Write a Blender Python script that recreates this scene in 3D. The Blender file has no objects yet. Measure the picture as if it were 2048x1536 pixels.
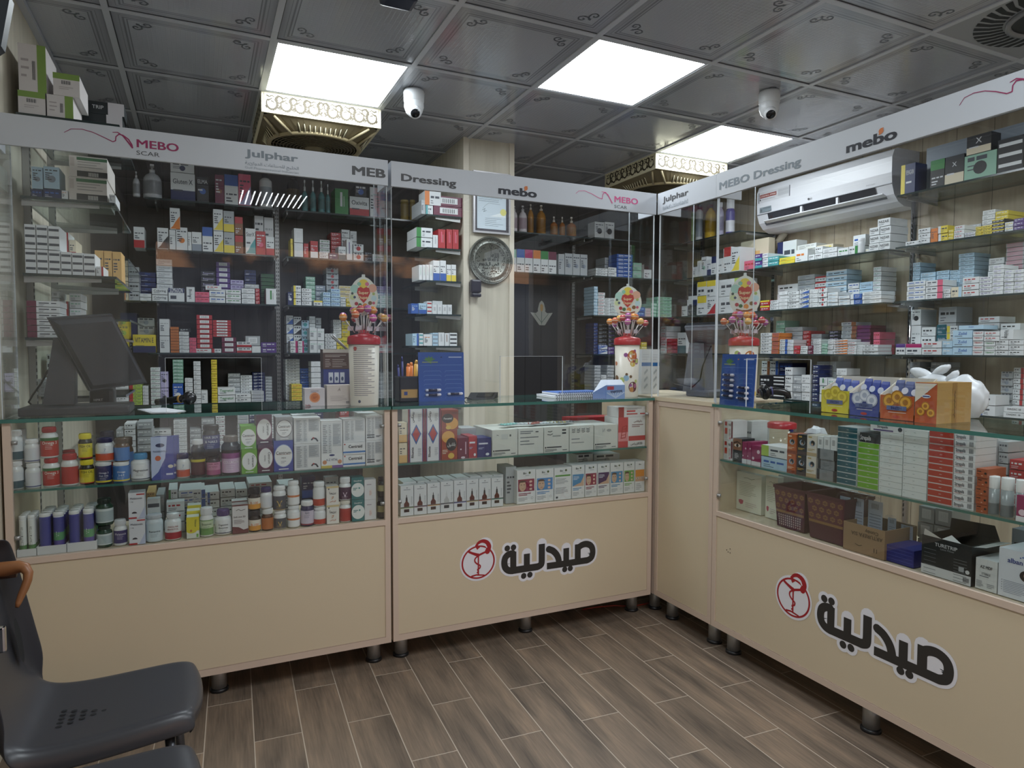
import bpy, bmesh, math, random
from mathutils import Vector, Matrix
sc = bpy.context.scene
COL = sc.collection
random.seed(7)
# ------------------------------------------------------------------ camera
F, YAW, PIT, ROL, CAMZ = 1337.7, 0.436337, 0.0495724, -0.00245635, 1.28
_f = Vector((math.sin(YAW) * math.cos(PIT), math.cos(YAW) * math.cos(PIT), -math.sin(PIT)))
_r = Vector((math.cos(YAW), -math.sin(YAW), 0)); _d = _f.cross(_r)
CR = _r * math.cos(ROL) + _d * math.sin(ROL); CD = -_r * math.sin(ROL) + _d * math.cos(ROL)
cam_data = bpy.data.cameras.new('camera'); cam = bpy.data.objects.new('camera', cam_data); COL.objects.link(cam)
M3 = Matrix((CR, -CD, -_f)).transposed()
cam.matrix_world = Matrix.Translation((0, 0, CAMZ)) @ M3.to_4x4()
cam_data.sensor_width = 36.0; cam_data.lens = F / 2048 * 36; cam_data.clip_start = 0.02
sc.camera = cam
# ------------------------------------------------------------------ view, world, sun
sc.view_settings.view_transform = 'Standard'; sc.view_settings.look = 'None'
sc.view_settings.gamma = 1.0; sc.view_settings.use_curve_mapping = False
sc.view_settings.exposure = 1.15
sc.cycles.transparent_max_bounces = 40; sc.cycles.max_bounces = 12; sc.cycles.diffuse_bounces = 6; sc.cycles.glossy_bounces = 4
W = bpy.data.worlds.new('daylight'); sc.world = W; W.use_nodes = True
W.node_tree.nodes['Background'].inputs[0].default_value = (0.60, 0.72, 0.92, 1)
W.node_tree.nodes['Background'].inputs[1].default_value = 2.2
sun = bpy.data.lights.new('sun', 'SUN'); sun.energy = 3.0; sun.angle = 0.01; sun.color = (1, 0.93, 0.82)
so = bpy.data.objects.new('sun', sun); COL.objects.link(so); so.rotation_euler = (math.radians(-48), 0, math.radians(14))
PANEL_E = 9.0          # ceiling panel strength
# ------------------------------------------------------------------ colours and materials
def lin(h):
    h = h.lstrip('#'); o = []
    for i in (0, 2, 4):
        c = int(h[i:i + 2], 16) / 255
        o.append(c / 12.92 if c <= 0.04045 else ((c + 0.055) / 1.055) ** 2.4)
    return (*o, 1)
MC = {}
def pm(h, rough=0.45, metal=0.0, name=None, spec=0.5):
    k = (h, rough, metal, spec)
    if k not in MC:
        m = bpy.data.materials.new(name or 'paint_' + h.strip('#')); m.use_nodes = True
        b = m.node_tree.nodes['Principled BSDF']
        b.inputs['Base Color'].default_value = lin(h); b.inputs['Roughness'].default_value = rough
        b.inputs['Metallic'].default_value = metal; b.inputs['Specular IOR Level'].default_value = spec
        MC[k] = m
    return MC[k]
def nodes(name):
    m = bpy.data.materials.new(name); m.use_nodes = True
    nt = m.node_tree; return m, nt, nt.nodes['Principled BSDF']
def N(nt, t, **kw):
    n = nt.nodes.new(t)
    for k, v in kw.items():
        if k.startswith('i_'): n.inputs[k[2:].replace('_', ' ')].default_value = v
        else: setattr(n, k, v)
    return n
def sheet_glass(name, tint, ior=1.45, rough=0.0, k=1.0):
    m = bpy.data.materials.new(name); m.use_nodes = True; nt = m.node_tree
    for n in list(nt.nodes): nt.nodes.remove(n)
    out = N(nt, 'ShaderNodeOutputMaterial'); mx = N(nt, 'ShaderNodeMixShader'); tr = N(nt, 'ShaderNodeBsdfTransparent')
    gl = N(nt, 'ShaderNodeBsdfGlossy'); lw = N(nt, 'ShaderNodeLayerWeight'); lw.inputs[0].default_value = 0.5
    f0 = ((ior - 1) / (ior + 1)) ** 2; p5 = N(nt, 'ShaderNodeMath', operation='POWER'); p5.inputs[1].default_value = 5
    fr = N(nt, 'ShaderNodeMath', operation='MULTIPLY_ADD'); fr.inputs[1].default_value = 1 - f0; fr.inputs[2].default_value = f0
    nt.links.new(lw.outputs['Facing'], p5.inputs[0]); nt.links.new(p5.outputs[0], fr.inputs[0])
    tr.inputs[0].default_value = (*tint, 1); gl.inputs['Roughness'].default_value = rough
    gl.inputs[0].default_value = (k, k, k, 1)
    nt.links.new(fr.outputs[0], mx.inputs[0]); nt.links.new(tr.outputs[0], mx.inputs[1]); nt.links.new(gl.outputs[0], mx.inputs[2])
    nt.links.new(mx.outputs[0], out.inputs[0]); return m
ACRYL = sheet_glass('clear_acrylic', (0.965, 0.972, 0.975), 1.5)
GLASS = sheet_glass('clear_glass', (0.955, 0.972, 0.965), 1.5)
EDGE = pm('#3f6f66', 0.12, name='green_glass_edge')
SHELFG = sheet_glass('shelf_glass', (0.80, 0.86, 0.85), 1.5)
DKEDGE = pm('#2c3838', 0.15, name='dark_glass_edge')
AEDGE = pm('#d8dee2', 0.2, name='acrylic_edge')
CLEARP = sheet_glass('clear_plastic', (0.9, 0.92, 0.93), 1.4, 0.08)
STEEL = pm('#a2a2a0', 0.34, 0.55, 'brushed_steel')
CHROME = pm('#c8cace', 0.08, 1.0, 'chrome')
BLACKP = pm('#1c1d20', 0.35, name='black_plastic')
DGREY = pm('#303136', 0.42, name='dark_grey_plastic')
CREAM = pm('#d2c3a8', 0.35, name='cream_laminate')
CREAMT = pm('#d0bcab', 0.4, name='cream_edge_trim')
WHITEP = pm('#dfe0e2', 0.35, name='white_gloss_plastic')
# ------------------------------------------------------------------ mesh builder
class MB:
    def __init__(s): s.v = []; s.f = []; s.mi = []; s.m = []; s.sm = []
    def mat(s, m):
        if m not in s.m: s.m.append(m)
        return s.m.index(m)
    def add(s, vs, fs, m, smooth=False):
        b = len(s.v); i = s.mat(m); s.v.extend([tuple(v) for v in vs])
        for f in fs: s.f.append([b + k for k in f]); s.mi.append(i); s.sm.append(smooth)
    def box(s, x0, x1, y0, y1, z0, z1, m, mf=None):
        vs = [(x0, y0, z0), (x1, y0, z0), (x1, y1, z0), (x0, y1, z0), (x0, y0, z1), (x1, y0, z1), (x1, y1, z1), (x0, y1, z1)]
        fs = {'b': (3, 2, 1, 0), 't': (4, 5, 6, 7), 'f': (0, 1, 5, 4), 'r': (1, 2, 6, 5), 'k': (2, 3, 7, 6), 'l': (3, 0, 4, 7)}
        for k, f in fs.items(): s.add([vs[i] for i in f], [(0, 1, 2, 3)], (mf or {}).get(k, m))
    def cbox(s, x0, x1, y0, y1, z0, z1, m, c=0.004):
        """box with chamfered edges"""
        bm = bmesh.new(); bmesh.ops.create_cube(bm, size=1)
        for v in bm.verts: v.co = Vector(((x0 + x1) / 2 + v.co.x * (x1 - x0), (y0 + y1) / 2 + v.co.y * (y1 - y0), (z0 + z1) / 2 + v.co.z * (z1 - z0)))
        bmesh.ops.bevel(bm, geom=bm.edges[:], offset=c, segments=2, affect='EDGES', profile=0.6)
        s.bm(bm, m)
    def bm(s, bm, m, smooth=False, mtx=None):
        bm.verts.index_update()
        s.add([(mtx @ v.co if mtx else v.co) for v in bm.verts], [[v.index for v in f.verts] for f in bm.faces], m, smooth); bm.free()
    def quad(s, a, b, c, d, m): s.add([a, b, c, d], [(0, 1, 2, 3)], m)
    def lathe(s, prof, m, seg=20, c=(0, 0, 0), smooth=True, cap=True, sx=1, sy=1):
        vs = []; fs = []; n = len(prof)
        for i in range(seg):
            a = 2 * math.pi * i / seg
            for r, z in prof: vs.append((c[0] + r * math.sin(a) * sx, c[1] - r * math.cos(a) * sy, c[2] + z))
        for i in range(seg):
            j = (i + 1) % seg
            for k in range(n - 1): fs.append((i * n + k, j * n + k, j * n + k + 1, i * n + k + 1))
        if cap:
            if prof[0][0] > 1e-6: fs.append([i * n for i in range(seg)][::-1])
            if prof[-1][0] > 1e-6: fs.append([i * n + n - 1 for i in range(seg)])
        s.add(vs, fs, m, smooth)
    def tube(s, pts, r, m, seg=10, cap=True, rs=None):
        pts = [Vector(p) for p in pts]; vs = []; fs = []; n = len(pts); up = None
        for i, p in enumerate(pts):
            t = (pts[min(i + 1, n - 1)] - pts[max(i - 1, 0)]).normalized()
            if up is None: up = t.orthogonal().normalized()
            up = (up - t * up.dot(t)).normalized(); w = t.cross(up); rr = rs[i] if rs else r
            for k in range(seg):
                a = 2 * math.pi * k / seg; vs.append(p + (up * math.cos(a) + w * math.sin(a)) * rr)
        for i in range(n - 1):
            for k in range(seg):
                k2 = (k + 1) % seg; fs.append((i * seg + k, i * seg + k2, i * seg + seg + k2, i * seg + seg + k))
        if cap: fs.append(list(range(seg))[::-1]); fs.append([(n - 1) * seg + k for k in range(seg)])
        s.add(vs, fs, m, True)
    def prism(s, poly, z0, z1, m, fr=None, side=None):
        """polygon in a frame (or local xz, depth y) extruded between offsets along the frame normal"""
        fr = fr or LOCF; n = len(poly)
        a = [fr(u, v, z0) for u, v in poly]; b = [fr(u, v, z1) for u, v in poly]
        s.add(a, [list(range(n))[::-1]], m); s.add(b, [list(range(n))], m)
        s.add(a + b, [(i, (i + 1) % n, n + (i + 1) % n, n + i) for i in range(n)], side or m)
    def flat(s, poly, m, fr=None, off=0.0005):
        fr = fr or LOCF; off += (len(s.f) % 60) * 3e-6; s.add([fr(u, v, off) for u, v in poly], [list(range(len(poly)))], m)
    def rect(s, u0, u1, v0, v1, m, fr=None, off=0.0005): s.flat([(u0, v0), (u1, v0), (u1, v1), (u0, v1)], m, fr, off)
    def disc(s, u, v, r, m, fr=None, off=0.0006, seg=20, ry=None, r0=0, a0=0, a1=360):
        ry = ry or r; fr = fr or LOCF; full = a1 - a0 >= 360
        A = [math.radians(a0 + (a1 - a0) * i / seg) for i in range(seg + (0 if full else 1))]
        if r0 == 0: s.flat([(u + r * math.cos(a), v + ry * math.sin(a)) for a in A], m, fr, off)
        else:
            k = r0 / r; vs = [fr(u + r * math.cos(a), v + ry * math.sin(a), off) for a in A] + [fr(u + r * k * math.cos(a), v + ry * k * math.sin(a), off) for a in A]
            n = len(A); s.add(vs, [(i, (i + 1) % n, n + (i + 1) % n, n + i) for i in range(n if full else n - 1)], m)
    def stroke(s, pts, w, m, fr=None, off=0.0006, rnd=True, w1=None):
        n = len(pts) - 1
        for i in range(n):
            (a, b), (c, d) = pts[i], pts[i + 1]; L = math.hypot(c - a, d - b) or 1e-9
            wa = w + ((w1 - w) * i / n if w1 is not None else 0); wb = w + ((w1 - w) * (i + 1) / n if w1 is not None else 0)
            px, pz = -(d - b) / L / 2, (c - a) / L / 2
            s.flat([(a - px * wa, b - pz * wa), (c - px * wb, d - pz * wb), (c + px * wb, d + pz * wb), (a + px * wa, b + pz * wa)], m, fr, off)
        if rnd:
            for i, (u, v) in enumerate(pts if rnd is True else pts[1:-1]):
                k = i if rnd is True else i + 1
                s.disc(u, v, (w + ((w1 - w) * k / n if w1 is not None else 0)) / 2, m, fr, off, 12)
    def text(s, t, u, v, h, m, fr=None, off=0.0007, align='c', bold=0.0, width=None, rot=0, wrap=None, maxw=None):
        """text with cap height h, anchored at (u, v) = centre (or left) of the cap box"""
        vs, fs, tw = text_mesh(t); k = h / 0.73; kx = width / tw if width else k
        if maxw and tw * kx > maxw: kx = maxw / tw
        fr = fr or LOCF; off += (len(s.f) % 7) * 4e-6
        ca, sa = math.cos(math.radians(rot)), math.sin(math.radians(rot))
        B = bold * .75; kx *= tw / (tw + 2 * B) if width else 1
        for i, (bx_, by_) in enumerate(((0, 0), (B, 0), (-B, 0), (0, B), (0, -B), (B, B), (-B, -B), (B, -B), (-B, B)) if bold else ((0, 0),)):
            out = []
            for x, y in vs:
                x = (x + bx_ - (tw / 2 if align == 'c' else 0)) * kx; y = (y + by_ * .6 - 0.365) * k
                x, y = x * ca - y * sa, x * sa + y * ca
                out.append(wrap(u + x, v + y) if wrap else fr(u + x, v + y, off + i * 5e-6))
            s.add(out, fs, m)
    def mesh(s, name):
        me = bpy.data.meshes.new(name); me.from_pydata(s.v, [], s.f)
        for m in s.m: me.materials.append(m)
        me.polygons.foreach_set('material_index', s.mi); me.polygons.foreach_set('use_smooth', s.sm); me.update(); return me
    def build(s, name, parent=None, world=True, loc=None):
        if parent is not None and world:
            L = parent.matrix_world.translation if parent.parent is None else parent['_w']
            L = Vector(L); s.v = [tuple(Vector(v) - L) for v in s.v]
        o = bpy.data.objects.new(name, s.mesh(name)); COL.objects.link(o)
        if parent is not None: o.parent = parent
        if loc is not None: o.location = loc
        if parent is not None: o['_w'] = tuple(parent['_w']) if parent.get('_w') is not None else tuple(parent.location)
        return o
def LOCF(u, v, o): return (u, -o, v)
def frameY(y): return lambda u, v, o: (u, y - o, v)          # plane facing -Y
def frameX(x): return lambda u, v, o: (x - o, -u, v)         # plane facing -X, u = -y
def frameZ(z): return lambda u, v, o: (u, v, z + o)
TC = {}
def text_mesh(t, bold=0.0):
    k = (t, bold)
    if k not in TC:
        c = bpy.data.curves.new('lettering', 'FONT'); c.body = t; c.resolution_u = 2 if len(t) > 7 else 3; c.offset = bold; c.fill_mode = 'FRONT' if hasattr(c, 'fill_mode') else c.fill_mode
        o = bpy.data.objects.new('lettering', c); me = bpy.data.meshes.new_from_object(o)
        vs = [(v.co.x, v.co.y) for v in me.vertices]; fs = [list(p.vertices) for p in me.polygons]
        x0 = min(v[0] for v in vs) if vs else 0; x1 = max(v[0] for v in vs) if vs else 1
        TC[k] = ([(x - x0, y) for x, y in vs], fs, x1 - x0)
        bpy.data.objects.remove(o); bpy.data.curves.remove(c); bpy.data.meshes.remove(me)
    return TC[k]
AF = {'ا': (0xFE8D, 2), 'ب': (0xFE8F, 4), 'ت': (0xFE95, 4), 'ة': (0xFE93, 2), 'ج': (0xFE9D, 4), 'ح': (0xFEA1, 4), 'خ': (0xFEA5, 4), 'د': (0xFEA9, 2),
      'ر': (0xFEAD, 2), 'ز': (0xFEAF, 2), 'س': (0xFEB1, 4), 'ش': (0xFEB5, 4), 'ص': (0xFEB9, 4), 'ع': (0xFEC9, 4), 'ف': (0xFED1, 4), 'ك': (0xFED9, 4),
      'ل': (0xFEDD, 4), 'م': (0xFEE1, 4), 'ن': (0xFEE5, 4), 'ه': (0xFEE9, 4), 'و': (0xFEED, 2), 'ي': (0xFEF1, 4)}
def arabic(t):
    out = []
    for i, ch in enumerate(t):
        if ch not in AF: out.append(ch); continue
        cp, n = AF[ch]; p = i > 0 and AF.get(t[i - 1], (0, 2))[1] == 4; q = n == 4 and i + 1 < len(t) and t[i + 1] in AF
        out.append(chr(cp + ((3 if q else 1) if p else (2 if q else 0))))
    return ''.join(reversed(out))
# ------------------------------------------------------------------ pixel -> place on a known plane
def ray(x, y): return CR * ((x - 1024) / F) + CD * ((y - 768) / F) + _f
def onY(x, y, Y): d = ray(x, y); return Vector((0, 0, CAMZ)) + d * (Y / d.y)
def onX(x, y, X): d = ray(x, y); return Vector((0, 0, CAMZ)) + d * (X / d.x)
def onZ(x, y, Z): d = ray(x, y); return Vector((0, 0, CAMZ)) + d * ((Z - CAMZ) / d.z)
class Crop:
    def __init__(s, ox, oy, k): s.ox, s.oy, s.k = ox, oy, k
    def __call__(s, x, y): return (s.ox + x / s.k, s.oy + y / s.k)
def smooth(pts, n=6):
    out = []
    for i in range(len(pts) - 1):
        p0, p1, p2, p3 = pts[max(i - 1, 0)], pts[i], pts[i + 1], pts[min(i + 2, len(pts) - 1)]
        for k in range(n):
            t = k / n; out.append(tuple(.5 * (2 * b + (c - a) * t + (2 * a - 5 * b + 4 * c - d) * t * t + (3 * b - a - 3 * c + d) * t ** 3) for a, b, c, d in zip(p0, p1, p2, p3)))
    return out + [pts[-1]]
# ------------------------------------------------------------------ tags
def tag(o, label=None, cat=None, group=None, kind=None):
    if label: o['label'] = label
    if cat: o['category'] = cat
    if group: o['group'] = group
    if kind: o['kind'] = kind
    return o
def empty(name, loc, label=None, cat=None, group=None, rz=0):
    o = bpy.data.objects.new(name, None); COL.objects.link(o); o.location = loc; o.rotation_euler = (0, 0, rz); o['_w'] = tuple(loc)
    o.matrix_world = Matrix.Translation(loc) @ Matrix.Rotation(rz, 4, 'Z')
    return tag(o, label, cat, group)
def struct(o): o['kind'] = 'structure'; return o
def dup(o, parent=None):
    c = o.copy(); COL.objects.link(c)
    if parent is not None: c.parent = parent
    for ch in list(o.children): dup(ch, c)
    return c
ORD = 'zeroth first second third fourth fifth sixth seventh eighth ninth tenth eleventh twelfth thirteenth fourteenth fifteenth sixteenth seventeenth eighteenth nineteenth twentieth'.split()
def od(n): return ORD[n] if n < len(ORD) else ORD[20] + '-plus-' + ORD[n - 20] if n < 40 else str(n)
# ================================================================== SETTING
XL, XR, YB, YF, ZC = -0.585, 3.93, 4.76, -1.7, 2.57
FY, RX = 2.61, 1.977                     # front planes of the counters
def mat_floor():
    m, nt, b = nodes('wood_look_tiles'); L = nt.links.new
    g = N(nt, 'ShaderNodeNewGeometry'); th = math.radians(2.4)
    d1 = N(nt, 'ShaderNodeVectorMath', operation='DOT_PRODUCT'); d1.inputs[1].default_value = (math.sin(th), math.cos(th), 0)
    d2 = N(nt, 'ShaderNodeVectorMath', operation='DOT_PRODUCT'); d2.inputs[1].default_value = (math.cos(th), -math.sin(th), 0)
    L(g.outputs['Position'], d1.inputs[0]); L(g.outputs['Position'], d2.inputs[0])
    cx = N(nt, 'ShaderNodeCombineXYZ'); a1 = N(nt, 'ShaderNodeMath', operation='ADD'); a2 = N(nt, 'ShaderNodeMath', operation='ADD')
    a1.inputs[1].default_value = -0.22 + 5.9; a2.inputs[1].default_value = -0.042 + 3.0
    L(d1.outputs['Value'], a1.inputs[0]); L(d2.outputs['Value'], a2.inputs[0]); L(a1.outputs[0], cx.inputs[0]); L(a2.outputs[0], cx.inputs[1])
    br = N(nt, 'ShaderNodeTexBrick', offset=0.5, offset_frequency=2, squash=1.0)
    br.inputs['Scale'].default_value = 1; br.inputs['Brick Width'].default_value = 0.59; br.inputs['Row Height'].default_value = 0.15
    br.inputs['Mortar Size'].default_value = 0.0016; br.inputs['Mortar Smooth'].default_value = 0.0; br.inputs['Bias'].default_value = 0
    br.inputs['Color1'].default_value = (0, 0, 0, 1); br.inputs['Color2'].default_value = (1, 1, 1, 1); br.inputs['Mortar'].default_value = (0.5, 0.5, 0.5, 1)
    L(cx.outputs[0], br.inputs['Vector'])
    mp = N(nt, 'ShaderNodeMapping'); mp.inputs['Scale'].default_value = (1.3, 9, 1); L(cx.outputs[0], mp.inputs['Vector'])
    mw = N(nt, 'ShaderNodeMath', operation='MULTIPLY'); mw.inputs[1].default_value = 37; L(br.outputs['Color'], mw.inputs[0])
    n1 = N(nt, 'ShaderNodeTexNoise', noise_dimensions='4D'); n1.inputs['Scale'].default_value = 1.5; n1.inputs['Detail'].default_value = 3; n1.inputs['Distortion'].default_value = 0.5
    L(mp.outputs[0], n1.inputs['Vector']); L(mw.outputs[0], n1.inputs['W'])
    mp2 = N(nt, 'ShaderNodeMapping'); mp2.inputs['Scale'].default_value = (5, 90, 1); L(cx.outputs[0], mp2.inputs['Vector'])
    n2 = N(nt, 'ShaderNodeTexNoise', noise_dimensions='4D'); n2.inputs['Scale'].default_value = 2; n2.inputs['Detail'].default_value = 5; L(mp2.outputs[0], n2.inputs['Vector']); L(mw.outputs[0], n2.inputs['W'])
    r1 = N(nt, 'ShaderNodeValToRGB'); e = r1.color_ramp.elements
    e[0].position = 0.30; e[0].color = lin('#463d36'); e[1].position = 0.70; e[1].color = lin('#97806a')
    q = r1.color_ramp.elements.new(0.46); q.color = lin('#6b5d50'); q = r1.color_ramp.elements.new(0.56); q.color = lin('#7d6c5c')
    ad = N(nt, 'ShaderNodeMix', data_type='FLOAT'); ad.inputs['Factor'].default_value = 0.3; L(n1.outputs['Fac'], ad.inputs[2]); L(n2.outputs['Fac'], ad.inputs[3])
    L(ad.outputs[0], r1.inputs[0])
    mx = N(nt, 'ShaderNodeMix', data_type='RGBA'); mx.inputs[7].default_value = lin('#b5a898'); L(br.outputs['Fac'], mx.inputs[0]); L(r1.outputs[0], mx.inputs[6])
    L(mx.outputs[2], b.inputs['Base Color']); b.inputs['Roughness'].default_value = 0.48
    bp = N(nt, 'ShaderNodeBump'); bp.inputs['Strength'].default_value = 0.15; bp.inputs['Distance'].default_value = 0.002; L(n2.outputs['Fac'], bp.inputs['Height']); L(bp.outputs[0], b.inputs['Normal'])
    return m
def mat_panel(name, c1, c2, groove, pitch=0.2, axis=0, rough=0.5):
    """wall cladding: vertical boards with a thin groove every pitch metres and soft vertical grain"""
    m, nt, b = nodes(name); L = nt.links.new
    g = N(nt, 'ShaderNodeNewGeometry'); sx = N(nt, 'ShaderNodeSeparateXYZ'); L(g.outputs['Position'], sx.inputs[0])
    ax = N(nt, 'ShaderNodeMath', operation='ADD'); L(sx.outputs[0], ax.inputs[0]); L(sx.outputs[1], ax.inputs[1])
    ad = N(nt, 'ShaderNodeMath', operation='ADD'); ad.inputs[1].default_value = 10.03; L(ax.outputs[0], ad.inputs[0])
    dv = N(nt, 'ShaderNodeMath', operation='DIVIDE'); dv.inputs[1].default_value = pitch; L(ad.outputs[0], dv.inputs[0])
    fr = N(nt, 'ShaderNodeMath', operation='FRACT'); L(dv.outputs[0], fr.inputs[0])
    lt = N(nt, 'ShaderNodeMath', operation='LESS_THAN'); lt.inputs[1].default_value = 0.003 / pitch; L(fr.outputs[0], lt.inputs[0])
    mp = N(nt, 'ShaderNodeMapping'); mp.inputs['Scale'].default_value = (14, 14, 0.8); L(g.outputs['Position'], mp.inputs['Vector'])
    n1 = N(nt, 'ShaderNodeTexNoise'); n1.inputs['Scale'].default_value = 1.6; n1.inputs['Detail'].default_value = 5; L(mp.outputs[0], n1.inputs['Vector'])
    r = N(nt, 'ShaderNodeValToRGB'); r.color_ramp.elements[0].position = 0.35; r.color_ramp.elements[0].color = lin(c1); r.color_ramp.elements[1].position = 0.65; r.color_ramp.elements[1].color = lin(c2); L(n1.outputs['Fac'], r.inputs[0])
    mx = N(nt, 'ShaderNodeMix', data_type='RGBA'); mx.inputs[7].default_value = lin(groove); L(lt.outputs[0], mx.inputs[0]); L(r.outputs[0], mx.inputs[6])
    L(mx.outputs[2], b.inputs['Base Color']); b.inputs['Roughness'].default_value = rough; return m
def mat_ceiling():
    m, nt, b = nodes('embossed_ceiling_tile'); L = nt.links.new
    g = N(nt, 'ShaderNodeNewGeometry'); mp = N(nt, 'ShaderNodeMapping'); mp.inputs['Location'].default_value = (-0.5 + 10, -4.0 + 10, 0); mp.inputs['Scale'].default_value = (1 / 0.6, 1 / 0.6, 0)
    L(g.outputs['Position'], mp.inputs['Vector'])
    fr = N(nt, 'ShaderNodeVectorMath', operation='FRACTION'); L(mp.outputs[0], fr.inputs[0])
    sb = N(nt, 'ShaderNodeVectorMath', operation='SUBTRACT'); sb.inputs[1].default_value = (0.5, 0.5, 0); L(fr.outputs[0], sb.inputs[0])
    ab = N(nt, 'ShaderNodeVectorMath', operation='ABSOLUTE'); L(sb.outputs[0], ab.inputs[0])
    sp = N(nt, 'ShaderNodeSeparateXYZ'); L(ab.outputs[0], sp.inputs[0])
    mxm = N(nt, 'ShaderNodeMath', operation='MAXIMUM'); L(sp.outputs[0], mxm.inputs[0]); L(sp.outputs[1], mxm.inputs[1])
    ra = N(nt, 'ShaderNodeValToRGB'); ra.color_ramp.interpolation = 'CONSTANT'; cr = ra.color_ramp.elements
    cr[0].position = 0; cr[0].color = (0.50,) * 3 + (1,); cr[1].position = 0.385; cr[1].color = (0.26,) * 3 + (1,)
    for p, v in ((0.392, 0.44), (0.405, 0.27), (0.415, 0.44), (0.43, 0.28), (0.437, 0.42), (0.45, 0.40)):
        k = ra.color_ramp.elements.new(p); k.color = (v, v, v, 1)
    L(mxm.outputs[0], ra.inputs[0])
    ck = N(nt, 'ShaderNodeTexVoronoi', feature='F1', distance='CHEBYCHEV'); ck.inputs['Scale'].default_value = 55; ck.inputs['Randomness'].default_value = 0; L(g.outputs['Position'], ck.inputs['Vector'])
    ins = N(nt, 'ShaderNodeMath', operation='LESS_THAN'); ins.inputs[1].default_value = 0.375; L(mxm.outputs[0], ins.inputs[0])
    ml = N(nt, 'ShaderNodeMath', operation='MULTIPLY'); L(ck.outputs['Distance'], ml.inputs[0]); L(ins.outputs[0], ml.inputs[1])
    bp = N(nt, 'ShaderNodeBump'); bp.inputs['Strength'].default_value = 0.6; bp.inputs['Distance'].default_value = 0.003; L(ml.outputs[0], bp.inputs['Height']); L(bp.outputs[0], b.inputs['Normal'])
    tint = N(nt, 'ShaderNodeMix', data_type='RGBA', blend_type='MULTIPLY'); tint.inputs[0].default_value = 1; tint.inputs[7].default_value = (0.86, 0.90, 1.0, 1); L(ra.outputs[0], tint.inputs[6])
    L(tint.outputs[2], b.inputs['Base Color']); b.inputs['Roughness'].default_value = 0.14; return m
M_FLOOR = mat_floor(); M_CEIL = mat_ceiling()
M_WALLD = mat_panel('dark_wood_cladding', '#3f3b3a', '#4b4644', '#201d1d', 0.2)
M_WALLB = mat_panel('beige_wood_cladding', '#a3957f', '#b8ab94', '#4c443a', 0.2)
M_COLM = mat_panel('pale_wood_cladding', '#bdb6a4', '#cfc8b6', '#8d8573', 20.0)
b = MB(); b.box(-3, 6, -4, YB + .1, -0.05, 0, M_FLOOR); struct(b.build('floor'))
b = MB(); b.box(XL - .1, XL, YF, YB, 0, ZC, M_COLM); struct(b.build('wall_left'))
b = MB(); b.box(XL - .1, 1.46, YB, YB + .1, 0, ZC, M_WALLD); b.box(1.46, XR + .1, YB, YB + .1, 0, ZC, M_WALLD); struct(b.build('wall_back'))
b = MB(); b.box(XR, XR + .1, YF, YB, 0, ZC, M_WALLB); struct(b.build('wall_right'))
PW = pm('#b9b2a6', .6)
b = MB(); b.box(XL - .1, XR + .1, YF - .12, YF, 2.28, ZC + .3, PW); b.box(XL - .1, -.35, YF - .12, YF, 0, 2.28, PW); b.box(3.5, XR + .1, YF - .12, YF, 0, 2.28, PW); struct(b.build('wall_front'))
b = MB(); b.box(1.47, 1.80, 3.85, YB, 0, ZC, M_COLM)
for x0, x1 in ((1.465, 1.50), (1.772, 1.805)): b.box(x0, x1, 3.843, 3.86, 0, ZC, pm('#cfc7b6', .45))
struct(b.build('column'))
tan, nt, bs_ = nodes('street_facade'); g_ = N(nt, 'ShaderNodeNewGeometry'); n_ = N(nt, 'ShaderNodeTexNoise'); n_.inputs['Scale'].default_value = .75; n_.inputs['Detail'].default_value = 4; nt.links.new(g_.outputs['Position'], n_.inputs['Vector'])
r_ = N(nt, 'ShaderNodeValToRGB'); r_.color_ramp.elements[0].position = .46; r_.color_ramp.elements[0].color = lin('#3a3533'); r_.color_ramp.elements[1].position = .54; r_.color_ramp.elements[1].color = lin('#b37f58'); nt.links.new(n_.outputs['Fac'], r_.inputs[0]); nt.links.new(r_.outputs[0], bs_.inputs['Base Color'])
b = MB(); b.box(-14, 14, -9.2, -9, 2.85, 7, tan); b.box(-14, 14, -9.2, -9, 0, 2.85, pm('#34343a', .7)); struct(b.build('wall_outside'))
b = MB(); b.box(-14, 14, -9, -4, -0.06, -0.01, pm('#8c857c', .8)); struct(b.build('ground_outside'))
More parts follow.
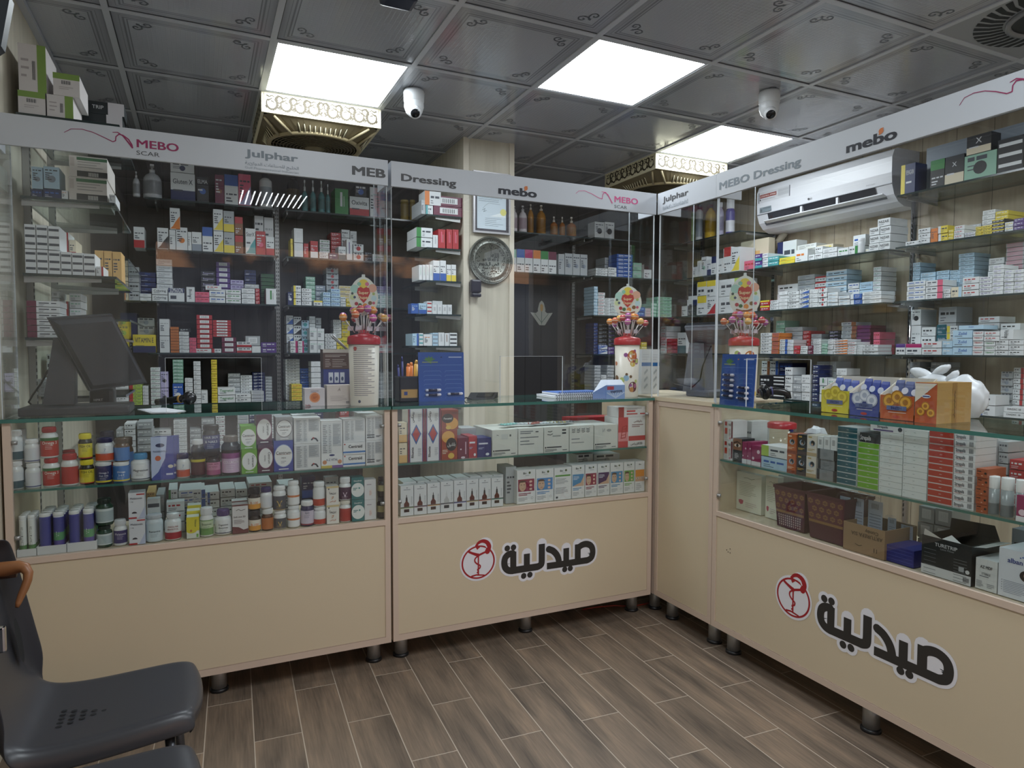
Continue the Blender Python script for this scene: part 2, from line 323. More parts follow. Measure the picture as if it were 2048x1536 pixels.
# ceiling with T-bar grid; cells given to lights / vent are left open
GX = [0.3 + 0.6 * k for k in range(-2, 7)]; GY = [2.395 + 0.6 * k for k in range(-7, 5)]
LIGHTS = [(0.3, 2.995), (1.5, 2.395), (2.7, 2.995), (0.3, 0.595), (1.5, -0.005), (2.7, 0.595), (0.3, -1.205)]
VENT = (2.7, 1.195)
op = {(round(x, 2), round(y, 2)) for x, y in LIGHTS + [VENT]}
b = MB(); ORN = pm('#5f646c', .4); xs = [-0.9] + GX[1:]
curl = [(.0, .0), (.02, .018), (.042, .018), (.054, .004), (.046, -.012), (.03, -.012), (.026, .0), (.036, .004)]
for x in GX + []:
    for y in GY:
        if (round(x, 2), round(y, 2)) in op: continue
        x0, x1, y0, y1 = max(x, XL), min(x + .6, XR), max(y, YF), min(y + .6, YB)
        if x1 <= x0 or y1 <= y0: continue
        b.quad((x0, y1, ZC), (x1, y1, ZC), (x1, y0, ZC), (x0, y0, ZC), M_CEIL)
        for sx in (1, -1):
            for sy in (1, -1):
                cx, cy = x + .3 - sx * .205, y + .3 - sy * .205
                if cx < XL + .05 or cx > XR - .05 or cy > YB - .05 or cy < 0.4: continue
                for sw in (0, 1):
                    pts = [(cx + sx * (v if sw else u), cy + sy * (u if sw else v)) for u, v in curl]
                    b.stroke(pts, .0065, ORN, lambda u, v, o: (u, v, ZC - o), .0008, False)
                    b.stroke([(cx + sx * (.004 + (k == 2) * .008), cy + sy * (.004 + (k == 1) * .008)) for k in (1, 0, 2)], .006, ORN, lambda u, v, o: (u, v, ZC - o), .0008, False)
struct(b.build('ceiling'))
b = MB(); TB = pm('#c2c6ce', .3); DK = pm('#3a3c40', .5)
for x in GX[1:]:
    b.box(x - .012, x + .012, YF, YB, ZC - .006, ZC - .0005, TB); b.box(x + .012, x + .0155, YF, YB, ZC - .002, ZC - .0004, DK)
for y in GY[1:]:
    b.box(XL, XR, y - .012, y + .012, ZC - .0055, ZC - .0005, TB); b.box(XL, XR, y - .0155, y - .012, ZC - .002, ZC - .0004, DK)
for a in ((XL, XL + .025, YF, YB), (XR - .025, XR, YF, YB)): b.box(a[0], a[1], a[2], a[3], ZC - .02, ZC - .0005, TB)
b.box(XL, XR, YB - .025, YB, ZC - .02, ZC - .0005, TB)
struct(b.build('trim_1'))
# ------------------------------------------------------------------ ceiling lights
m = bpy.data.materials.new('lit_diffuser'); m.use_nodes = True; nt = m.node_tree
for n in list(nt.nodes): nt.nodes.remove(n)
o_ = N(nt, 'ShaderNodeOutputMaterial'); e_ = N(nt, 'ShaderNodeEmission'); e_.inputs[0].default_value = (0.87, 0.945, 1, 1); e_.inputs[1].default_value = PANEL_E; nt.links.new(e_.outputs[0], o_.inputs[0]); LITM = m
LL = ['square lit ceiling panel above the shorter grey-framed screen, beside the first gold fan', 'square lit ceiling panel nearest the room centre, in front of the dome cameras', 'square lit ceiling panel above the angled counter, next to the second gold fan',
      'lit ceiling panel behind the viewer, over the chairs', 'lit ceiling panel behind the viewer, over the room centre', 'lit ceiling panel behind the viewer, by the round vent', 'lit ceiling panel by the shop front, chair side']
LL[0] = 'square lit ceiling panel right in front of the first gold filigree fan'
for i, (x, y) in enumerate(LIGHTS):
    t = empty('ceiling_light', (x + .3, y + .3, ZC), LL[i], 'ceiling light', 'square ceiling lights')
    b = MB(); b.quad((x + .022, y + .578, ZC - .001), (x + .578, y + .578, ZC - .001), (x + .578, y + .022, ZC - .001), (x + .022, y + .022, ZC - .001), LITM) if i != 6 else [b.quad((x + .036 + k * .045, y + .578, ZC - .001), (x + .046 + k * .045, y + .578, ZC - .001), (x + .046 + k * .045, y + .022, ZC - .001), (x + .036 + k * .045, y + .022, ZC - .001), LITM) for k in range(12)]; b.build('diffuser', t)
    b = MB()
    for q in ((.012, .588, .012, .022), (.012, .588, .578, .588), (.012, .022, .022, .578), (.578, .588, .022, .578)): b.box(x + q[0], x + q[1], y + q[2], y + q[3], ZC - .004, ZC + .01, pm('#c9ccd0', .4))
    b.build('frame', t)
# ------------------------------------------------------------------ round swirl vent
t = empty('ceiling_vent', (VENT[0] + .3, VENT[1] + .3, ZC), 'round swirl air vent with dark slots set in the ceiling', 'vent')
cx, cy = VENT[0] + .3, VENT[1] + .3
b = MB(); b.box(VENT[0] + .012, VENT[0] + .588, VENT[1] + .012, VENT[1] + .588, ZC - .003, ZC + .004, pm('#9a9da2', .4)); b.build('plate', t)
FD = lambda u, v, o: (cx + u, cy + v, ZC - .003 - o)
b = MB(); SL = pm('#1f2123', .6)
for k in range(40):
    a = 2 * math.pi * k / 40; p = []
    for r, da in ((.175, .0), (.22, .05), (.272, .16)): p.append((r, a + da))
    w = .075
    b.add([FD(r * math.cos(q), r * math.sin(q), .001) for r, q in p] + [FD(r * math.cos(q + w * 1.35), r * math.sin(q + w * 1.35), .001) for r, q in p], [(0, 1, 4, 3), (1, 2, 5, 4)], SL)
b.build('slots', t)
b = MB(); b.lathe([(.165, 0), (.168, -.012), (.150, -.014), (.147, -.004)], pm('#8a8c90', .35), 40, (cx, cy, ZC - .004), cap=False); b.build('ring', t)
b = MB(); b.lathe([(.147, -.004), (.0, -.004)], pm('#26282b', .5), 40, (cx, cy, ZC - .003), cap=False); b.build('core', t)
# ------------------------------------------------------------------ gold box fans
GOLD = pm('#83775b', .4, .3, 'gold_plastic'); GOLDL = pm('#efe8c8', .4); GRID = pm('#6f654e', .35, .3); SCROLL = pm('#3d3420', .6)
def fan(x, y, label):
    t = empty('ceiling_fan', (x + .3, y + .3, ZC), label, 'fan', 'gold filigree box fans'); zt, zb = ZC, ZC - .105
    b = MB()
    for (x0, x1, y0, y1) in ((0, .6, 0, .012), (0, .6, .588, .6), (0, .012, .012, .588), (.588, .6, .012, .588)): b.box(x + x0, x + x1, y + y0, y + y1, zb, zt, GOLDL)
    b.build('casing', t)
    rnd = random.Random(5)
    for fr, nm in ((lambda u, v, o: (x + u, y - o, zb + v), 'filigree'), (lambda u, v, o: (x - o, y + .6 - u, zb + v), 'filigree')):
        b = MB()
        for half in (0, 1):
            for k in range(4):
                u = .05 + k * .068; mir = lambda q: .6 - q if half else q
                def S(p, w, w1=None): b.stroke([(mir(a), c) for a, c in p], w, SCROLL, fr, .0012, False, w1)
                arc = [(u + .026 * math.cos(math.radians(q)), .047 + .03 * math.sin(math.radians(q))) for q in range(140, 410, 22)]
                S(arc, .005, .016); S([(u - .026, .084), (u - .012, .078), (u, .086), (u + .014, .078)], .007, .003)
                S([(u + .018, .07), (u + .03, .08), (u + .028, .092)], .008, .003); S([(u + .03, .03), (u + .036, .02), (u + .044, .024)], .006, .003)
                S([(u - .03, .035), (u - .024, .022)], .006); S([(u - .006, .06), (u + .008, .055), (u + .01, .045)], .006, .002)
                S([(u + .034, .05), (u + .042, .06)], .007, .003); S([(u + .034 + .017 * math.cos(math.radians(q)), .066 + .02 * math.sin(math.radians(q))) for q in range(330, 560, 25)], .004, .012); S([(u + .012, .02), (u + .024, .03), (u + .034, .028), (u + .04, .04)], .004, .010); S([(u - .02, .06), (u - .008, .066), (u + .002, .074)], .009, .003)
        for q in (.012, .588): b.stroke([(q, .012), (q, .093)], .002, GOLD, fr, .0012, False)
        b.build(nm, t)
    b = MB(); z = zb                                        # lower flared body: square rim down to a round grille
    pts = []; n = 64; R = .24; zl = zb - .055
    sq = lambda a, s: (s / max(abs(math.cos(a)), abs(math.sin(a))) * math.cos(a), s / max(abs(math.cos(a)), abs(math.sin(a))) * math.sin(a))
    for k in range(n):
        a = 2 * math.pi * (k + .5) / n; qx, qy = sq(a, .288); pts += [(x + .3 + qx, y + .3 + qy, z), (x + .3 + R * math.cos(a), y + .3 + R * math.sin(a), zl)]
    b.add(pts, [(2 * k, 2 * ((k + 1) % n), 2 * ((k + 1) % n) + 1, 2 * k + 1) for k in range(n)], GOLD, False); b.build('flared_body', t)
    LB = [MB() for _ in range(4)]
    for k in range(n):
        a = 2 * math.pi * (k + .5) / n; b = LB[int(((a + math.pi / 4) % (2 * math.pi)) // (math.pi / 2))]
        if abs(math.sin(2 * a)) > .86: continue
        qx, qy = sq(a, .27); ex, ey = (R + .012) * math.cos(a), (R + .012) * math.sin(a)
        for s in (-.0035, .0045): b.tube([(x + .3 + qx - s * math.sin(a), y + .3 + qy + s * math.cos(a), z - .010), (x + .3 + ex - s * math.sin(a), y + .3 + ey + s * math.cos(a), zl - .001)], .0022, SCROLL if s < 0 else GOLDL, 5)
    for b in LB: b.build('louvre_panel', t)
    b = MB()
    for r in [.06 + .0175 * k for k in range(11)]: b.lathe([(r - .002, 0), (r + .002, 0), (r + .002, -.004), (r - .002, -.004)], GRID, 40, (x + .3, y + .3, zl - .012 * (1 - (r / R) ** 2)), cap=False)
    for k in range(24):
        a = 2 * math.pi * k / 24; b.tube([(x + .3 + .05 * math.cos(a), y + .3 + .05 * math.sin(a), zl - .011), (x + .3 + R * math.cos(a + .25), y + .3 + R * math.sin(a + .25), zl)], .0022, GRID, 5)
    b.build('grille', t)
    b = MB(); b.lathe([(R - .012, -.004), (R, -.010), (R + .012, -.004), (R + .014, .004)], pm('#b0a27e', .35, .2), 48, (x + .3, y + .3, zl), cap=False); b.build('grille_ring', t)
    b = MB()
    for k in range(4):
        a = math.pi / 4 + k * math.pi / 2
        for da in (-.16, .16): qx, qy = sq(a + da * .5, .283); b.tube([(x + .3 + qx, y + .3 + qy, z - .006), (x + .3 + (R + .012) * math.cos(a + da), y + .3 + (R + .012) * math.sin(a + da), zl - .004)], .007, pm('#b8ab88', .35, .2), 8)
        b.build('corner_rib', t); b = MB()
    b = MB(); b.lathe([(.0, -.022), (.04, -.02), (.055, -.010), (.055, .0)], GOLD, 24, (x + .3, y + .3, zl), cap=False); b.build('hub_cap', t)
    b = MB()
    for k in range(5):
        a = 2 * math.pi * k / 5; c_, s_ = math.cos(a), math.sin(a)
        P = lambda r, w, dz: (x + .3 + r * c_ - w * s_, y + .3 + r * s_ + w * c_, zl + .03 + dz)
        top = [P(.05, -.03, .008), P(.22, -.06, .012), P(.225, .05, -.012), P(.05, .03, -.008)]
        b.add(top + [(p[0], p[1], p[2] - .003) for p in top], [(0, 1, 2, 3), (7, 6, 5, 4), (0, 4, 5, 1), (1, 5, 6, 2), (2, 6, 7, 3), (3, 7, 4, 0)], pm('#5a5140', .4))
    b.build('fan_blades', t)
    b = MB(); b.lathe([(R, .0), (R, .055), (.05, .056)], pm('#2a2620', .6), 40, (x + .3, y + .3, zl + .001), cap=False); b.build('housing', t)
fan(0.3, 3.595, 'gold box fan with filigree sides hanging behind the fascia reading Julphar')
fan(2.7, 3.595, 'gold box fan with filigree sides hanging in the far corner above the two meeting screens')
# ------------------------------------------------------------------ dome cameras and the dark device
def dome(x, y, ang, label):
    t = empty('security_camera', (x, y, ZC), label, 'camera', 'dome cameras on the ceiling')
    b = MB(); b.lathe([(.0, 0), (.048, 0), (.052, -.012), (.050, -.055), (.046, -.062), (0, -.062)][::-1], pm('#d5d8da', .4), 28, (x, y, ZC - .004), cap=False); b.build('base', t)
    b = MB(); b.lathe([(.0, -.135), (.022, -.130), (.040, -.112), (.049, -.085), (.048, -.062)], pm('#d9dcde', .35), 28, (x, y, ZC), cap=False); b.build('ball', t)
    d = Vector((math.sin(ang), -math.cos(ang), -.95)).normalized(); c = Vector((x, y, ZC - .088)); b = MB()
    b.tube([c + d * .030, c + d * .058], .03, pm('#e2e4e6', .35), 20); b.build('barrel', t)
    b = MB(); b.tube([c + d * .0575, c + d * .0595], .0225, pm('#15171b', .15), 20); b.build('lens', t)
dome(0.985, 3.27, -.15, 'white dome camera on the ceiling beside the first gold fan')
dome(2.585, 2.53, -.6, 'white dome camera on the ceiling above the counter with the air conditioner')
t = empty('ceiling_sensor', (.66, 2.36, ZC), 'dark blue-black boxy device hanging from the ceiling at the top edge', 'sensor')
b = MB(); b.cbox(.595, .715, 2.30, 2.40, ZC - .075, ZC - .002, pm('#2b2f42', .3), .014); b.build('body', t)
b = MB(); b.cbox(.605, .705, 2.288, 2.3, ZC - .06, ZC - .02, pm('#1d2030', .2), .004); b.build('front_window', t)
# ================================================================== COUNTERS AND SCREENS
def TY(x0): return lambda u, w, z: (x0 + u, FY + w, z)
def TX(y0): return lambda u, w, z: (RX + w, y0 - u, z)
def bx(b, T, u0, u1, w0, w1, z0, z1, m, mf=None):
    p, q = T(u0, w0, z0), T(u1, w1, z1); lo = [min(a, c) for a, c in zip(p, q)]; hi = [max(a, c) for a, c in zip(p, q)]
    b.box(lo[0], hi[0], lo[1], hi[1], lo[2], hi[2], m, mf)
GEDGE = {'t': GLASS, 'b': GLASS, 'l': EDGE, 'r': EDGE, 'f': EDGE, 'k': EDGE}
def leg(t, x, y, k=0):
    b = MB(); b.lathe([(.027, .012), (.027, .10)], STEEL, 20, (x, y, 0)); l = b.build('leg', t)
    b = MB(); b.lathe([(.033, 0), (.033, .008), (.028, .013)], BLACKP, 20, (x, y, 0)); b.build('foot', l)
def counter(T, L, D, label, case=True, legs=()):
    o = T(L / 2, D / 2, 0); t = empty('display_counter', (o[0], o[1], 0), label, 'counter', 'cream display counters')
    b = MB(); z0 = .10
    bx(b, T, .022, L - .022, .004, .020, .124, .582 if case else 1.02, CREAM); b.build('front_panel', t)
    for u in (0, L - .018): b = MB(); bx(b, T, u, u + .018, .02, D, z0, 1.045, CREAM); b.build('side_panel', t)
    b = MB(); bx(b, T, .018, L - .018, .02, D, z0, z0 + .018, CREAM); b.build('bottom_board', t); b = MB()
    if case: bx(b, T, .018, L - .018, .02, D, .582, .60, CREAM); b.build('case_floor', t)
    else: bx(b, T, 0, L, -.004, D, 1.045, 1.063, CREAM); b.build('top_board', t)
    b = MB(); bx(b, T, 0, L, 0, .02, z0, .124, CREAMT); bx(b, T, 0, .022, 0, .02, .124, 1.045, CREAMT); bx(b, T, L - .022, L, 0, .02, .124, 1.045, CREAMT)
    if case: bx(b, T, .022, L - .022, 0, .02, .582, .602, CREAMT)
    else: bx(b, T, .022, L - .022, 0, .02, 1.02, 1.045, CREAMT)
    b.build('trim_frame', t)
    for z in ((.1242, .58) if case else (.1242,)): b = MB(); bx(b, T, .022, L - .022, .001, .0035, z, z + .002, pm('#a89484', .5)); b.build('panel_seam', t)
    if case:
        b = MB(); bx(b, T, .024, L - .024, .008, .013, .602, 1.043, GLASS); b.build('glass_front', t)
        b = MB(); bx(b, T, .02, L - .02, .016, D - .02, .815, .823, SHELFG, {'l': EDGE, 'r': EDGE, 'f': EDGE, 'k': EDGE}); b.build('glass_shelf', t)
        b = MB(); bx(b, T, -.002, L + .002, -.012, D, 1.0455, 1.0575, GLASS, {'l': EDGE, 'r': EDGE, 'f': EDGE, 'k': EDGE}); b.build('glass_top', t)
        for zz in (.67, .98):
            for uu in (.03, L - .03): b = MB(); p = T(uu, .006, zz); b.lathe([(.0, -.006), (.009, -.006), (.009, .006), (0, .006)], STEEL, 12, p); b.build('glass_clip', t)
    for u, w in legs: q = T(u, w, 0); leg(t, q[0], q[1])
    return t
CT_L = counter(TY(-.577), 1.258, .42, 'cream display counter packed with supplement bottles, no sign on its front', legs=[(.08, .09), (.62, .09), (1.207, .09), (.08, .36), (.62, .36), (1.207, .36)])
CT_C = counter(TY(.690), 1.272, .42, 'cream display counter with a sign and white cartons on its glass shelf, facing the entrance', legs=[(.055, .09), (.64, .09), (1.225, .09), (.055, .36), (.64, .36), (1.225, .36)])
CT_K = counter(TX(2.605), .398, .40, 'narrow cream corner cabinet with closed front under the grey monitor', case=False, legs=[(.07, .06), (.36, .06), (.07, .33), (.36, .33)])
CT_R = counter(TX(2.204), 1.70, .42, 'long angled cream display counter with baskets and lozenge boxes behind its glass', legs=[(.075, .06), (.72, .06), (1.62, .06), (.075, .36), (.72, .36), (1.62, .36)])
# ---- pharmacy sign: emblem and Arabic word, stuck on two counters
SG_W = pm('#e6e6ec', .4); SG_R = pm('#a3242b', .4); SG_K = pm('#33312f', .4)
def sign(fr, cu, cv, parent):
    k, kz = .000808, .000700          # sign drawn in photo-like units about the emblem centre
    em = off = lambda pts: [(cu + (x - 552) * k, cv - (y - 325 + (x - 552) * .143) * kz) for x, y in pts]
    word = [(smooth([(1158, 250), (1172, 228), (1196, 214), (1222, 211), (1246, 222), (1258, 246), (1258, 280), (1248, 304), (1225, 319)]) + [(1160, 328), (1080, 340), (962, 356)], 38), ([(1160, 212), (1160, 328)], 40),
            ([(1085, 238), (1085, 338)], 38), (smooth([(970, 244), (1000, 256), (1024, 282), (1036, 312), (1040, 346)]), 38),
            ([(930, 211)] + smooth([(930, 318), (926, 344), (905, 358)]) + [(842, 367), (755, 380)], 40), ([(838, 274), (838, 366)], 38),
            ([(756, 262), (756, 380)], 38), (smooth([(756, 272), (728, 278), (708, 300), (703, 335), (710, 364), (730, 380), (756, 382)]), 38)]
    dots = [(720, 240), (757, 234), (1076, 378), (1112, 372), (819, 416), (857, 409)]
    b = MB()
    for pts, w in word: b.stroke(off(pts), (w + 34) * kz, SG_W, fr, .0008)
    for q in dots: (u, v), = off([q]); b.disc(u, v, 36 * kz, SG_W, fr, .0008)
    o1, = off([(1215, 265)]); b.disc(*o1, 45 * k, SG_W, fr, .0008); (o2,) = off([(730, 325)]); b.disc(*o2, 30 * k, SG_W, fr, .0008)
    (o3,) = em([(552, 325)]); b.disc(*o3, 104 * k, SG_W, fr, .0008, 40, 116 * kz); (o4,) = em([(590, 225)]); b.disc(*o4, 46 * k, SG_W, fr, .0008)
    b.build('sign_backing', parent)
    b = MB()
    for pts, w in word: b.stroke(off(pts), w * 1.12 * kz, SG_K, fr, .0012, 'in')
    for q in dots: (u, v), = off([q]); b.disc(u, v, 19 * kz, SG_K, fr, .0012)
    b.build('sign_word', parent)
    b = MB(); b.disc(*o3, 95 * k, SG_R, fr, .0012, 48, 103 * kz, 86 * k)
    for pts, w, w1 in (([(552, 275), (552, 405)], 9, 9), ([(500, 262), (548, 285), (606, 255)], 14, 12), ([(500, 262), (548, 275)], 8, 8), ([(515, 412), (540, 404), (585, 406)], 10, 8),
                       ([(604, 258), (613, 228), (602, 203), (577, 194), (554, 205), (542, 224), (547, 243)], 34, 9), ([(540, 222), (556, 232), (548, 240)], 14, 8),
                       ([(556, 285), (536, 300), (532, 320), (545, 336), (562, 346), (560, 362), (548, 370), (552, 382), (546, 390)], 9, 9)):
        b.stroke(em(smooth(pts) if len(pts) > 3 else pts), w * kz, SG_R, fr, .0013, True, w1 * kz)
    b.stroke(em(smooth([(600, 232), (584, 214), (566, 218)])), 7 * kz, SG_W, fr, .0016)
    b.build('emblem', parent)
q = onY(957.2, 1124.7, FY); sign(frameY(FY + .004), q.x, q.z, CT_C)
q = onX(1585, 1195.5, RX); sign(frameX(RX + .004), -q.y, q.z, CT_R)
b = MB()
for px, py in ((1452, 1100), (1455, 1104), (1459, 1098), (1459, 1106)): q = onX(px, py, RX); b.disc(-q.y, q.z, .0025, pm('#4a4038', .6), frameX(RX + .004), .0008, 8)
b.build('scuff_mark', CT_R)
# ---- acrylic screens
FASC = pm('#bfc3c9', .35, name='white_fascia')
def screen(T, fr, u_off, L, cut, label, ret=.20, retl=True, retr=True, letters=None, nm='acrylic_screen'):
    o = T(L / 2, .1, 1.0575); t = empty(nm, o, label, 'screen', 'clear acrylic screens with printed fascias')
    z0, z1 = (1.059 if cut else 1.0645), 2.0; S = lambda u: u + u_off
    b = MB()
    if cut:
        a, c, zc = cut
        polys = [[(0, z0), (a, z0), (a, zc), (0, zc)], [(c, z0), (L, z0), (L, zc), (c, zc)], [(0, zc), (L, zc), (L, z1), (0, z1)]]
    else: polys = [[(0, z0), (L, z0), (L, z1), (0, z1)]]
    for p in polys:
        bx(b, T, p[0][0], p[1][0], .002, .006, p[0][1], p[2][1], ACRYL)
    b.build('front_sheet', t)
    ed = [(u - (.0015 if u else 0), u + (0 if u else .0015), .0005, .0075, z0, z1 - .08) for u in (0, L)]
    if cut: ed += [(a, a + .001, .0015, .0065, z0, zc), (c - .001, c, .0015, .0065, z0, zc), (a, c, .0015, .0065, zc - .001, zc)]
    for q in ed: b = MB(); bx(b, T, *q, AEDGE); b.build('polished_edge', t)
    for u, on in ((0.002, retl), (L - .006, retr)):
        if on: b = MB(); bx(b, T, u, u + .004, .008, ret, z0, z1, ACRYL); bx(b, T, u, u + .004, ret, ret + .0012, z0, z1, AEDGE); b.build('side_sheet', t)
    b = MB(); bx(b, T, -.002, L + .002, -.010, .0015, 1.922, 2.019, FASC)
    for u, on in ((-.002, retl), (L - .008, retr)):
        if on: bx(b, T, u, u + .010, .0015, ret * .6, 1.922, 2.019, FASC)
    fa = b.build('fascia', t)
    if letters: letters(t, fr)
    return t
def uvY(p): q = onY(p[0], p[1], FY - .010); return (q.x, q.z)
def uvX(p): q = onX(p[0], p[1], RX - .010); return (-q.y, q.z)
def fit(b, t, uv, p0, p1, m, fr, cap, bold=0.0, off=.0008, asc=0):
    (u0, v0), (u1, v1) = uv(p0), uv(p1); b.text(t, (u0 + u1) / 2, (v0 + v1) / 2 + cap / 2, cap, m, fr, off, 'c', bold, abs(u1 - u0))
def cuv(uv, c, pts): return [uv(c(*p)) for p in pts]
C1 = Crop(0, 0, 3.657); C2 = Crop(0, 270, 3.657); C3 = Crop(380, 270, 3.657); C4 = Crop(0, 560, 4.876); C5 = Crop(380, 560, 4.876); C6 = Crop(0, 820, 4.876); C7 = Crop(380, 800, 4.876)
D1 = Crop(760, 320, 4.8); D2 = Crop(1000, 360, 4.452); D3 = Crop(780, 640, 3.657); D4 = Crop(780, 790, 3.793); D8 = Crop(1300, 360, 4.042); K6 = Crop(1080, 60, 3.657); K7 = Crop(1620, 0, 3.657)
E1 = Crop(1740, 240, 4.8); E2 = Crop(1740, 480, 4.042); E3 = Crop(1320, 560, 4.655); E4 = Crop(1410, 790, 4.389); E5 = Crop(1700, 820, 3.747)
G1, G2, G3 = pm('#4b4b4d', .5), pm('#7b858d', .5), pm('#9aa2a8', .5); MAG, PNK, DKB = pm('#8e2253', .5), pm('#d0548a', .5), pm('#23242c', .5); ORG = pm('#c4713c', .5)
def swoosh(b, fr, uv, c, m, p1, p2):
    b.stroke(cuv(uv, c, p1), .0016, m, fr, .0008, True, .0045); b.stroke(cuv(uv, c, p2), .002, m, fr, .0009, True, .0055)
SW1 = [(470, 968), (520, 943), (600, 945), (680, 968), (760, 1005), (825, 1037), (845, 1030), (848, 1000), (870, 982), (900, 990), (940, 1020), (965, 1060), (968, 1078)]; SW2 = [(825, 968), (860, 968), (900, 995), (945, 1050), (968, 1080)]
def mebo(b, fr, uv, c, p0, p1, leaf):
    fit(b, 'mebo', uv, c(*p0), c(*p1), DKB, fr, .034, .05)
    u, v = uv(c(*leaf)); b.disc(u, v, .0085, ORG, fr, .0014); b.flat([(u - .0085, v - .011), (u + .001, v - .010), (u + .0085, v + .009), (u - .002, v + .009)], ORG, fr, .0014)
def let_l(t, fr):
    b = MB(); swoosh(b, fr, uvY, C1, MAG, SW1, SW2); fit(b, 'MEBO', uvY, C1(1000, 1082), C1(1308, 1104), MAG, fr, .027, .028); fit(b, 'SCAR', uvY, C1(998, 1132), C1(1168, 1148), G1, fr, .0145); b.build('skin_logo', t)
    b = MB(); fit(b, 'Julphar', uvY, C3(402, 158), C3(790, 193), G2, fr, .0255, .04); fit(b, arabic('الخليج للصناعات الدوائية'), uvY, C3(402, 218), C3(795, 250), G2, fr, .011); fit(b, 'Gulf Pharmaceutical Industries', uvY, C3(402, 245), C3(795, 285), G3, fr, .0085); b.build('maker_name', t)
    b = MB(); fit(b, 'MEB', uvY, C3(1185, 290), C3(1430, 313), G1, fr, .0335, .05); b.build('lettering', t)
def let_c(t, fr):
    b = MB(); fit(b, 'Dressing', uvY, D1(202, 203), D1(732, 252), G1, fr, .0285, .045); b.build('lettering', t)
    b = MB(); mebo(b, fr, uvY, D1, (1135, 325), (1505, 358), (1400, 272)); b.build('brand_logo', t)
    b = MB(); swoosh(b, fr, uvY, D2, PNK, [(675, 120), (700, 98), (750, 95), (820, 125), (880, 160), (910, 168), (915, 130), (930, 110), (960, 130), (990, 190), (1000, 205)], [(905, 105), (940, 110), (970, 150), (998, 205)])
    fit(b, 'MEBO', uvY, D2(1018, 197), D2(1228, 217), PNK, fr, .0275, .028); fit(b, 'SCAR', uvY, D2(1018, 247), D2(1130, 260), G1, fr, .0145); b.build('skin_logo', t)
def let_k(t, fr): 
    b = MB(); fit(b, 'Julphar', uvX, D2(1450, 195), D2(1678, 136), G1, fr, .0255, .04); fit(b, arabic('الخليج للصناعات الدوائية'), uvX, D2(1450, 252), D2(1674, 190), G2, fr, .011); fit(b, 'Gulf Pharmaceutical Industries', uvX, D2(1450, 268), D2(1674, 206), G2, fr, .0085); b.build('maker_name', t)
def let_r(t, fr):
    b = MB(); fit(b, 'MEBO Dressing', uvX, K6(1312, 1165), K6(1910, 990), G2, fr, .0305, .038); b.build('lettering', t)
    b = MB(); mebo(b, fr, uvX, K7, (265, 1116), (638, 1012), (522, 958)); b.build('brand_logo', t)
    b = MB(); swoosh(b, fr, uvX, K7, MAG, [(1095, 770), (1130, 715), (1200, 680), (1280, 665), (1360, 670), (1440, 685), (1480, 670), (1485, 625), (1510, 590), (1560, 580), (1600, 600), (1640, 640)], [(1465, 602), (1510, 575), (1560, 578), (1610, 610), (1645, 650)])
    b.build('skin_logo', t)
screen(TY(-.575), frameY(FY - .010), 0, 1.250, (.465, .779, 1.253), 'clear acrylic screen with white fascia reading Julphar and MEB, before the black till monitor', letters=let_l)
screen(TY(.692), frameY(FY - .010), 0, 1.266, (.47, .776, 1.257), 'clear acrylic screen with white fascia reading Dressing and mebo, before the pale column', letters=let_c)
screen(TX(2.598), frameX(RX - .010), 0, .390, None, 'narrow clear acrylic screen on the corner cabinet, its fascia reading Julphar', retr=False, letters=let_k)
screen(TX(2.203), frameX(RX - .010), 0, 1.69, (.175, .486, 1.252), 'long clear acrylic screen with white fascia reading MEBO Dressing, before the air conditioner', letters=let_r)
# ================================================================== SHELVES
SFY, SRX = 4.45, 3.60
LV = [2.165, 1.872, 1.567, 1.264, .958]
BN = {0: 'top', 1: 'second', 2: 'third', 3: 'fourth', 4: 'fifth', 5: 'sixth', 6: 'lowest'}
def gshelf(x0, x1, y0, y1, z, label, br='y', brs=()):
    t = empty('glass_shelf', ((x0 + x1) / 2, (y0 + y1) / 2, z), label, 'shelf', 'glass wall shelves')
    b = MB(); b.box(x0, x1, y0, y1, z - .010, z, SHELFG, {'l': DKEDGE, 'r': DKEDGE, 'f': DKEDGE, 'k': DKEDGE}); b.build('pane', t)
    for q in brs:
        b = MB()
        if br == 'y': y2, y3 = y0 + .06, y1; b.add([(q - .004, y2, z - .022), (q - .004, y3, z - .032), (q - .004, y3, z - .011), (q - .004, y2, z - .011), (q + .004, y2, z - .022), (q + .004, y3, z - .032), (q + .004, y3, z - .011), (q + .004, y2, z - .011)], [(0, 1, 2, 3), (7, 6, 5, 4), (0, 4, 5, 1), (1, 5, 6, 2), (2, 6, 7, 3), (3, 7, 4, 0)], STEEL)
        else: xa, xb = (x0 + .06, x1) if br == 'x' else (x1 - .05, x0); b.add([(xa, q - .004, z - .022), (xb, q - .004, z - .032), (xb, q - .004, z - .011), (xa, q - .004, z - .011), (xa, q + .004, z - .022), (xb, q + .004, z - .032), (xb, q + .004, z - .011), (xa, q + .004, z - .011)], [(0, 1, 2, 3), (7, 6, 5, 4), (0, 4, 5, 1), (1, 5, 6, 2), (2, 6, 7, 3), (3, 7, 4, 0)], STEEL)
        b.build('bracket', t)
    return t
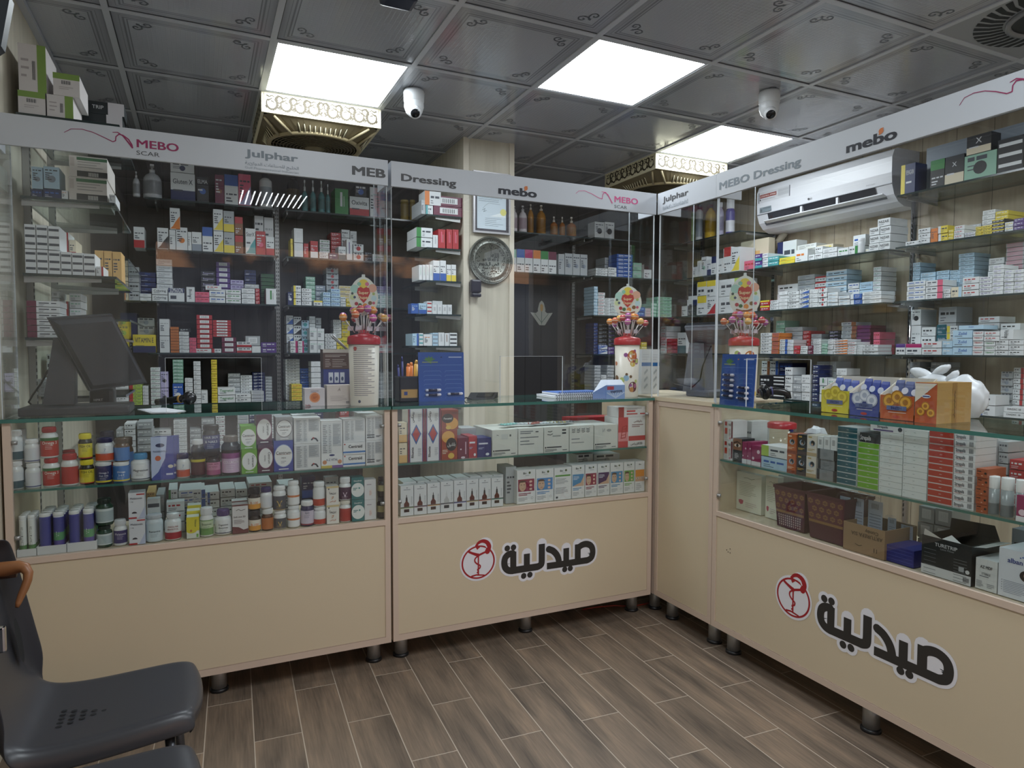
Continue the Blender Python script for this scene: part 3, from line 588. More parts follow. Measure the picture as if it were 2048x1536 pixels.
for i, z in enumerate(LV + [.655]):
    n = BN[i]
    gshelf(-.275, .455, SFY, 4.735, z, f'{n} glass shelf down on the dark wall, bay between the monitor and slotted post', 'y', (-.22, .44))
    gshelf(.505, 1.455, SFY, 4.735, z, f'{n} glass shelf down on the dark wall, bay between slotted post and column', 'y', (.52, 1.44))
    if i < 2: gshelf(1.81, 2.735, SFY, 4.735, z - .014, f'{n} glass shelf down, above the dark door beside the column', 'y', (1.83, 2.72))
    if i < 5: gshelf(2.775, 3.59, SFY, 4.735, z - .008, f'{n} glass shelf down, in the far corner past the dark door', 'y', (2.79,))
    if i < 5: gshelf(SRX, 3.925, 3.775, 4.735, z, f'{n} glass shelf down on the beige wall, corner bay before the air conditioner', 'x', (3.78, 4.6))
    if 0 < i < 5: gshelf(SRX, 3.925, 2.62, 3.70, z, f'{n} glass shelf level on the beige wall, under the air conditioner', 'x', (2.64, 3.68))
    if i < 5: gshelf(SRX, 3.925, 1.20, 2.56, z, f'{n} glass shelf down on the beige wall, bay with the pillow boxes', 'x', (2.54, 1.6))
for i, z in enumerate((1.815, 1.548, 1.323, 1.10)):
    gshelf(-.555, -.272, 3.08 if z < 1.2 else 2.85, 3.50, z, f'{BN[i]} small glass shelf jutting from the pale side wall near the monitor', 'l', (3.10 if z < 1.2 else 2.87, 3.45))
for i, z in enumerate((1.70, 1.42, .80)): gshelf(-.575, -.29, 3.56, 4.40, z, f'{("upper", "middle", "lowest")[i]} glass shelf on the pale side wall, deeper in towards the corner', 'l', (3.6,))
for i, z in enumerate((2.09, 1.895, 1.70, 1.50, 1.309, 1.11, .93)):
    gshelf(1.235, 1.452, 3.85, 4.40, z, f'{BN[i]} small glass shelf down on the side of the pale column', 'x', (3.87, 4.3))
def upright(x, y, axis, label, m=STEEL, w=.026):
    t = empty('slotted_upright', (x, y, .3), label, 'upright post', 'slotted shelf posts')
    b = MB(); z0, z1 = .3, 2.3
    if axis == 'y': b.box(x - w / 2, x + w / 2, y - .022, y, z0, z1, m)
    elif axis == 'x': b.box(x - .022, x, y - w / 2, y + w / 2, z0, z1, m)
    else: b.box(x, x + .022, y - w / 2, y + w / 2, z0, z1, m)
    b.build('post', t); b = MB(); s = pm('#1a1a1a', .6); z = z0 + .02
    while z < z1 - .03:
        for d in (-.006, .006):
            if axis == 'y': b.box(x + d - .0022, x + d + .0022, y - .0228, y - .021, z, z + .014, s)
            elif axis == 'x': b.box(x - .0228, x - .021, y + d - .0022, y + d + .0022, z, z + .014, s)
            else: b.box(x + .021, x + .0228, y + d - .0022, y + d + .0022, z, z + .014, s)
        z += .025
    b.build('slots', t)
upright(.48, YB - .001, 'y', 'slotted steel post on the dark wall between its two glass shelf bays')
upright(2.757, YB - .001, 'y', 'slotted steel post in the far corner beside the dark door')
upright(XR - .001, 3.752, 'x', 'slotted chrome post on the beige wall beyond the air conditioner', CHROME, .03)
upright(XR - .001, 4.55, 'x', 'slotted dark post on the beige wall in the far corner')
upright(XL + .001, 3.06, 'l', 'slotted post at the near edge of the pale side wall')
upright(XL + .001, 3.53, 'l', 'slotted post on the pale side wall further in', STEEL)
t = empty('chrome_pole', (3.84, 2.59, 0), 'round slotted chrome pole standing before the beige wall, beside the stacked NIZAR boxes', 'pole')
b = MB(); b.lathe([(.018, .0), (.018, 2.153)], CHROME, 20, (3.80, 2.59, 0)); b.build('tube', t)
b = MB()
for k in range(60): z = .3 + k * .03; b.box(3.780, 3.784, 2.586, 2.592, z, z + .016, pm('#1a1a1a', .6))
b.build('slots', t)
# ---- air conditioner
ACW = pm('#d9dade', .3); t = empty('air_conditioner', (3.8, 3.18, 2.14), 'white wall-mounted air conditioner with open louvre above the shelves', 'air conditioner')
Y0, Y1 = 2.655, 3.70
prof = [(3.925, 2.14), (3.80, 2.142), (3.745, 2.165), (3.708, 2.205), (3.688, 2.258), (3.682, 2.33), (3.682, 2.42), (3.70, 2.462), (3.73, 2.475), (3.925, 2.475)]
b = MB(); n = len(prof)
va = [(x, Y0, z) for x, z in prof] + [(x, Y1, z) for x, z in prof]
b.add(va, [(i, (i + 1) % n, n + (i + 1) % n, n + i) for i in range(n)], ACW); b.add(va, [list(range(n))[::-1], list(range(n, 2 * n))], ACW); b.build('body', t)
b = MB(); b.add([(3.6995, 2.76, 2.212), (3.6995, 3.60, 2.212), (3.682, 3.60, 2.262), (3.682, 2.76, 2.262)], [(0, 1, 2, 3)], pm('#23242c', .5))
b.add([(3.715, 2.70, 2.185), (3.715, 3.64, 2.185), (3.697, 3.64, 2.205), (3.697, 2.70, 2.205)], [(0, 1, 2, 3)], pm('#5c5f66', .4)); b.build('air_outlet', t)
b = MB(); b.add([(3.668, 2.70, 2.208), (3.668, 3.62, 2.208), (3.702, 3.62, 2.196), (3.702, 2.70, 2.196), (3.668, 2.70, 2.214), (3.668, 3.62, 2.214), (3.702, 3.62, 2.202), (3.702, 2.70, 2.202)], [(0, 3, 2, 1), (4, 5, 6, 7), (0, 1, 5, 4), (3, 7, 6, 2), (0, 4, 7, 3), (1, 2, 6, 5)], ACW); b.build('louvre', t)
b = MB()
for yy in (3.02, 3.30): b = MB(); b.box(3.676, 3.70, yy - .008, yy + .008, 2.212, 2.255, ACW); b.build('vane_arm', t)
b = MB(); b.box(3.6805, 3.686, Y0, Y1, 2.264, 2.2675, pm('#9b9ea5', .4)); b.build('panel_seam', t)
fr = frameX(3.682); b = MB(); b.rect(-3.685, -3.40, 2.345, 2.42, pm('#c9cacd', .4), fr, .0006); b.rect(-3.685, -3.678, 2.345, 2.42, pm('#5a5d63', .4), fr, .0008); b.rect(-3.407, -3.40, 2.345, 2.42, pm('#5a5d63', .4), fr, .0008)
b.rect(-3.672, -3.52, 2.378, 2.402, pm('#8a3a32', .4), fr, .0009); b.text('I-CONTROL AMPERE', -3.596, 2.39, .012, pm('#ece6e0', .4), fr, .0012, 'c', .01, .14); b.text('DUAL Inverter Compressor', -3.59, 2.366, .007, pm('#33343a', .4), fr, .001, 'c', 0, .12)
b.rect(-3.672, -3.662, 2.36, 2.372, pm('#2c2d33', .4), fr, .001); b.rect(-3.505, -3.41, 2.365, 2.41, pm('#b5b6ba', .4), fr, .001); b.build('feature_sticker', t)
b = MB(); b.rect(-3.672, -3.565, 2.276, 2.312, pm('#7e8a90', .3), fr, .0008); b.rect(-3.665, -3.648, 2.280, 2.300, pm('#5d666b', .4), fr, .001); b.rect(-3.64, -3.57, 2.300, 2.304, pm('#5d666b', .4), fr, .001); b.build('display_panel', t)
b = MB(); b.disc(-3.245, 2.292, .007, pm('#4a4a4e', .4), fr, .0008); b.text('LG', -3.227, 2.292, .011, pm('#4a4a4e', .4), fr, .0008, 'c', .015); b.text('DUAL Inverter', -2.79, 2.285, .007, pm('#6d6e74', .4), fr, .0008); b.build('brand_mark', t)
b = MB(); b.tube([(3.88, 3.62, 2.15), (3.89, 3.68, 2.10), (3.905, 3.80, 2.02), (3.905, 3.86, 1.98)], .026, pm('#c9c0ac', .6), 12); b.build('pipe_sleeve', t)
# ---- column: certificate, plate, dispenser
t = empty('framed_certificate', (1.643, 3.84, 2.165), 'framed printed certificate with yellow seal hanging on the pale column', 'certificate'); fr = frameY(3.84)
b = MB()
for q in ((1.520, 1.768, 2.0, 2.012), (1.520, 1.768, 2.36, 2.372), (1.520, 1.532, 2.012, 2.36), (1.756, 1.768, 2.012, 2.36)): b.box(q[0], q[1], 3.818, 3.839, q[2], q[3], pm('#a6a4a6', .35, .5))
b.build('frame', t); b = MB(); b.box(1.531, 1.757, 3.828, 3.838, 2.011, 2.361, pm('#46434a', .5)); b.build('mount', t)
b = MB(); fp = frameY(3.828); b.rect(1.547, 1.741, 2.028, 2.345, pm('#c9d6de', .5), fp, .0006); b.build('paper', t)
b = MB(); ink = pm('#5d6a72', .5); rnd = random.Random(3)
b.rect(1.61, 1.68, 2.33, 2.336, ink, fp, .001)
for k in range(7): b.rect(1.558, 1.60 + rnd.uniform(.09, .13), 2.258 - k * .0105, 2.2600 - k * .0105, ink, fp, .001)
for k in range(5): b.rect(1.60, 1.66 + rnd.uniform(.0, .06), 2.092 - k * .011, 2.0935 - k * .011, ink, fp, .001)
b.stroke([(1.585, 2.15), (1.60, 2.168), (1.625, 2.186), (1.70, 2.182)], .0012, ink, fp, .001, False); b.stroke([(1.58, 2.14), (1.60, 2.15), (1.59, 2.13), (1.61, 2.14)], .002, ink, fp, .001, False); b.build('writing', t)
b = MB(); b.disc(1.722, 2.136, .021, pm('#d8d37a', .4), fp, .0012); b.flat([(1.63, 2.105), (1.738, 2.105), (1.735, 2.12), (1.70, 2.13)], pm('#e4ebec', .5), fp, .0011); b.build('seal', t)
t = empty('wall_plate', (1.640, 3.84, 1.836), 'round embossed silver plate with Arabic calligraphy on the pale column', 'plate')
SIL = pm('#6f716a', .36, .6, 'antique_silver'); SILD = pm('#2b2d29', .5, .5)
PT = Matrix.Translation((1.640, 3.838, 1.836)) @ Matrix.Rotation(math.pi / 2, 4, 'X')
def plathe(prof, m, nm, seg=72):
    b = MB(); b.lathe(prof, m, seg, cap=False); b.v = [tuple(PT @ Vector(v)) for v in b.v]; return b.build(nm, t)
plathe([(.146, 0), (.147, .012), (.143, .016), (.138, .014), (.134, .010), (.112, .008), (.108, .011), (.104, .008), (0, .007)], SIL, 'dish')
fpl = lambda u, v, o: (1.640 + u, 3.838 - o, 1.836 + v); b = MB()
b.disc(0, 0, .134, SILD, fpl, .0112, 72, None, .131); b.disc(0, 0, .106, SILD, fpl, .0108, 60, None, .1035); b.disc(0, 0, .144, SILD, fpl, .0165, 72, None, .1425)
for k in range(72): a = k * math.pi / 36; b.disc(.1385 * math.cos(a), .1385 * math.sin(a), .0022, SILD, fpl, .0155, 6)
rnd = random.Random(9)
for k in range(300):
    a = rnd.uniform(0, 6.283); r = rnd.choice([rnd.uniform(.114, .129), rnd.uniform(.078, .1)]); u, v = r * math.cos(a), r * math.sin(a); w = a + rnd.uniform(.5, 2.5)
    b.stroke([(u, v), (u + .004 * math.cos(w), v + .004 * math.sin(w)), (u + .005 * math.cos(w + .9), v + .006 * math.sin(w + .9))], 0.0026, SILD, fpl, .0114 if r > .106 else .0085, False)
b.build('engraving', t); b = MB(); f2 = lambda u, v, o: fpl(u, v, .0085 + o)
b.stroke([(0, .1), (.001, .05), (-.002, .02)], .0022, SILD, f2, .001)
for k, (s, x, y, h) in enumerate((('الله', .028, .034, .03), ('لا اله الا هو', -.002, .008, .019), ('الحي القيوم', -.012, -.018, .019), ('لا تاخذه سنة', .0, -.043, .017), ('ولا نوم', .018, -.062, .012))): b.text(arabic(s), x, y, h, SILD, f2, .001, 'c', .035)
b.build('calligraphy', t)
t = empty('soap_dispenser', (1.533, 3.83, 1.66), 'small dark wall dispenser on the column under the silver plate', 'dispenser')
b = MB(); b.cbox(1.501, 1.567, 3.80, 3.842, 1.632, 1.714, pm('#24222e', .3), .012); b.build('body', t)
b = MB(); b.cbox(1.504, 1.565, 3.797, 3.838, 1.607, 1.630, pm('#24222e', .35), .008); b.build('lower_cover', t)
# ---- dark door with emblem and hanging cards
b = MB(); DD = pm('#2b2a2d', .5)
b.box(1.81, 2.60, YB - .045, YB - .005, 0, 1.80, DD); o = b.build('door_1'); struct(o)
b = MB()
for x in (1.95, 2.08, 2.31, 2.45): b.box(x, x + .004, YB - .0465, YB - .045, 0, 1.80, pm('#151416', .6))
p = b.build('door_groove', o)
fd = frameY(YB - .0465); W1 = onY(*D2(370, 1180), YB - .047); b = MB(); GR_, GN = pm('#8f9088', .5), pm('#55605a', .5)
u, v = W1.x, W1.z
b.flat([(u - .10, v), (u - .02, v - .10), (u + .03, v - .10), (u + .10, v), (u + .05, v - .005), (u + .02, v + .02), (u - .02, v + .02), (u - .05, v - .005)], GR_, fd, .001)
b.flat([(u - .035, v + .02), (u, v - .04), (u + .035, v + .02), (u + .02, v + .075), (u, v + .095), (u - .02, v + .075)], GR_, fd, .0012)
b.stroke([(u, v - .09), (u, v + .02)], .006, GN, fd, .0016); b.stroke([(u - .06, v - .01), (u, v - .08), (u + .06, v - .01)], .005, GN, fd, .0016)
b.flat([(u - .012, v + .02), (u, v + .005), (u + .012, v + .02), (u + .014, v + .055), (u, v + .07), (u - .014, v + .055)], pm('#9a7a4a', .5), fd, .0016); b.build('tulip_emblem', o)
# ================================================================== BOXES ON THE WALL SHELVES
CH = {'w': ('#d6dadb', 'white'), 'g': ('#a9aeb1', 'grey'), 'c': ('#d9cfb6', 'cream'), 'l': ('#aecbdd', 'pale-blue'), 't': ('#4d9ca0', 'teal'), 'n': ('#252e5a', 'navy'), 'r': ('#ad2f35', 'red'),
      'p': ('#563a80', 'purple'), 'y': ('#dcc845', 'yellow'), 'a': ('#aac656', 'lime'), 'G': ('#34803f', 'green'), 'k': ('#242529', 'black'), 'o': ('#d17a36', 'orange'), 'b': ('#375ea8', 'blue'),
      'm': ('#6a2540', 'maroon'), 'P': ('#d6647f', 'pink'), 'B': ('#85573a', 'brown'), 'L': ('#b3add0', 'lilac'), 'T': ('#1d5a66', 'dark-teal'), 'O': ('#d8b072', 'tan'), 's': ('#87929e', 'slate'), 'M': ('#a92866', 'magenta'), 'e': ('#8fb9a4', 'pale-green')}
DARK = set('nrpGkbmBTMs')
DECO = {}
LAYN = {'0': 'with {} lettering', '1': 'with {} end', '2': 'with {} base', '3': 'with {} edge', '4': 'with {} top', '5': 'with {} spot', '6': 'with {} wave', '7': 'with {} vertical', '8': 'with {} barcode', '9': 'with {} stripes'}
BC = {}
def pk(k): return pm(CH[k][0], .42)
def box_mesh(key, w, h, d):
    kk = (key, round(w, 3), round(h, 3), round(d, 2))
    if kk in BC: return BC[kk]
    txt = None; key0 = key
    if key[0] == '*':
        base, fn = DECO[key[1:]][:2]; b = MB(); b.box(.0005, w - .0005, 0, d, 0, h - .0008, pm(base, .4)); fn(b, w, h, d); me = b.mesh('box'); BC[kk] = me; return me
    if '=' in key: key, txt = key.split('='); txt = txt.replace('_', ' ')
    ba, ac, ly = key[0], key[1], key[2]; M, A = pk(ba), pk(ac)
    ink = pm('#474c55', .5) if ba not in DARK else pm('#cfd2d6', .5)
    if ba == ac: A = ink
    b = MB(); e = .0007; gp = min(.0035, .1 * h); b.box(e, w - e, 0, d, 0, h - gp, M)
    rnd = random.Random(hash(key0) % 1000 if False else sum(map(ord, key0))); R = lambda u0, u1, v0, v1, m, o=.0004: b.rect(w * u0 + e, w * u1 - e, h * v0, min(h * v1, h - gp), m, None, o)
    up = h > 1.3 * w; tu0, tu1, tv = .10, .90, (.56 if not up else .7)
    if ly == '1': R(0, .3, 0, 1, A); tu0 = .36
    elif ly == '2': R(0, 1, 0, .36, A); tv = .68
    elif ly == '3': R(.68, 1, 0, 1, A); tu1 = .62
    elif ly == '4': R(0, 1, .62, 1, A); tv = .34
    elif ly == '5':
        b.disc(w * .5, h * .42, min(w, h) * .26, A, None, .0004, 14); tv = .8
    elif ly == '6': b.flat([(w * .02, h * .03), (w * .98, h * .03), (w * .98, h * .62), (w * .55, h * .36), (w * .3, h * .16)], A, None, .0004); tv = .76
    elif ly == '8': R(.2, .8, .22, .8, pm('#dfe2e3', .5)); [R(.3 + .06 * i, .33 + .06 * i, .3, .7, pm('#3a3d42', .5), .0006) for i in range(7)]
    elif ly == '9': [R(.05, .95, v, v + .1, A) for v in (.15, .45, .75)]
    if ba != ac and ly in '123469': pass
    if txt:
        dk = ba in DARK
        if ly == '4': tv = .81; tx = pm('#e4e6e8', .5) if ac in DARK else ink
        else: tx = A if ly == '0' else ink
        if ly == '7': b.text(txt, w * .5, h * .5, min(w * .34, .03), tx, None, .0007, 'c', .012, None, -90, None, h * .8)
        else: b.text(txt, w * (tu0 + tu1) / 2, h * tv, min(h * (.34 if not up else .16), .03), tx, None, .0007, 'c', .012, None, 0, None, w * (tu1 - tu0))
        if not up and ly == '4': R(.12, .5, .18, .42, ink)
        elif h > .03: R(tu0, tu0 + .4, max(tv - .36, .06), max(tv - .36, .06) + .06, ink)
    elif ly == '7': R(.38, .56, .3, .85, A if ba != ac else ink); R(.64, .7, .3, .7, ink)
    elif ly not in '89':
        u = tu0; H = .16 if not up else .05; tm = A if ly == '0' else ink
        while u < tu1 - .16: q = min(u + rnd.uniform(.14, .34), tu1); R(u, q, tv - H / 2, tv + H / 2, tm, .0005); u = q + .05
        for k in range(2 if not up else 4):
            v = tv - (.26 if not up else .13) - k * (.15 if not up else .09)
            if v > .08 and not (ly == '2' and v < .4): R(tu0, tu0 + rnd.uniform(.25, .6) * (tu1 - tu0), v - .025, v + .02, ink, .0005)
    me = b.mesh('box'); BC[kk] = me; return me
def describe(key, noun):
    if key[0] == '*': return DECO[key[1:]][2]
    ba, ac, ly = key[0], key[1], key[2]; B_, A_ = CH[ba][1], CH[ac][1]
    return f'{B_} {noun} ' + (LAYN[ly].format(A_) if ba != ac else {'8': 'with barcode', '7': 'with vertical print'}.get(ly, 'with plain print'))
NOUN = {'medicine_box': 'box', 'medicine_carton': 'carton', 'tablet_pack': 'pack'}
NBOX = 0; BOXES = []; BACKF = [1.0]
def put_box(key, P, w, h, d, rz, label, group, name='medicine_box', cat=None):
    global NBOX; NBOX += 1
    if name in NOUN:
        BOXES.append((w * h / (Vector(P) - Vector((0, 0, CAMZ))).length_squared * BACKF[0], key, P, w, h, d, rz, label, group, name, cat)); return
    o = bpy.data.objects.new(name, box_mesh(key, w, h, d)); COL.objects.link(o); o.location = P; o.rotation_euler = (0, 0, rz)
    return tag(o, label, cat or name.replace('_', ' '), group)
def row(bay, crop, axis, plane, z, spec, dmax=.27, cap=None, cl=None, jit=1):
    if cap is None and plane in (SFY, SRX): cap = .266 if 'right under' not in bay else .258
    its = []
    for ln in spec.strip().splitlines():
        q = ln.split(); o = {'b': 0.0, 'd': None, 'on': False, 'n': None}
        for s in q[5:]:
            if s == '+': o['on'] = True
            elif s[0] == 'b': o['b'] = float(s[1:])
            elif s[0] == 'd': o['d'] = float(s[1:])
            elif s[0] == '@': o['n'] = s[1:]
        its.append((float(q[0]), float(q[1]), float(q[2]), int(q[3]), q[4], o))
    bs = sorted({i[5]['b'] for i in its}); order = sorted(range(len(its)), key=lambda k: its[k][0]); rank = {k: i + 1 for i, k in enumerate(order)}
    last = {}; top = {}; rnd = random.Random(len(bay) + int(z * 1000)); spans = {}
    seq = sorted(range(len(its)), key=lambda k: (its[k][5]['b'], its[k][5]['on'], its[k][0]))
    for k in seq:
        x0, x1, yt, n, key, o = its[k]; b0 = o['b']; pl = plane + .010 + b0; p0, p1 = crop(x0, yt), crop(x1, yt); pc = crop((x0 + x1) / 2, yt)
        if axis == 'Y': u0, u1, zt = onY(*p0, pl).x, onY(*p1, pl).x, onY(*pc, pl).z
        else: u0, u1, zt = -onX(*p0, pl).y, -onX(*p1, pl).y, onX(*pc, pl).z
        if cl: u0, u1 = max(u0, cl[0]), min(u1, cl[1])
        zb = z; zm = z + cap if cap else 9
        if zt > zm:
            n = max(1, round(n * (zm - z) / (zt - z))) if not o['on'] and n > 2 else n; zt = zm
        if o['on']:
            zb = max([t for (a, c, t) in spans.get(b0, []) if a < (u0 + u1) / 2 < c] or [z])
        else:
            prev = last.get(b0, -99); u0 = max(u0, prev + .001); last[b0] = max(prev, u1)
        if u1 - u0 < .012 or zt - zb < .006: continue
        spans.setdefault(b0, []).append((u0, u1, zt)); hh = (zt - zb) / n; w = u1 - u0
        nx = [q for q in bs if q > b0 + .01]; d = o['d'] or (min((nx[0] - b0 - .010) if nx else .15, dmax - b0))
        nm = o['n'] or ('medicine_carton' if hh > 1.0 * w else 'tablet_pack' if hh < .0262 else 'medicine_box')
        noun = NOUN.get(nm, nm.replace('_', ' ')); ds = describe(key.split('=')[0], noun)
        BACKF[0] = .45 if b0 > .01 and len(bs) > 1 else 1.0
        for i in range(n):
            q = jit * (.15 if nm == 'lozenge_box' else 1); j = rnd.uniform(-.003, .003) * q if n > 1 else 0; rz = rnd.uniform(-.016, .016) * q if n > 1 else 0
            if n == 1: lb = f'{ds}, {od(rank[k])} along {bay}'
            else: lb = f'{ds}, {od(i + 1)} up, {od(rank[k])} pile, {bay}'
            zz = zb + i * hh + .0004
            if axis == 'Y': put_box(key, (u0, pl + j + .002, zz), w, hh, d, rz, lb, f'boxes on {bay}', nm)
            else: put_box(key, (pl + j + .002, -u0, zz), w, hh, d, rz - math.pi / 2, lb, f'boxes on {bay}', nm)
def d_clean(b, w, h, d): R_ = lambda a, c, e, f, m: b.rect(w * a, w * c, h * e, h * f, pm(m, .45), None, .0006); R_(.2, 1, .8, .94, '#3c6a48'); R_(.2, 1, .03, .3, '#25282a'); [R_(.5 + .03 * k, .515 + .03 * k, .06, .24, '#c9c9c4') for k in range(9)]; [R_(.22, .22 + q, v, v + .03, '#8a8784') for q, v in ((.6, .7), (.5, .58), (.66, .46))]; R_(.03, .14, .5, .9, '#b9b0a8')
DECO['clean'] = ('#c9c4bd', d_clean, 'big pale carton with green and black bands')
# ---- dark back wall, bay behind the till monitor
row('top dark shelf behind the monitor', C2, 'Y', SFY, LV[0], '''
1245 1425 275 1 wn2=Gluten_X d.15
1245 1420 200 1 wn5 + d.14
1436 1525 303 1 kb5=ELMA
1570 1638 287 1 mB5
1640 1740 287 1 wb4
1742 1834 283 1 PL6''')
row('second dark shelf behind the monitor', C2, 'Y', SFY, LV[1], '''
975 1055 668 1 wr2
1148 1230 675 1 wk6
1237 1283 690 1 wg0
1240 1315 530 1 wo6 + d.1
1285 1370 672 1 wo5
1372 1400 705 1 wg0
1402 1474 706 1 ws2
1478 1554 670 1 wb4''')
row('second dark shelf before the slotted post', C3, 'Y', SFY, LV[1], '''
168 240 540 2 wy6
244 322 552 2 gy2
326 386 595 2 Br4
404 478 680 1 wt6=SterX
481 552 700 1 rP5
555 616 742 1 wr2
470 537 565 1 wa5 b.13
541 610 600 1 wg0 b.13''')
row('third dark shelf behind the monitor', C2, 'Y', SFY, LV[2], '''
905 936 1000 3 co1
938 1016 1010 3 gk0
1018 1106 1158 2 wg0=ZINC
1110 1226 1118 2 wk0=Coloring
1230 1348 1115 1 wn4=SOMAXON
1362 1424 1108 1 wn7=Biolect
1427 1530 1145 2 Pr0
900 1017 960 4 gw0 b.13
1019 1139 1000 6 nb0=ZINC b.13
1141 1258 905 7 wg0=Perfectil b.13''')
row('third dark shelf before the slotted post', C3, 'Y', SFY, LV[2], '''
140 258 1135 2 wb0
113 230 1098 1 wr0 +
262 372 1130 3 wG0
377 474 1120 3 wg0
400 505 1090 1 gw0 +
478 510 1122 4 rw0
555 632 1120 1 wG7
78 186 993 6 kL0=Roquoval b.13
190 292 925 8 pP8 b.13
296 392 1058 5 Lp0 b.13
398 482 985 6 nk0 b.13
515 620 1015 8 kG9 b.13''')
row('fourth dark shelf behind the monitor', C4, 'Y', SFY, LV[3], '''
1150 1256 440 2 ya5
1130 1285 393 1 ay0 +
1246 1290 582 4 kw0
1292 1518 528 1 yn2=VITAMIN_E
1552 1650 375 2 wg0
1660 1742 455 9 oB9
1744 1842 502 6 wg0
1747 1860 470 1 kw0 +
1846 1914 560 4 Pr0
1170 1335 315 1 nb0 b.13
1340 1505 365 4 gs5 b.13''')
row('fourth dark shelf before the slotted post', C5, 'Y', SFY, LV[3], '''
52 208 667 1 wr0
62 216 338 7 rw8 +
211 305 667 1 wr1
222 400 390 6 rw8 +
309 450 555 3 mw8
455 600 598 2 wr2
540 684 542 1 gw8 +
603 690 640 1 wp8
693 842 604 2 pw0''')
row('fifth dark shelf behind the monitor', C4, 'Y', SFY, LV[4], '''
1125 1254 1020 5 wk0
1258 1386 1020 6 ar1
1390 1446 1030 6 wg0
1465 1560 850 9 we0
1563 1640 890 2 Lk5
1682 1786 1005 1 bw5
1682 1784 755 7 ew0 +
1802 1880 955 6 wg0
1885 1955 790 9 wg0
1958 2025 1075 1 wk0''')
row('fifth dark shelf before the slotted post', C5, 'Y', SFY, LV[4], '''
205 262 740 10 yB0
265 440 1045 2 wG0=Tegretol
445 596 1110 2 wk0
600 720 1083 3 wn9
370 490 908 6 gw0 b.13
493 605 928 8 wk0 b.13
608 730 900 9 nw0 b.13
734 800 940 8 gw0 b.13''')
# ---- dark back wall, bay between slotted post and column
row('top dark shelf beyond the slotted post', C3, 'Y', SFY, LV[0], '''
1060 1158 390 1 GG7
1168 1310 450 1 wr2=Oxivita
1206 1292 368 1 kb5 +
1316 1370 378 1 wg0
1374 1420 388 1 gs0''')
row('second dark shelf beyond the slotted post', C3, 'Y', SFY, LV[1], '''
735 752 755 1 yy0
760 826 680 2 wg8
832 866 790 1 rr0
880 936 772 1 rw2
946 1012 852 2 wk0
1015 1082 862 1 nw0
1086 1140 812 1 wT2
1145 1188 760 1 wp7
1195 1270 795 2 wr5
1275 1333 850 2 ks0
1336 1420 870 1 we0
948 1022 765 5 wG0 b.13
1030 1104 712 7 rw0 b.13
1108 1168 690 4 wk0 b.13
1172 1220 700 3 wg0 b.13''')
row('third dark shelf beyond the slotted post', C3, 'Y', SFY, LV[2], '''
715 753 1145 1 nw5
757 812 1098 3 wy1
818 890 1120 4 wk0
905 970 1208 1 wy4
973 1028 1148 3 lb0
1032 1098 1122 4 lb0
1101 1140 1180 2 wT0
1143 1200 1195 2 yw0
1204 1290 1170 3 wl0
1296 1356 1180 2 cw0
1360 1430 1150 3 tw0
846 915 1035 7 ew0 b.13
918 990 1098 4 sw0 b.13
996 1085 945 8 gr5 b.13
1090 1180 1100 5 cy0 b.13''')
row('fourth dark shelf beyond the slotted post', C5, 'Y', SFY, LV[3], '''
978 1050 590 2 wM3
1054 1112 590 2 wM3
1166 1239 465 2 we0
1242 1310 470 2 we0
1318 1428 520 5 wk0
1432 1558 565 2 yG0=Alfred
1880 1930 620 2 lw0
938 1005 342 4 wb6 b.13
1010 1085 355 4 wk6 b.13
1088 1160 390 4 lt5 b.13
1163 1222 350 5 wg0 b.13
1226 1280 365 5 gw0 b.13
1398 1476 385 9 wk0 b.13
1480 1560 395 4 yg0 b.13''')
row('fifth dark shelf beyond the slotted post', C5, 'Y', SFY, LV[4], '''
990 1092 1015 4 yo0
1180 1275 790 7 wc8
930 1070 770 14 wk0 b.13
1075 1172 860 6 bn0 b.13''')
# ---- pale side wall by the monitor
row('top side-wall shelf by the monitor', C2, 'Y', 2.85, 1.815, '''
225 310 392 1 nb0 d.2
312 445 392 1 nb0 d.2
447 497 400 1 wo0
499 780 312 1 *clean d.25 @carton_pack
502 782 158 1 *clean + d.25 @carton_pack
796 845 430 1 wn0
226 310 225 1 ls5 + d.12
314 432 225 1 ls5 + d.12''', .3)
row('second side-wall shelf by the monitor', C2, 'Y', 2.85, 1.548, '''
172 256 645 2 ww9
260 344 650 2 ww9
347 433 660 2 ww9
437 520 848 1 ww9
523 605 855 1 ww9
608 694 862 1 ww9
700 756 955 1 wr3
446 498 705 2 wr3 b.16
500 554 760 2 cr2 b.16
690 755 838 1 OO0 b.16
757 818 842 1 OO0 b.16
820 886 848 1 OO0 b.16''', .3)
row('third side-wall shelf by the monitor', C2, 'Y', 2.85, 1.323, '''
190 436 1210 6 wm1 d.14
438 500 1210 2 wr3 b.16
372 432 1140 7 we8 b.16
504 590 1155 6 we0 b.16''', .3)
row('lowest side-wall shelf by the monitor', C4, 'Y', 3.08, 1.10, '''
285 452 965 5 wg8
340 490 715 5 wL8 b.17
''', .3, None, (-.565, -.2))
row('lowest inner side-wall shelf', C6, 'Y', 3.57, .80, '''
1130 1205 185 3 gw0
1210 1320 128 5 wk0
1335 1480 110 4 gw0''', .3)
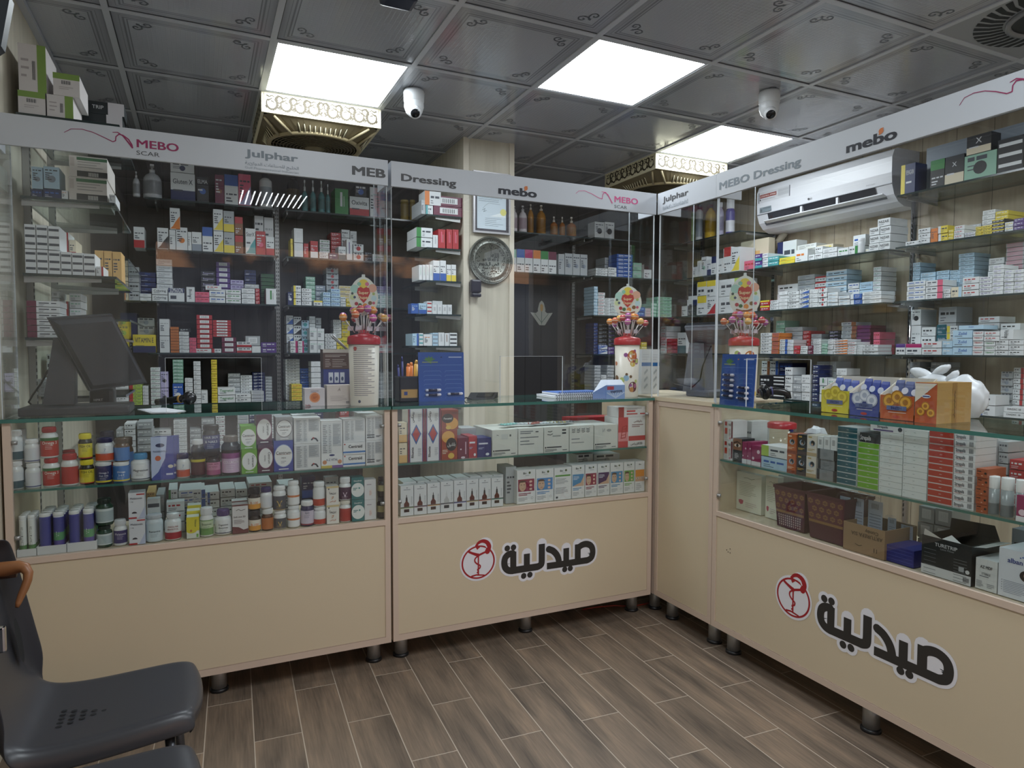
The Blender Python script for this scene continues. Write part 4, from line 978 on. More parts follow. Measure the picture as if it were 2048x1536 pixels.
# ---- column side shelves
row('top shelf on the column side', D1, 'Y', 3.85, 2.09, '''
397 436 380 1 gw0 d.2
440 510 430 1 wt1 d.2
515 806 345 2 mp8 d.16
442 512 335 1 wt1 + d.2
430 586 296 1 wo1 + d.12''', .4)
row('second shelf on the column side', D1, 'Y', 3.85, 1.895, '''
350 505 645 2 wG1 d.2
509 557 715 1 wg7
560 628 660 1 rP7
640 694 660 1 rP7
697 756 662 1 rP7''', .4)
row('third shelf on the column side', D1, 'Y', 3.85, 1.70, '''
375 407 1002 1 we7
410 440 1000 1 we7
443 473 1000 1 we7
476 508 1000 1 we7
511 575 960 1 wb2
578 635 960 1 wb2
640 684 1000 1 wy2
687 732 1000 1 wy2''', .4)
row('fourth shelf on the column side', D1, 'Y', 3.85, 1.50, '''
300 370 1372 1 bl0
373 448 1370 1 lb2
452 499 1352 1 wr9
502 548 1380 1 wg8
551 597 1380 1 wg8
600 645 1382 1 wg8
648 692 1384 1 wg8
505 600 1348 1 wk0 b.08''', .4)
row('fifth shelf on the column side', D3, 'Y', 3.85, 1.309, '''
165 210 95 1 lb3
213 244 92 1 wt9
247 310 100 1 wo0
313 352 90 1 ls9
355 398 88 1 wg7
401 434 92 1 wB7
437 492 90 1 wk9''', .4)
row('lowest shelf on the column side', D4, 'Y', 3.85, .93, '''
320 368 495 1 wk7
371 412 495 1 wk7
415 455 496 1 wk7
458 496 496 1 wk7''', .4)
# ---- far corner past the dark door
row('top shelf in the far corner', D2, 'Y', SFY, LV[0] - .008, '''
845 930 370 1 wk5 d.1
933 1020 372 1 wk5 d.1''', .27, None, (2.78, 3.578))
row('shelf over the dark door', D2, 'Y', SFY, LV[1] - .014, '''
95 146 612 1 we4
150 220 612 1 wb4
223 293 617 1 wM4
297 363 622 1 wo4
366 431 630 1 wG4
434 504 636 1 wm4
522 576 655 1 gs0
580 647 650 1 gs5
650 714 655 1 gs5
717 780 660 1 gs5''')
row('second shelf in the far corner', D2, 'Y', SFY, LV[1] - .008, '''
855 960 785 3 ww0
965 1038 775 2 wk0
1042 1182 660 6 bw0
1186 1262 735 2 eg0
1284 1352 750 1 wk4
935 1038 690 3 gs0 b.13''', .27, None, (2.78, 3.578))
row('third shelf in the far corner', D2, 'Y', SFY, LV[2] - .008, '''
820 872 945 9 lw0
875 936 1000 7 wr0
938 985 1050 6 wk0
988 1050 1050 6 we0
1054 1200 1120 3 we0
1208 1290 1130 2 bl0
1295 1344 1140 3 wr9
1348 1398 1095 4 ew0
1402 1530 1040 6 eG0''', .27, None, (2.78, 3.578))
row('fourth shelf in the far corner', D3, 'Y', SFY, LV[3] - .008, '''
1460 1520 20 10 nb0
1523 1592 180 2 bw6
1595 1640 195 2 pw0
1840 1880 160 3 yw0
1523 1592 20 8 ks0 b.13
1596 1650 40 7 kp0 b.13''', .27, None, (2.78, 3.578))
row('fifth shelf in the far corner', D3, 'Y', SFY, LV[4] - .008, '''
1475 1493 370 5 yy0
1496 1542 330 9 gw0
1546 1585 400 5 wg0
1588 1640 330 9 gw0''', .27, None, (2.78, 3.578))
# ---- beige wall, corner bay before the air conditioner
row('second beige-wall shelf before the air conditioner', D8, 'X', SRX, LV[1], '''
345 377 700 1 wg0
381 411 650 1 wg7
414 457 618 1 we5
460 494 640 1 wn2
497 536 615 1 wn4
540 594 560 1 wk4
597 654 540 1 wr4
657 724 540 1 wy6''')
row('third beige-wall shelf before the air conditioner', D8, 'X', SRX, LV[2], '''
255 300 970 1 wk4
304 342 965 1 nw4
345 380 965 1 wn4
383 455 935 1 wy4
458 532 940 1 wr6
555 744 935 1 wa3
310 380 840 1 wk4 +
383 455 798 1 wy4 +
458 530 795 1 wy4 +
558 742 795 1 wa3 +''')
row('fourth beige-wall shelf before the air conditioner', D8, 'X', SRX, LV[3], '''
88 132 1180 5 wr0
135 218 1280 4 rP0
222 292 1230 1 wT2''')
# ---- beige wall under the air conditioner
row('beige-wall shelf right under the air conditioner', D8, 'X', SRX, LV[1], '''
760 845 648 1 Pr0
848 905 595 2 pt2
908 952 590 3 wp0
955 1040 615 2 tw0
1044 1170 622 2 ya0
1174 1275 558 1 wo0
1280 1330 600 1 wk0
1334 1395 535 2 wk0
1398 1514 545 2 wg0
1518 1603 545 1 wG0
1606 1678 530 1 wG3
1742 1768 555 1 wy0
1771 1855 380 3 wk0=NIZAR
1858 1945 370 3 wk0=NIZAR
1840 1942 306 1 wk0=NIZAR +
735 960 480 1 cO0 b.16 d.06
1030 1185 490 1 wn1 b.16 d.1
1190 1345 515 4 wg0 b.16 d.1
1350 1480 520 3 cy0 b.16 d.1
1640 1740 440 2 wb0 b.16 d.1''')
row('middle beige-wall shelf under the air conditioner', D8, 'X', SRX, LV[2], '''
890 966 970 2 ry4
970 1040 970 3 wk0
1043 1113 900 5 wk8
1117 1206 900 5 wk0
1210 1288 880 4 wb6
1292 1358 880 4 wg0
1361 1432 870 4 wr5
1436 1520 905 4 wl0
1524 1616 935 3 wl0
1620 1712 918 2 bw1=KCZ
1716 1868 898 3 wg0
1030 1190 840 3 wk0 b.13
1190 1330 765 7 gs0 b.13
1335 1422 775 6 wr4 b.13
1425 1590 725 7 lw4 b.13
1600 1690 830 4 wb0 b.13
1694 1800 820 3 ls0=Seretide b.13
1804 1868 700 8 we0 b.13''')
row('third beige-wall shelf under the air conditioner', E3, 'X', SRX, LV[3], '''
935 1038 490 6 wk0
1042 1108 490 5 op9
1112 1184 550 4 wb3
1188 1243 555 4 wL0
1247 1304 608 2 rP0
1307 1373 610 2 wk0
1377 1424 605 2 mm0
1428 1500 550 6 wk0
1504 1558 590 4 ew0
1562 1613 550 6 wk0
1617 1748 550 6 wo6
1752 1830 575 5 wr0
1834 1888 600 4 wg0
1892 2030 600 3 wk0
1078 1160 375 4 ew0 b.13
1165 1326 435 6 gs0 b.13
1330 1400 470 6 rw0 b.13
1405 1500 500 6 gs0 b.13
1570 1680 470 7 kL0 b.13
1690 1828 390 8 gB3 b.13
1832 1960 420 8 mp9 b.13
1985 2045 480 3 Pr0 b.13''')
row('fourth beige-wall shelf under the air conditioner', E3, 'X', SRX, LV[4], '''
925 1048 885 2 kw0
1052 1160 885 2 kw9
1164 1236 810 4 wk0
1240 1316 890 3 gw0
1320 1400 880 3 wg0
1422 1482 790 8 nw0
1486 1560 905 3 wG7
1564 1640 915 3 we0
1644 1740 820 5 wg0
945 1022 750 5 wB3 b.13
1026 1100 750 5 wb3 b.13
1104 1230 770 4 nb0 b.13
1460 1640 755 4 gw0 b.13''')
# ---- beige wall, near bay
row('top beige-wall shelf past the chrome pole', E1, 'X', SRX, LV[0], '''
200 435 430 1 ny1=FEMAGAIN d.1 @hair_kit_box
582 718 375 1 kG4 d.1 @hair_kit_box
722 905 335 1 kc2=X d.1 @hair_kit_box
908 1215 310 1 ek5 d.08 @hair_kit_box
1228 1478 160 1 kw9 d.1 @hair_kit_box
930 1165 130 1 kc2=X + d.08 @hair_kit_box
548 1060 90 1 ss0 b.14 d.12 @pillow_box
1066 1600 -20 1 ss0 b.14 d.12 @pillow_box''', .27, None, (-2.548, -.5))
row('second beige-wall shelf past the chrome pole', E1, 'X', SRX, LV[1], '''
340 455 1160 1 wk0
458 578 1035 3 wk0
655 748 1010 2 yw1
752 802 1050 3 yw0
808 905 1010 3 wr0
908 1008 1078 2 wp0
1012 1070 1022 3 yk0
1074 1168 1010 3 yk0
1172 1290 950 4 ky4
1294 1374 975 2 wy0
1378 1478 940 3 pw0
584 650 1035 1 oo0 d.1
915 1062 1000 4 gw0 b.13
1078 1200 860 6 wg0 b.13
1204 1326 870 6 yw0 b.13''', .27, None, (-2.548, -.5))
row('third beige-wall shelf past the chrome pole', E2, 'X', SRX, LV[2], '''
300 448 330 4 wb0
452 590 320 3 wP3
594 650 395 2 wk0
655 742 375 1 cl3
748 882 295 3 wr0
886 986 295 5 wp0
990 1082 200 7 wL0
1086 1164 240 6 wL0
1168 1245 235 6 wL0
276 406 185 9 ls0 b.13
410 532 260 6 lg0 b.13
536 640 245 7 ls0 b.13
644 712 242 7 ls0 b.13
716 846 105 11 ls0 b.13
958 1080 140 6 wg0 b.13
1100 1245 20 12 gP9 b.13''', .27, None, (-2.548, -.5))
row('fourth beige-wall shelf past the chrome pole', E2, 'X', SRX, LV[3], '''
92 158 835 3 wM0
162 284 835 1 wp4
288 416 835 1 wM4
420 580 815 2 wr0
584 666 812 2 lw0
670 830 725 3 lb0=Zolid
834 918 735 5 wr0=TIBAN_P
922 1010 818 3 wG0=TIBAN_P
1014 1118 805 3 wk0
1122 1242 805 3 wk0
716 918 686 1 lb0=Zolid +
924 1048 735 2 wr0 +
1052 1160 720 1 wn7=Valdox +
262 412 690 1 wg0 b.13
416 530 700 3 wk0 b.13
540 618 680 3 Ts0 b.13
622 710 690 4 wy1 b.13
876 1046 615 6 wr0 b.13
1056 1216 670 4 wk0 b.13
262 412 560 1 wk5 + b.13
555 700 520 3 gk0 b.13 +''', .27, None, (-2.548, -.5))
row('fifth beige-wall shelf past the chrome pole', E2, 'X', SRX, LV[4], '''
868 1014 1250 2 wb1
1080 1246 1350 2 wk0=DIAZAC_10
275 400 980 8 gs0 b.13
490 600 985 8 gw0 b.13
1060 1158 1060 6 gs5 b.13
1162 1246 1030 9 wr3 b.13''', .27, None, (-2.548, -.5))
# ---- lowest shelves, seen through the counters
for bay, c, sp in (('low dark shelf behind the vitamin counter', C6, '''
1490 1668 190 5 wk0
1690 1820 95 8 wg0
1850 1960 180 5 gw0'''), ('low dark shelf behind the multivitamin cartons', C7, '''
110 240 180 6 gw0
250 340 150 8 wm0
465 570 140 8 wn9
575 640 130 8 nw0'''), ('low dark shelf beyond the slotted post', C7, '''
700 900 140 7 wg0
1200 1300 120 7 nw0
1460 1550 100 7 rw0
1600 1760 110 6 wg0''')):
    row(bay, c, 'Y', SFY, .655, sp)

def flush_boxes():
    for nm in NOUN:
        L = sorted([q for q in BOXES if q[9] == nm], key=lambda q: -q[0]); keep, rest = L[:320], L[320:]
        for q in keep:
            o = bpy.data.objects.new(nm, box_mesh(*q[1:2], *q[3:6])); COL.objects.link(o); o.location = q[2]; o.rotation_euler = (0, 0, q[6]); tag(o, q[7], nm.replace('_', ' '), q[8])
        if rest:
            b = MB()
            for q in rest:
                me = box_mesh(q[1], *q[3:6]); mt = Matrix.Translation(q[2]) @ Matrix.Rotation(q[6], 4, 'Z')
                base = len(b.v); b.v.extend(tuple(mt @ v.co) for v in me.vertices)
                for p in me.polygons: b.f.append([base + k for k in p.vertices]); b.mi.append(b.mat(me.materials[p.material_index])); b.sm.append(False)
            tag(b.build(nm + '_stock'), 'the smaller white and coloured medicine packs standing behind the front piles on the wall shelves', nm.replace('_', ' ') + ' stock', None, 'stuff')
# ================================================================== BOTTLES AND JARS
# style: body, cap, cap height share, cap radius share, bands [(z0, z1, colour)], texts [(text, z, height, colour)], words, shape
WB, NV, INK = '#dcdfe0', '#262c5c', '#2f3338'
BS = {
 'tealwhite': (WB, '#e4e6e7', .2, .82, [(.0, .30, '#35535f'), (.30, .62, '#d3d8dc')], [], 'white tub with teal base band'),
 'whitetub': (WB, '#e4e6e7', .2, .82, [(.06, .62, '#cfd3d9'), (.06, .10, '#36407a')], [], 'white tub with thin navy line'),
 'omega': (WB, '#b02f33', .18, .76, [(.06, .60, '#b4362f'), (.56, .68, '#3c6b3a')], [('Omega 3', .50, .10, '#f0ece8')], 'white bottle with red cap and red label'),
 'arthri': (WB, '#b02f33', .20, .80, [(.06, .60, '#b13c38'), (.6, .64, '#d8d5d2')], [], 'red-capped white bottle with plain red label'),
 'fishoil': ('#2b2620', '#e0d235', .22, .86, [(.08, .62, '#d8c93c'), (.05, .09, '#b03a30')], [('FISH OIL', .52, .10, '#20242a')], 'dark bottle with yellow cap and yellow label'),
 'bonewhite': (WB, '#2c2a52', .22, .84, [(.05, .34, '#c8573a')], [('7', .5, .12, '#8aa0b8')], 'white bottle with purple cap and orange patch'),
 'vitomega': ('#2a3260', WB, .20, .92, [(.0, .13, '#dcc93e'), (.13, .78, '#2a3260')], [('Omega 3', .50, .08, '#e8eaf0'), ('Fish Oils', .36, .08, '#e8eaf0')], 'navy tub with white lid and yellow foot'),
 'vitomega369': ('#3d72b4', WB, .20, .92, [(.0, .13, '#dcc93e'), (.13, .78, '#3d72b4')], [('Omega', .52, .09, '#eef2f6'), ('3-6-9', .36, .09, '#eef2f6')], 'blue tub with white lid and yellow foot'),
 'amberblue': ('#5b4230', '#4c3a2c', .22, .86, [(.05, .66, '#3f73b3')], [], 'amber bottle with blue label'),
 'magnes': (WB, '#4d93c4', .22, .70, [(.08, .60, '#e6e8ea'), (.06, .09, '#2a3a50')], [('Magnesium', .40, .09, '#2b3138')], 'squat white bottle with sky-blue cap'),
 'blackyel': ('#20201f', WB, .14, .72, [(.05, .45, '#4a1d24'), (.40, .47, '#c9bc3c')], [], 'black bottle with white cap and yellow band'),
 'hairnavy': ('#22242a', '#1d1e22', .16, .9, [(.25, .75, '#2e3470')], [('HAIR SKIN', .62, .08, '#dfe3ea'), ('& NAILS', .48, .08, '#dfe3ea')], 'dark bottle with navy hair-and-nails label'),
 'hairpink': ('#3a3036', '#2a2528', .12, .8, [(.05, .85, '#c98aa6'), (.05, .3, '#a7567e')], [('HAIR, SKIN', .62, .08, '#7a2c50'), ('& NAILS', .48, .08, '#7a2c50')], 'bottle with pink hair-and-nails label'),
 'collagen': ('#2d2a2c', '#6d645e', .16, .74, [(.05, .52, '#cdb2cf'), (.42, .56, '#8f4f86')], [('COLLAGEN', .33, .075, '#f4ecf4')], 'large dark jar with lilac label and bronze lid'),
 'clearpump': ('#b9bcc0', '#c9cbce', .22, .3, [(.12, .55, '#8d9094')], [], 'clear pump lotion bottle'),
 'greenbot': ('#26402f', '#1d2a22', .2, .74, [(.12, .66, '#cfd8d8'), (.16, .55, '#a8b6ba')], [], 'dark green bottle with pale label'),
 'melat': (WB, '#d0d3d6', .24, .80, [(.10, .66, '#3c3568')], [('Melatonin', .46, .09, '#e8e4f0')], 'small white bottle with violet label'),
 'renav': ('#c9d3d8', '#b9bfc5', .16, .86, [(.04, .70, '#c4d3da')], [('Renavine', .40, .08, '#3c4650')], 'pale bottle with grey lid'),
 'choline': (WB, '#cfd2d4', .2, .72, [(.05, .3, '#a3333a')], [('CHOLINE', .52, .065, '#a3333a'), ('INOSITOL', .42, .065, '#a3333a')], 'white bottle with red swoosh'),
 'greenlab': (WB, '#d5d8da', .26, .86, [(.06, .62, '#6f9a58'), (.3, .55, '#b9c9a8')], [('Enzymes', .44, .07, '#2f4a30')], 'white bottle with green label'),
 'arch': (WB, '#4b3a70', .26, .70, [(.10, .56, '#dfe2e4'), (.07, .10, '#2b3450')], [('Digestive', .42, .075, '#2b3138'), ('Enzymes', .30, .075, '#2b3138')], 'wide white bottle with purple cap'),
 'b100': ('#2a211c', '#1b1b1d', .28, .88, [(.06, .56, '#dfd9cc'), (.06, .28, '#d79a3c')], [('B-100', .34, .11, '#d0702c')], 'dark bottle with cream and orange label'),
 'purplecap': (WB, '#3c3566', .24, .8, [(.1, .6, '#d3d6db')], [], 'white bottle with violet cap'),
 'amberwhite': ('#54341f', WB, .26, .86, [(.06, .58, '#b06a38')], [], 'amber bottle with white cap'),
 'goldv': ('#dcdfe0', '#e2e4e5', .18, .86, [(.04, .60, '#4d4f55'), (.0, .06, '#b89a58')], [('V', .30, .26, '#c9ab62')], 'white bottle with gold-chevron charcoal label'),
 'plainwhite': (WB, '#dfe2e4', .18, .84, [(.05, .72, '#e4e6e7'), (.34, .42, '#c87a4a')], [], 'white bottle with thin orange line'),
 'navygo': ('#2a2c55', '#e1e3e4', .20, .86, [(.10, .62, '#c7bfd0'), (.05, .1, '#8a3040')], [('GO', .54, .08, '#2a2c55')], 'dark blue bottle with white cap'),
 'reddiag': (WB, '#dfe2e4', .2, .88, [(.05, .32, '#b5432f')], [], 'white bottle with red leaf patch'),
 'plumlab': (WB, '#e0e2e4', .26, .8, [(.05, .68, '#43223f')], [('V', .26, .22, '#d8c8d8')], 'white bottle with plum label'),
 'redlab': (WB, '#e0ddd2', .2, .8, [(.05, .68, '#ab3b33')], [], 'white bottle with brick-red label'),
 'darkjar': ('#23211f', '#1c1b1b', .2, .8, [(.3, .6, '#b0a878')], [], 'small black bottle with olive label'),
 'amberlotion': ('#1f1d1c', '#2a2726', .08, .5, [(.3, .8, '#b5a27c')], [], 'tall black bottle with cream label'),
 'pinklotion': ('#dcd5da', '#c9cacb', .18, .35, [(.12, .55, '#c78fae')], [], 'white lotion bottle with pink oval label'),
 'goldoil': ('#a8752e', '#c9c2b5', .18, .35, [(.05, .5, '#b98f50')], [], 'amber oil bottle with gold label'),
 'orangepump': ('#a5662f', '#d9d3c8', .28, .3, [(.08, .5, '#cfae6a')], [], 'orange pump bottle with pale label'),
 'goldcyl': ('#8f7c3e', '#a3914e', .1, .95, [(.2, .8, '#7d6b33')], [], 'gold-coloured cylinder pack'),
 'greenbott': ('#6f8f5a', '#2f3f6a', .16, .6, [(.2, .7, '#8fae78')], [], 'slim green bottle'),
 'whitedark': ('#cfd2d4', '#2a2c33', .14, .6, [(.1, .6, '#8f98a0')], [], 'white bottle with dark cap'),
 'yellowbig': ('#c9a63a', '#33312c', .12, .35, [(.18, .8, '#b8922f')], [], 'big yellow bottle'),
 'lilacbot': ('#b9b5cf', '#d9dadf', .14, .5, [(.15, .7, '#a39cc2')], [], 'lilac bottle'),
 'purplespray': ('#4c4690', '#d7d9dd', .34, .8, [(.05, .35, '#d3d4da'), (.35, .62, '#4c4690')], [], 'white and purple spray bottle'),
 'pilljar': (WB, '#e2e4e5', .2, .95, [(.1, .7, '#d5d8da')], [], 'white tablet jar'),
 'tealspray': ('#5f8f92', '#d3d9da', .34, .32, [(.1, .55, '#79a5a6')], [], 'teal spray bottle with white nozzle'),
 'container': ('#8f9698', '#e3e6e7', .32, 1.0, [(.02, .3, '#6d7375')], [], 'clear cup with tall white lid'),
 'vitgreen': ('#e0e2e2', '#e4e6e6', .09, 1.03, [(.04, .26, '#5a8a50'), (.26, .88, '#dfe3e0')], 'ACIDUM & VIT D3', 'white effervescent tube with green base'),
 'vitblue': ('#4a4a95', '#e4e6e6', .09, 1.03, [(.04, .2, '#7a6aa8'), (.2, .88, '#474a92')], '', 'blue effervescent tube'),
 'vitrain': ('#d9dae2', '#e4e6e6', .09, 1.03, [(.04, .3, '#5c4f9a'), (.3, .5, '#5c9a6a'), (.5, .88, '#474a92')], 'VIT', 'effervescent tube with rainbow label'),
}
def bottle(st, P, r, h, rz, label, group, name='supplement_bottle', cat='bottle'):
    body, cap, ch, cr, bands, texts, _ = BS[st]; M = pm(body, .25); seg = 28 if r > .02 else 18
    zc = h * (1 - ch); neck = r * cr * .93
    tube_like = st.startswith('vit') and name == 'vitamin_tube' or st in ('container', 'goldcyl', 'vitomega', 'vitomega369')
    sh = zc - min(.022, h * .13)
    prof = [(0, 0), (r * .93, 0), (r, .004), (r, zc)] if tube_like else [(0, 0), (r * .92, 0), (r, .005), (r, sh), (r * .93, sh + (zc - sh) * .45), (neck, zc - .001), (neck, zc + h * ch * .3)]
    if cr < .6: prof = [(0, 0), (r * .9, 0), (r, .006), (r, zc * .66), (r * .93, zc * .78), (r * .7, zc * .9), (r * .38, zc * .96), (neck, zc), (neck, zc + h * ch * .2)]
    b = MB(); b.lathe(prof, M, seg); o = bpy.data.objects.new(name, b.mesh(name)); COL.objects.link(o); o.location = P; o.rotation_euler = (0, 0, rz); tag(o, label, cat, group)
    b = MB(); rc = r * cr; z1 = h
    if cr < .4 and ch > .15:            # pump or spray head
        b.lathe([(rc, zc), (rc, zc + h * ch * .4), (rc * .4, zc + h * ch * .42), (rc * .4, zc + h * ch * .75)], pm(cap, .3), 14)
        b.box(-rc * .7, rc * .7, -rc * 2.3, rc * .9, zc + h * ch * .75, h, pm(cap, .3))
    else:
        b.lathe([(rc * .98, zc + .0005), (rc, zc + .002), (rc, z1 - .003), (rc * .94, z1), (0, z1)], pm(cap, .35), seg, cap=False)
        if r > .02: 
            for k in range(seg): 
                a = 2 * math.pi * k / seg; b.box(rc * math.sin(a) - .0008, rc * math.sin(a) + .0008, -rc * math.cos(a) - .0008, -rc * math.cos(a) + .0008, zc + .003, z1 - .004, pm(cap, .35))
    b.build('cap', o, world=False)
    if bands or texts:
        b = MB(); zt = sh - .003 if not tube_like else zc - .002; k = 1.004 if cr >= .6 else 1.0
        for z0, z1_, c in bands:
            z0, z1_ = z0 * h, min(z1_ * h, zt if cr >= .6 else zc * .66)
            if z1_ > z0: b.lathe([(r * k, z0 + .004 * (z0 == 0)), (r * k, z1_)], pm(c, .4), seg, cap=False); k += .0035
        R = r * (k + .004)
        if isinstance(texts, str):
            if texts: b.text(texts, 0, h * .46, r * .62, pm('#4c5a50' if st == 'vitgreen' else '#e8e8f2', .4), None, .001, 'c', .01, None, 90, lambda u, v: (R * math.sin(u / R), -R * math.cos(u / R), v), h * .66)
        else:
            for t_, z, hh, c in texts: b.text(t_, 0, z * h, hh * h, pm(c, .4), None, .001, 'c', .012, None, 0, lambda u, v: (R * math.sin(u / R), -R * math.cos(u / R), v), r * 1.7)
            if len(texts) and r > .02:
                for j in range(3): 
                    z = (texts[-1][1] - .1 - .05 * j) * h
                    if z > .05 * h: b.add([(R * math.sin(a), -R * math.cos(a), zz) for zz in (z, z + .008 * h) for a in (-.5, -.25, 0, .25, .4 - .15 * j)], [(q, q + 1, q + 6, q + 5) for q in range(4)], pm(texts[0][3], .5))
        b.build('label', o, world=False)
    return o
def bottles(bay, crop, axis, plane, z, spec, name='supplement_bottle', cat='bottle', dep=.006):
    prev = {}; its = [l.split() for l in spec.strip().splitlines()]
    for i, q in enumerate(its):
        x0, x1, yt, st = float(q[0]), float(q[1]), float(q[2]), q[3]; on = '+' in q; bk = next((float(s[1:]) for s in q[4:] if s[0] == 'b' and len(s) > 1), 0)
        w0 = .06; pl = plane + dep + bk; X = (x0 + x1) / 2
        for _ in range(3):
            yc = pl + w0 / 2
            if axis == 'Y': a, c, tp = onY(*crop(x0, yt), yc), onY(*crop(x1, yt), yc), onY(*crop(X, yt), yc)
            else: a, c, tp = onX(*crop(x0, yt), yc), onX(*crop(x1, yt), yc), onX(*crop(X, yt), yc)
            w0 = (a - c).length
        ang = math.atan2(tp.x, tp.y); view = math.cos(ang) if axis == 'Y' else math.sin(ang); r = w0 * abs(view) / 2 if True else w0 / 2
        r = w0 / 2 * max(abs(view), .62); zb = prev.get('z', z) if on else z
        P = Vector(((a.x + c.x) / 2, (a.y + c.y) / 2, zb + .0006))
        h = tp.z - zb - .0012
        if on: lb = f'{BS[st][6]}, upper of two, {od(i + 1)} along {bay}'
        else: lb = f'{BS[st][6]}, {od(i + 1)} along {bay}'
        bottle(st, P, r, h, -ang, lb, f'bottles on {bay}', name, cat); prev['z'] = tp.z
V1 = 'vitamin counter shelf'; V0 = 'vitamin counter floor'
bottles(V1, C6, 'Y', FY, .823, '''
62 230 490 tealwhite
62 225 192 tealwhite +
240 398 508 whitetub
230 385 278 whitetub +
410 585 462 omega
385 568 162 omega +
590 765 420 arthri
770 918 478 fishoil
757 898 225 fishoil +
925 1090 498 vitomega
925 1112 262 bonewhite +
1096 1262 498 vitomega369
1106 1262 270 amberblue +
1270 1464 418 magnes
1716 1850 420 bonewhite
1855 2000 282 blackyel''', dep=.03)
bottles('rear of ' + V1, C6, 'Y', FY, .823, '''
600 745 385 arthri
1130 1300 262 amberblue
960 1120 200 bonewhite
150 270 182 tealwhite''', dep=.14)
bottles('vitamin shelf past the pouches', C7, 'Y', FY, .823, '''
156 296 545 hairpink
118 288 240 hairnavy +
300 487 345 collagen''', dep=.03)
bottles(V0, C6, 'Y', FY, .602, '''
936 1096 1118 greenbot
926 1104 856 greenbot +
1102 1240 1062 melat
1420 1588 1010 renav
1602 1766 1000 choline''', dep=.03)
bottles('vitamin floor, yellow-carton side', C7, 'Y', FY, .602, '''
92 226 1042 greenlab
236 408 1060 arch
568 690 1066 b100
562 686 850 b100 +
694 812 1050 amberwhite
680 800 845 purplecap +
815 938 1072 goldv
806 934 830 goldv +
946 1070 1020 plainwhite
946 1066 782 plainwhite +
1076 1206 976 navygo
1202 1324 1032 reddiag
1196 1314 792 reddiag +
1455 1570 970 redlab
1450 1570 748 plumlab +
1822 1922 940 darkjar
1826 1926 745 darkjar +''', dep=.03)
# trays of effervescent tubes
ti = 0
for (x0, x1, yt, tubes) in ((88, 355, 1362, ((95, 215, 1042, 'vitgreen'), (218, 345, 1030, 'vitgreen'))), (362, 648, 1322, ((396, 520, 1012, 'vitblue'), (522, 640, 1000, 'vitrain'))), (654, 945, 1287, ((686, 800, 986, 'vitblue'), (806, 922, 970, 'vitrain')))):
    pl = FY + .022; a, c = onY(*C6(x0, yt + 60), pl), onY(*C6(x1, yt + 60), pl); a.x = max(a.x, -.553); zt = onY(*C6((x0 + x1) / 2, yt), pl).z; dp = .20
    nm = ('end', 'middle', 'inner')[ti]
    t = empty('cardboard_tray', ((a.x + c.x) / 2, pl + dp / 2, .602), f'white card tray full of vitamin tubes, {nm} one of three on the counter floor', 'tray', 'white trays of vitamin tubes')
    b = MB(); CW = pm('#d2d5d8', .6); b.box(a.x, c.x, pl, pl + .002, .602, zt, CW); b.build('front_wall', t)
    b = MB(); b.box(a.x, c.x, pl + .002, pl + dp, .602, .604, CW); b.box(a.x, a.x + .002, pl + .002, pl + dp, .604, zt, CW); b.box(c.x - .002, c.x, pl + .002, pl + dp, .604, zt, CW); b.box(a.x, c.x, pl + dp - .002, pl + dp, .604, zt, CW); b.build('tray_body', t)
    for j, (q0, q1, qt, st) in enumerate(tubes):
        for k in range(4):
            y = pl + .004 + .016 + k * .042; r = .0155; w = (onY(*C6(q1, qt), pl).x - onY(*C6(q0, qt), pl).x); r = min(w / 2 * .9, (c.x - a.x) / 4 - .003)
            xm = a.x + .003 + r + j * ((c.x - a.x) / 2 - .002) + .002; h = onY(*C6((q0 + q1) / 2, qt), pl).z - .605 - k * 0
            y = pl + .004 + r + k * (2 * r + .002)
            if y + r > pl + dp - .003: continue
            bottle(st, (xm, y, .6045), r, h, -.12, f'{BS[st][6]}, {("first", "second", "third", "fourth")[k]} back in {("outer", "inner")[j]} file, {nm} tray', 'vitamin tubes in white trays', 'vitamin_tube', 'tube')
    ti += 1
# bottles on the wall shelves
bottles('top dark shelf behind the monitor', C2, 'Y', SFY, LV[0], '''
968 1022 270 clearpump
1042 1180 222 clearpump''', 'lotion_bottle')
bottles('top dark shelf at the slotted post', C3, 'Y', SFY, LV[0], '''
504 598 285 whitedark
706 800 300 amberlotion
815 860 332 tealspray
876 920 335 tealspray
936 984 340 tealspray
990 1024 362 tealspray''', 'lotion_bottle')
bottles('top dark shelf beside the column', D1, 'Y', SFY, LV[0], '''
196 276 385 goldcyl
282 338 385 goldcyl''', 'cylinder_pack', 'cylinder pack')
bottles('shelf over the dark door', D2, 'Y', SFY, LV[0] - .014, '''
104 155 235 pinklotion
164 240 235 pinklotion
246 300 220 goldoil
324 408 230 goldoil
446 514 330 orangepump
528 580 332 orangepump
592 680 335 orangepump''', 'lotion_bottle')
bottles('top beige-wall shelf before the air conditioner', D8, 'X', SRX, LV[0], '''
335 366 212 greenbott
372 430 200 whitedark
446 538 195 yellowbig
545 602 182 lilacbot
616 690 130 purplespray''', 'lotion_bottle')
bottles('beige-wall shelf under the air conditioner', D8, 'X', SRX, LV[1], '''
1682 1740 470 pilljar''', 'tablet_jar', 'jar')
bottles('the lozenge shelf', E5, 'X', RX, .823, '''
1032 1130 492 container
1134 1240 505 container
1244 1330 520 container''', 'plastic_cup', 'cup', .03)
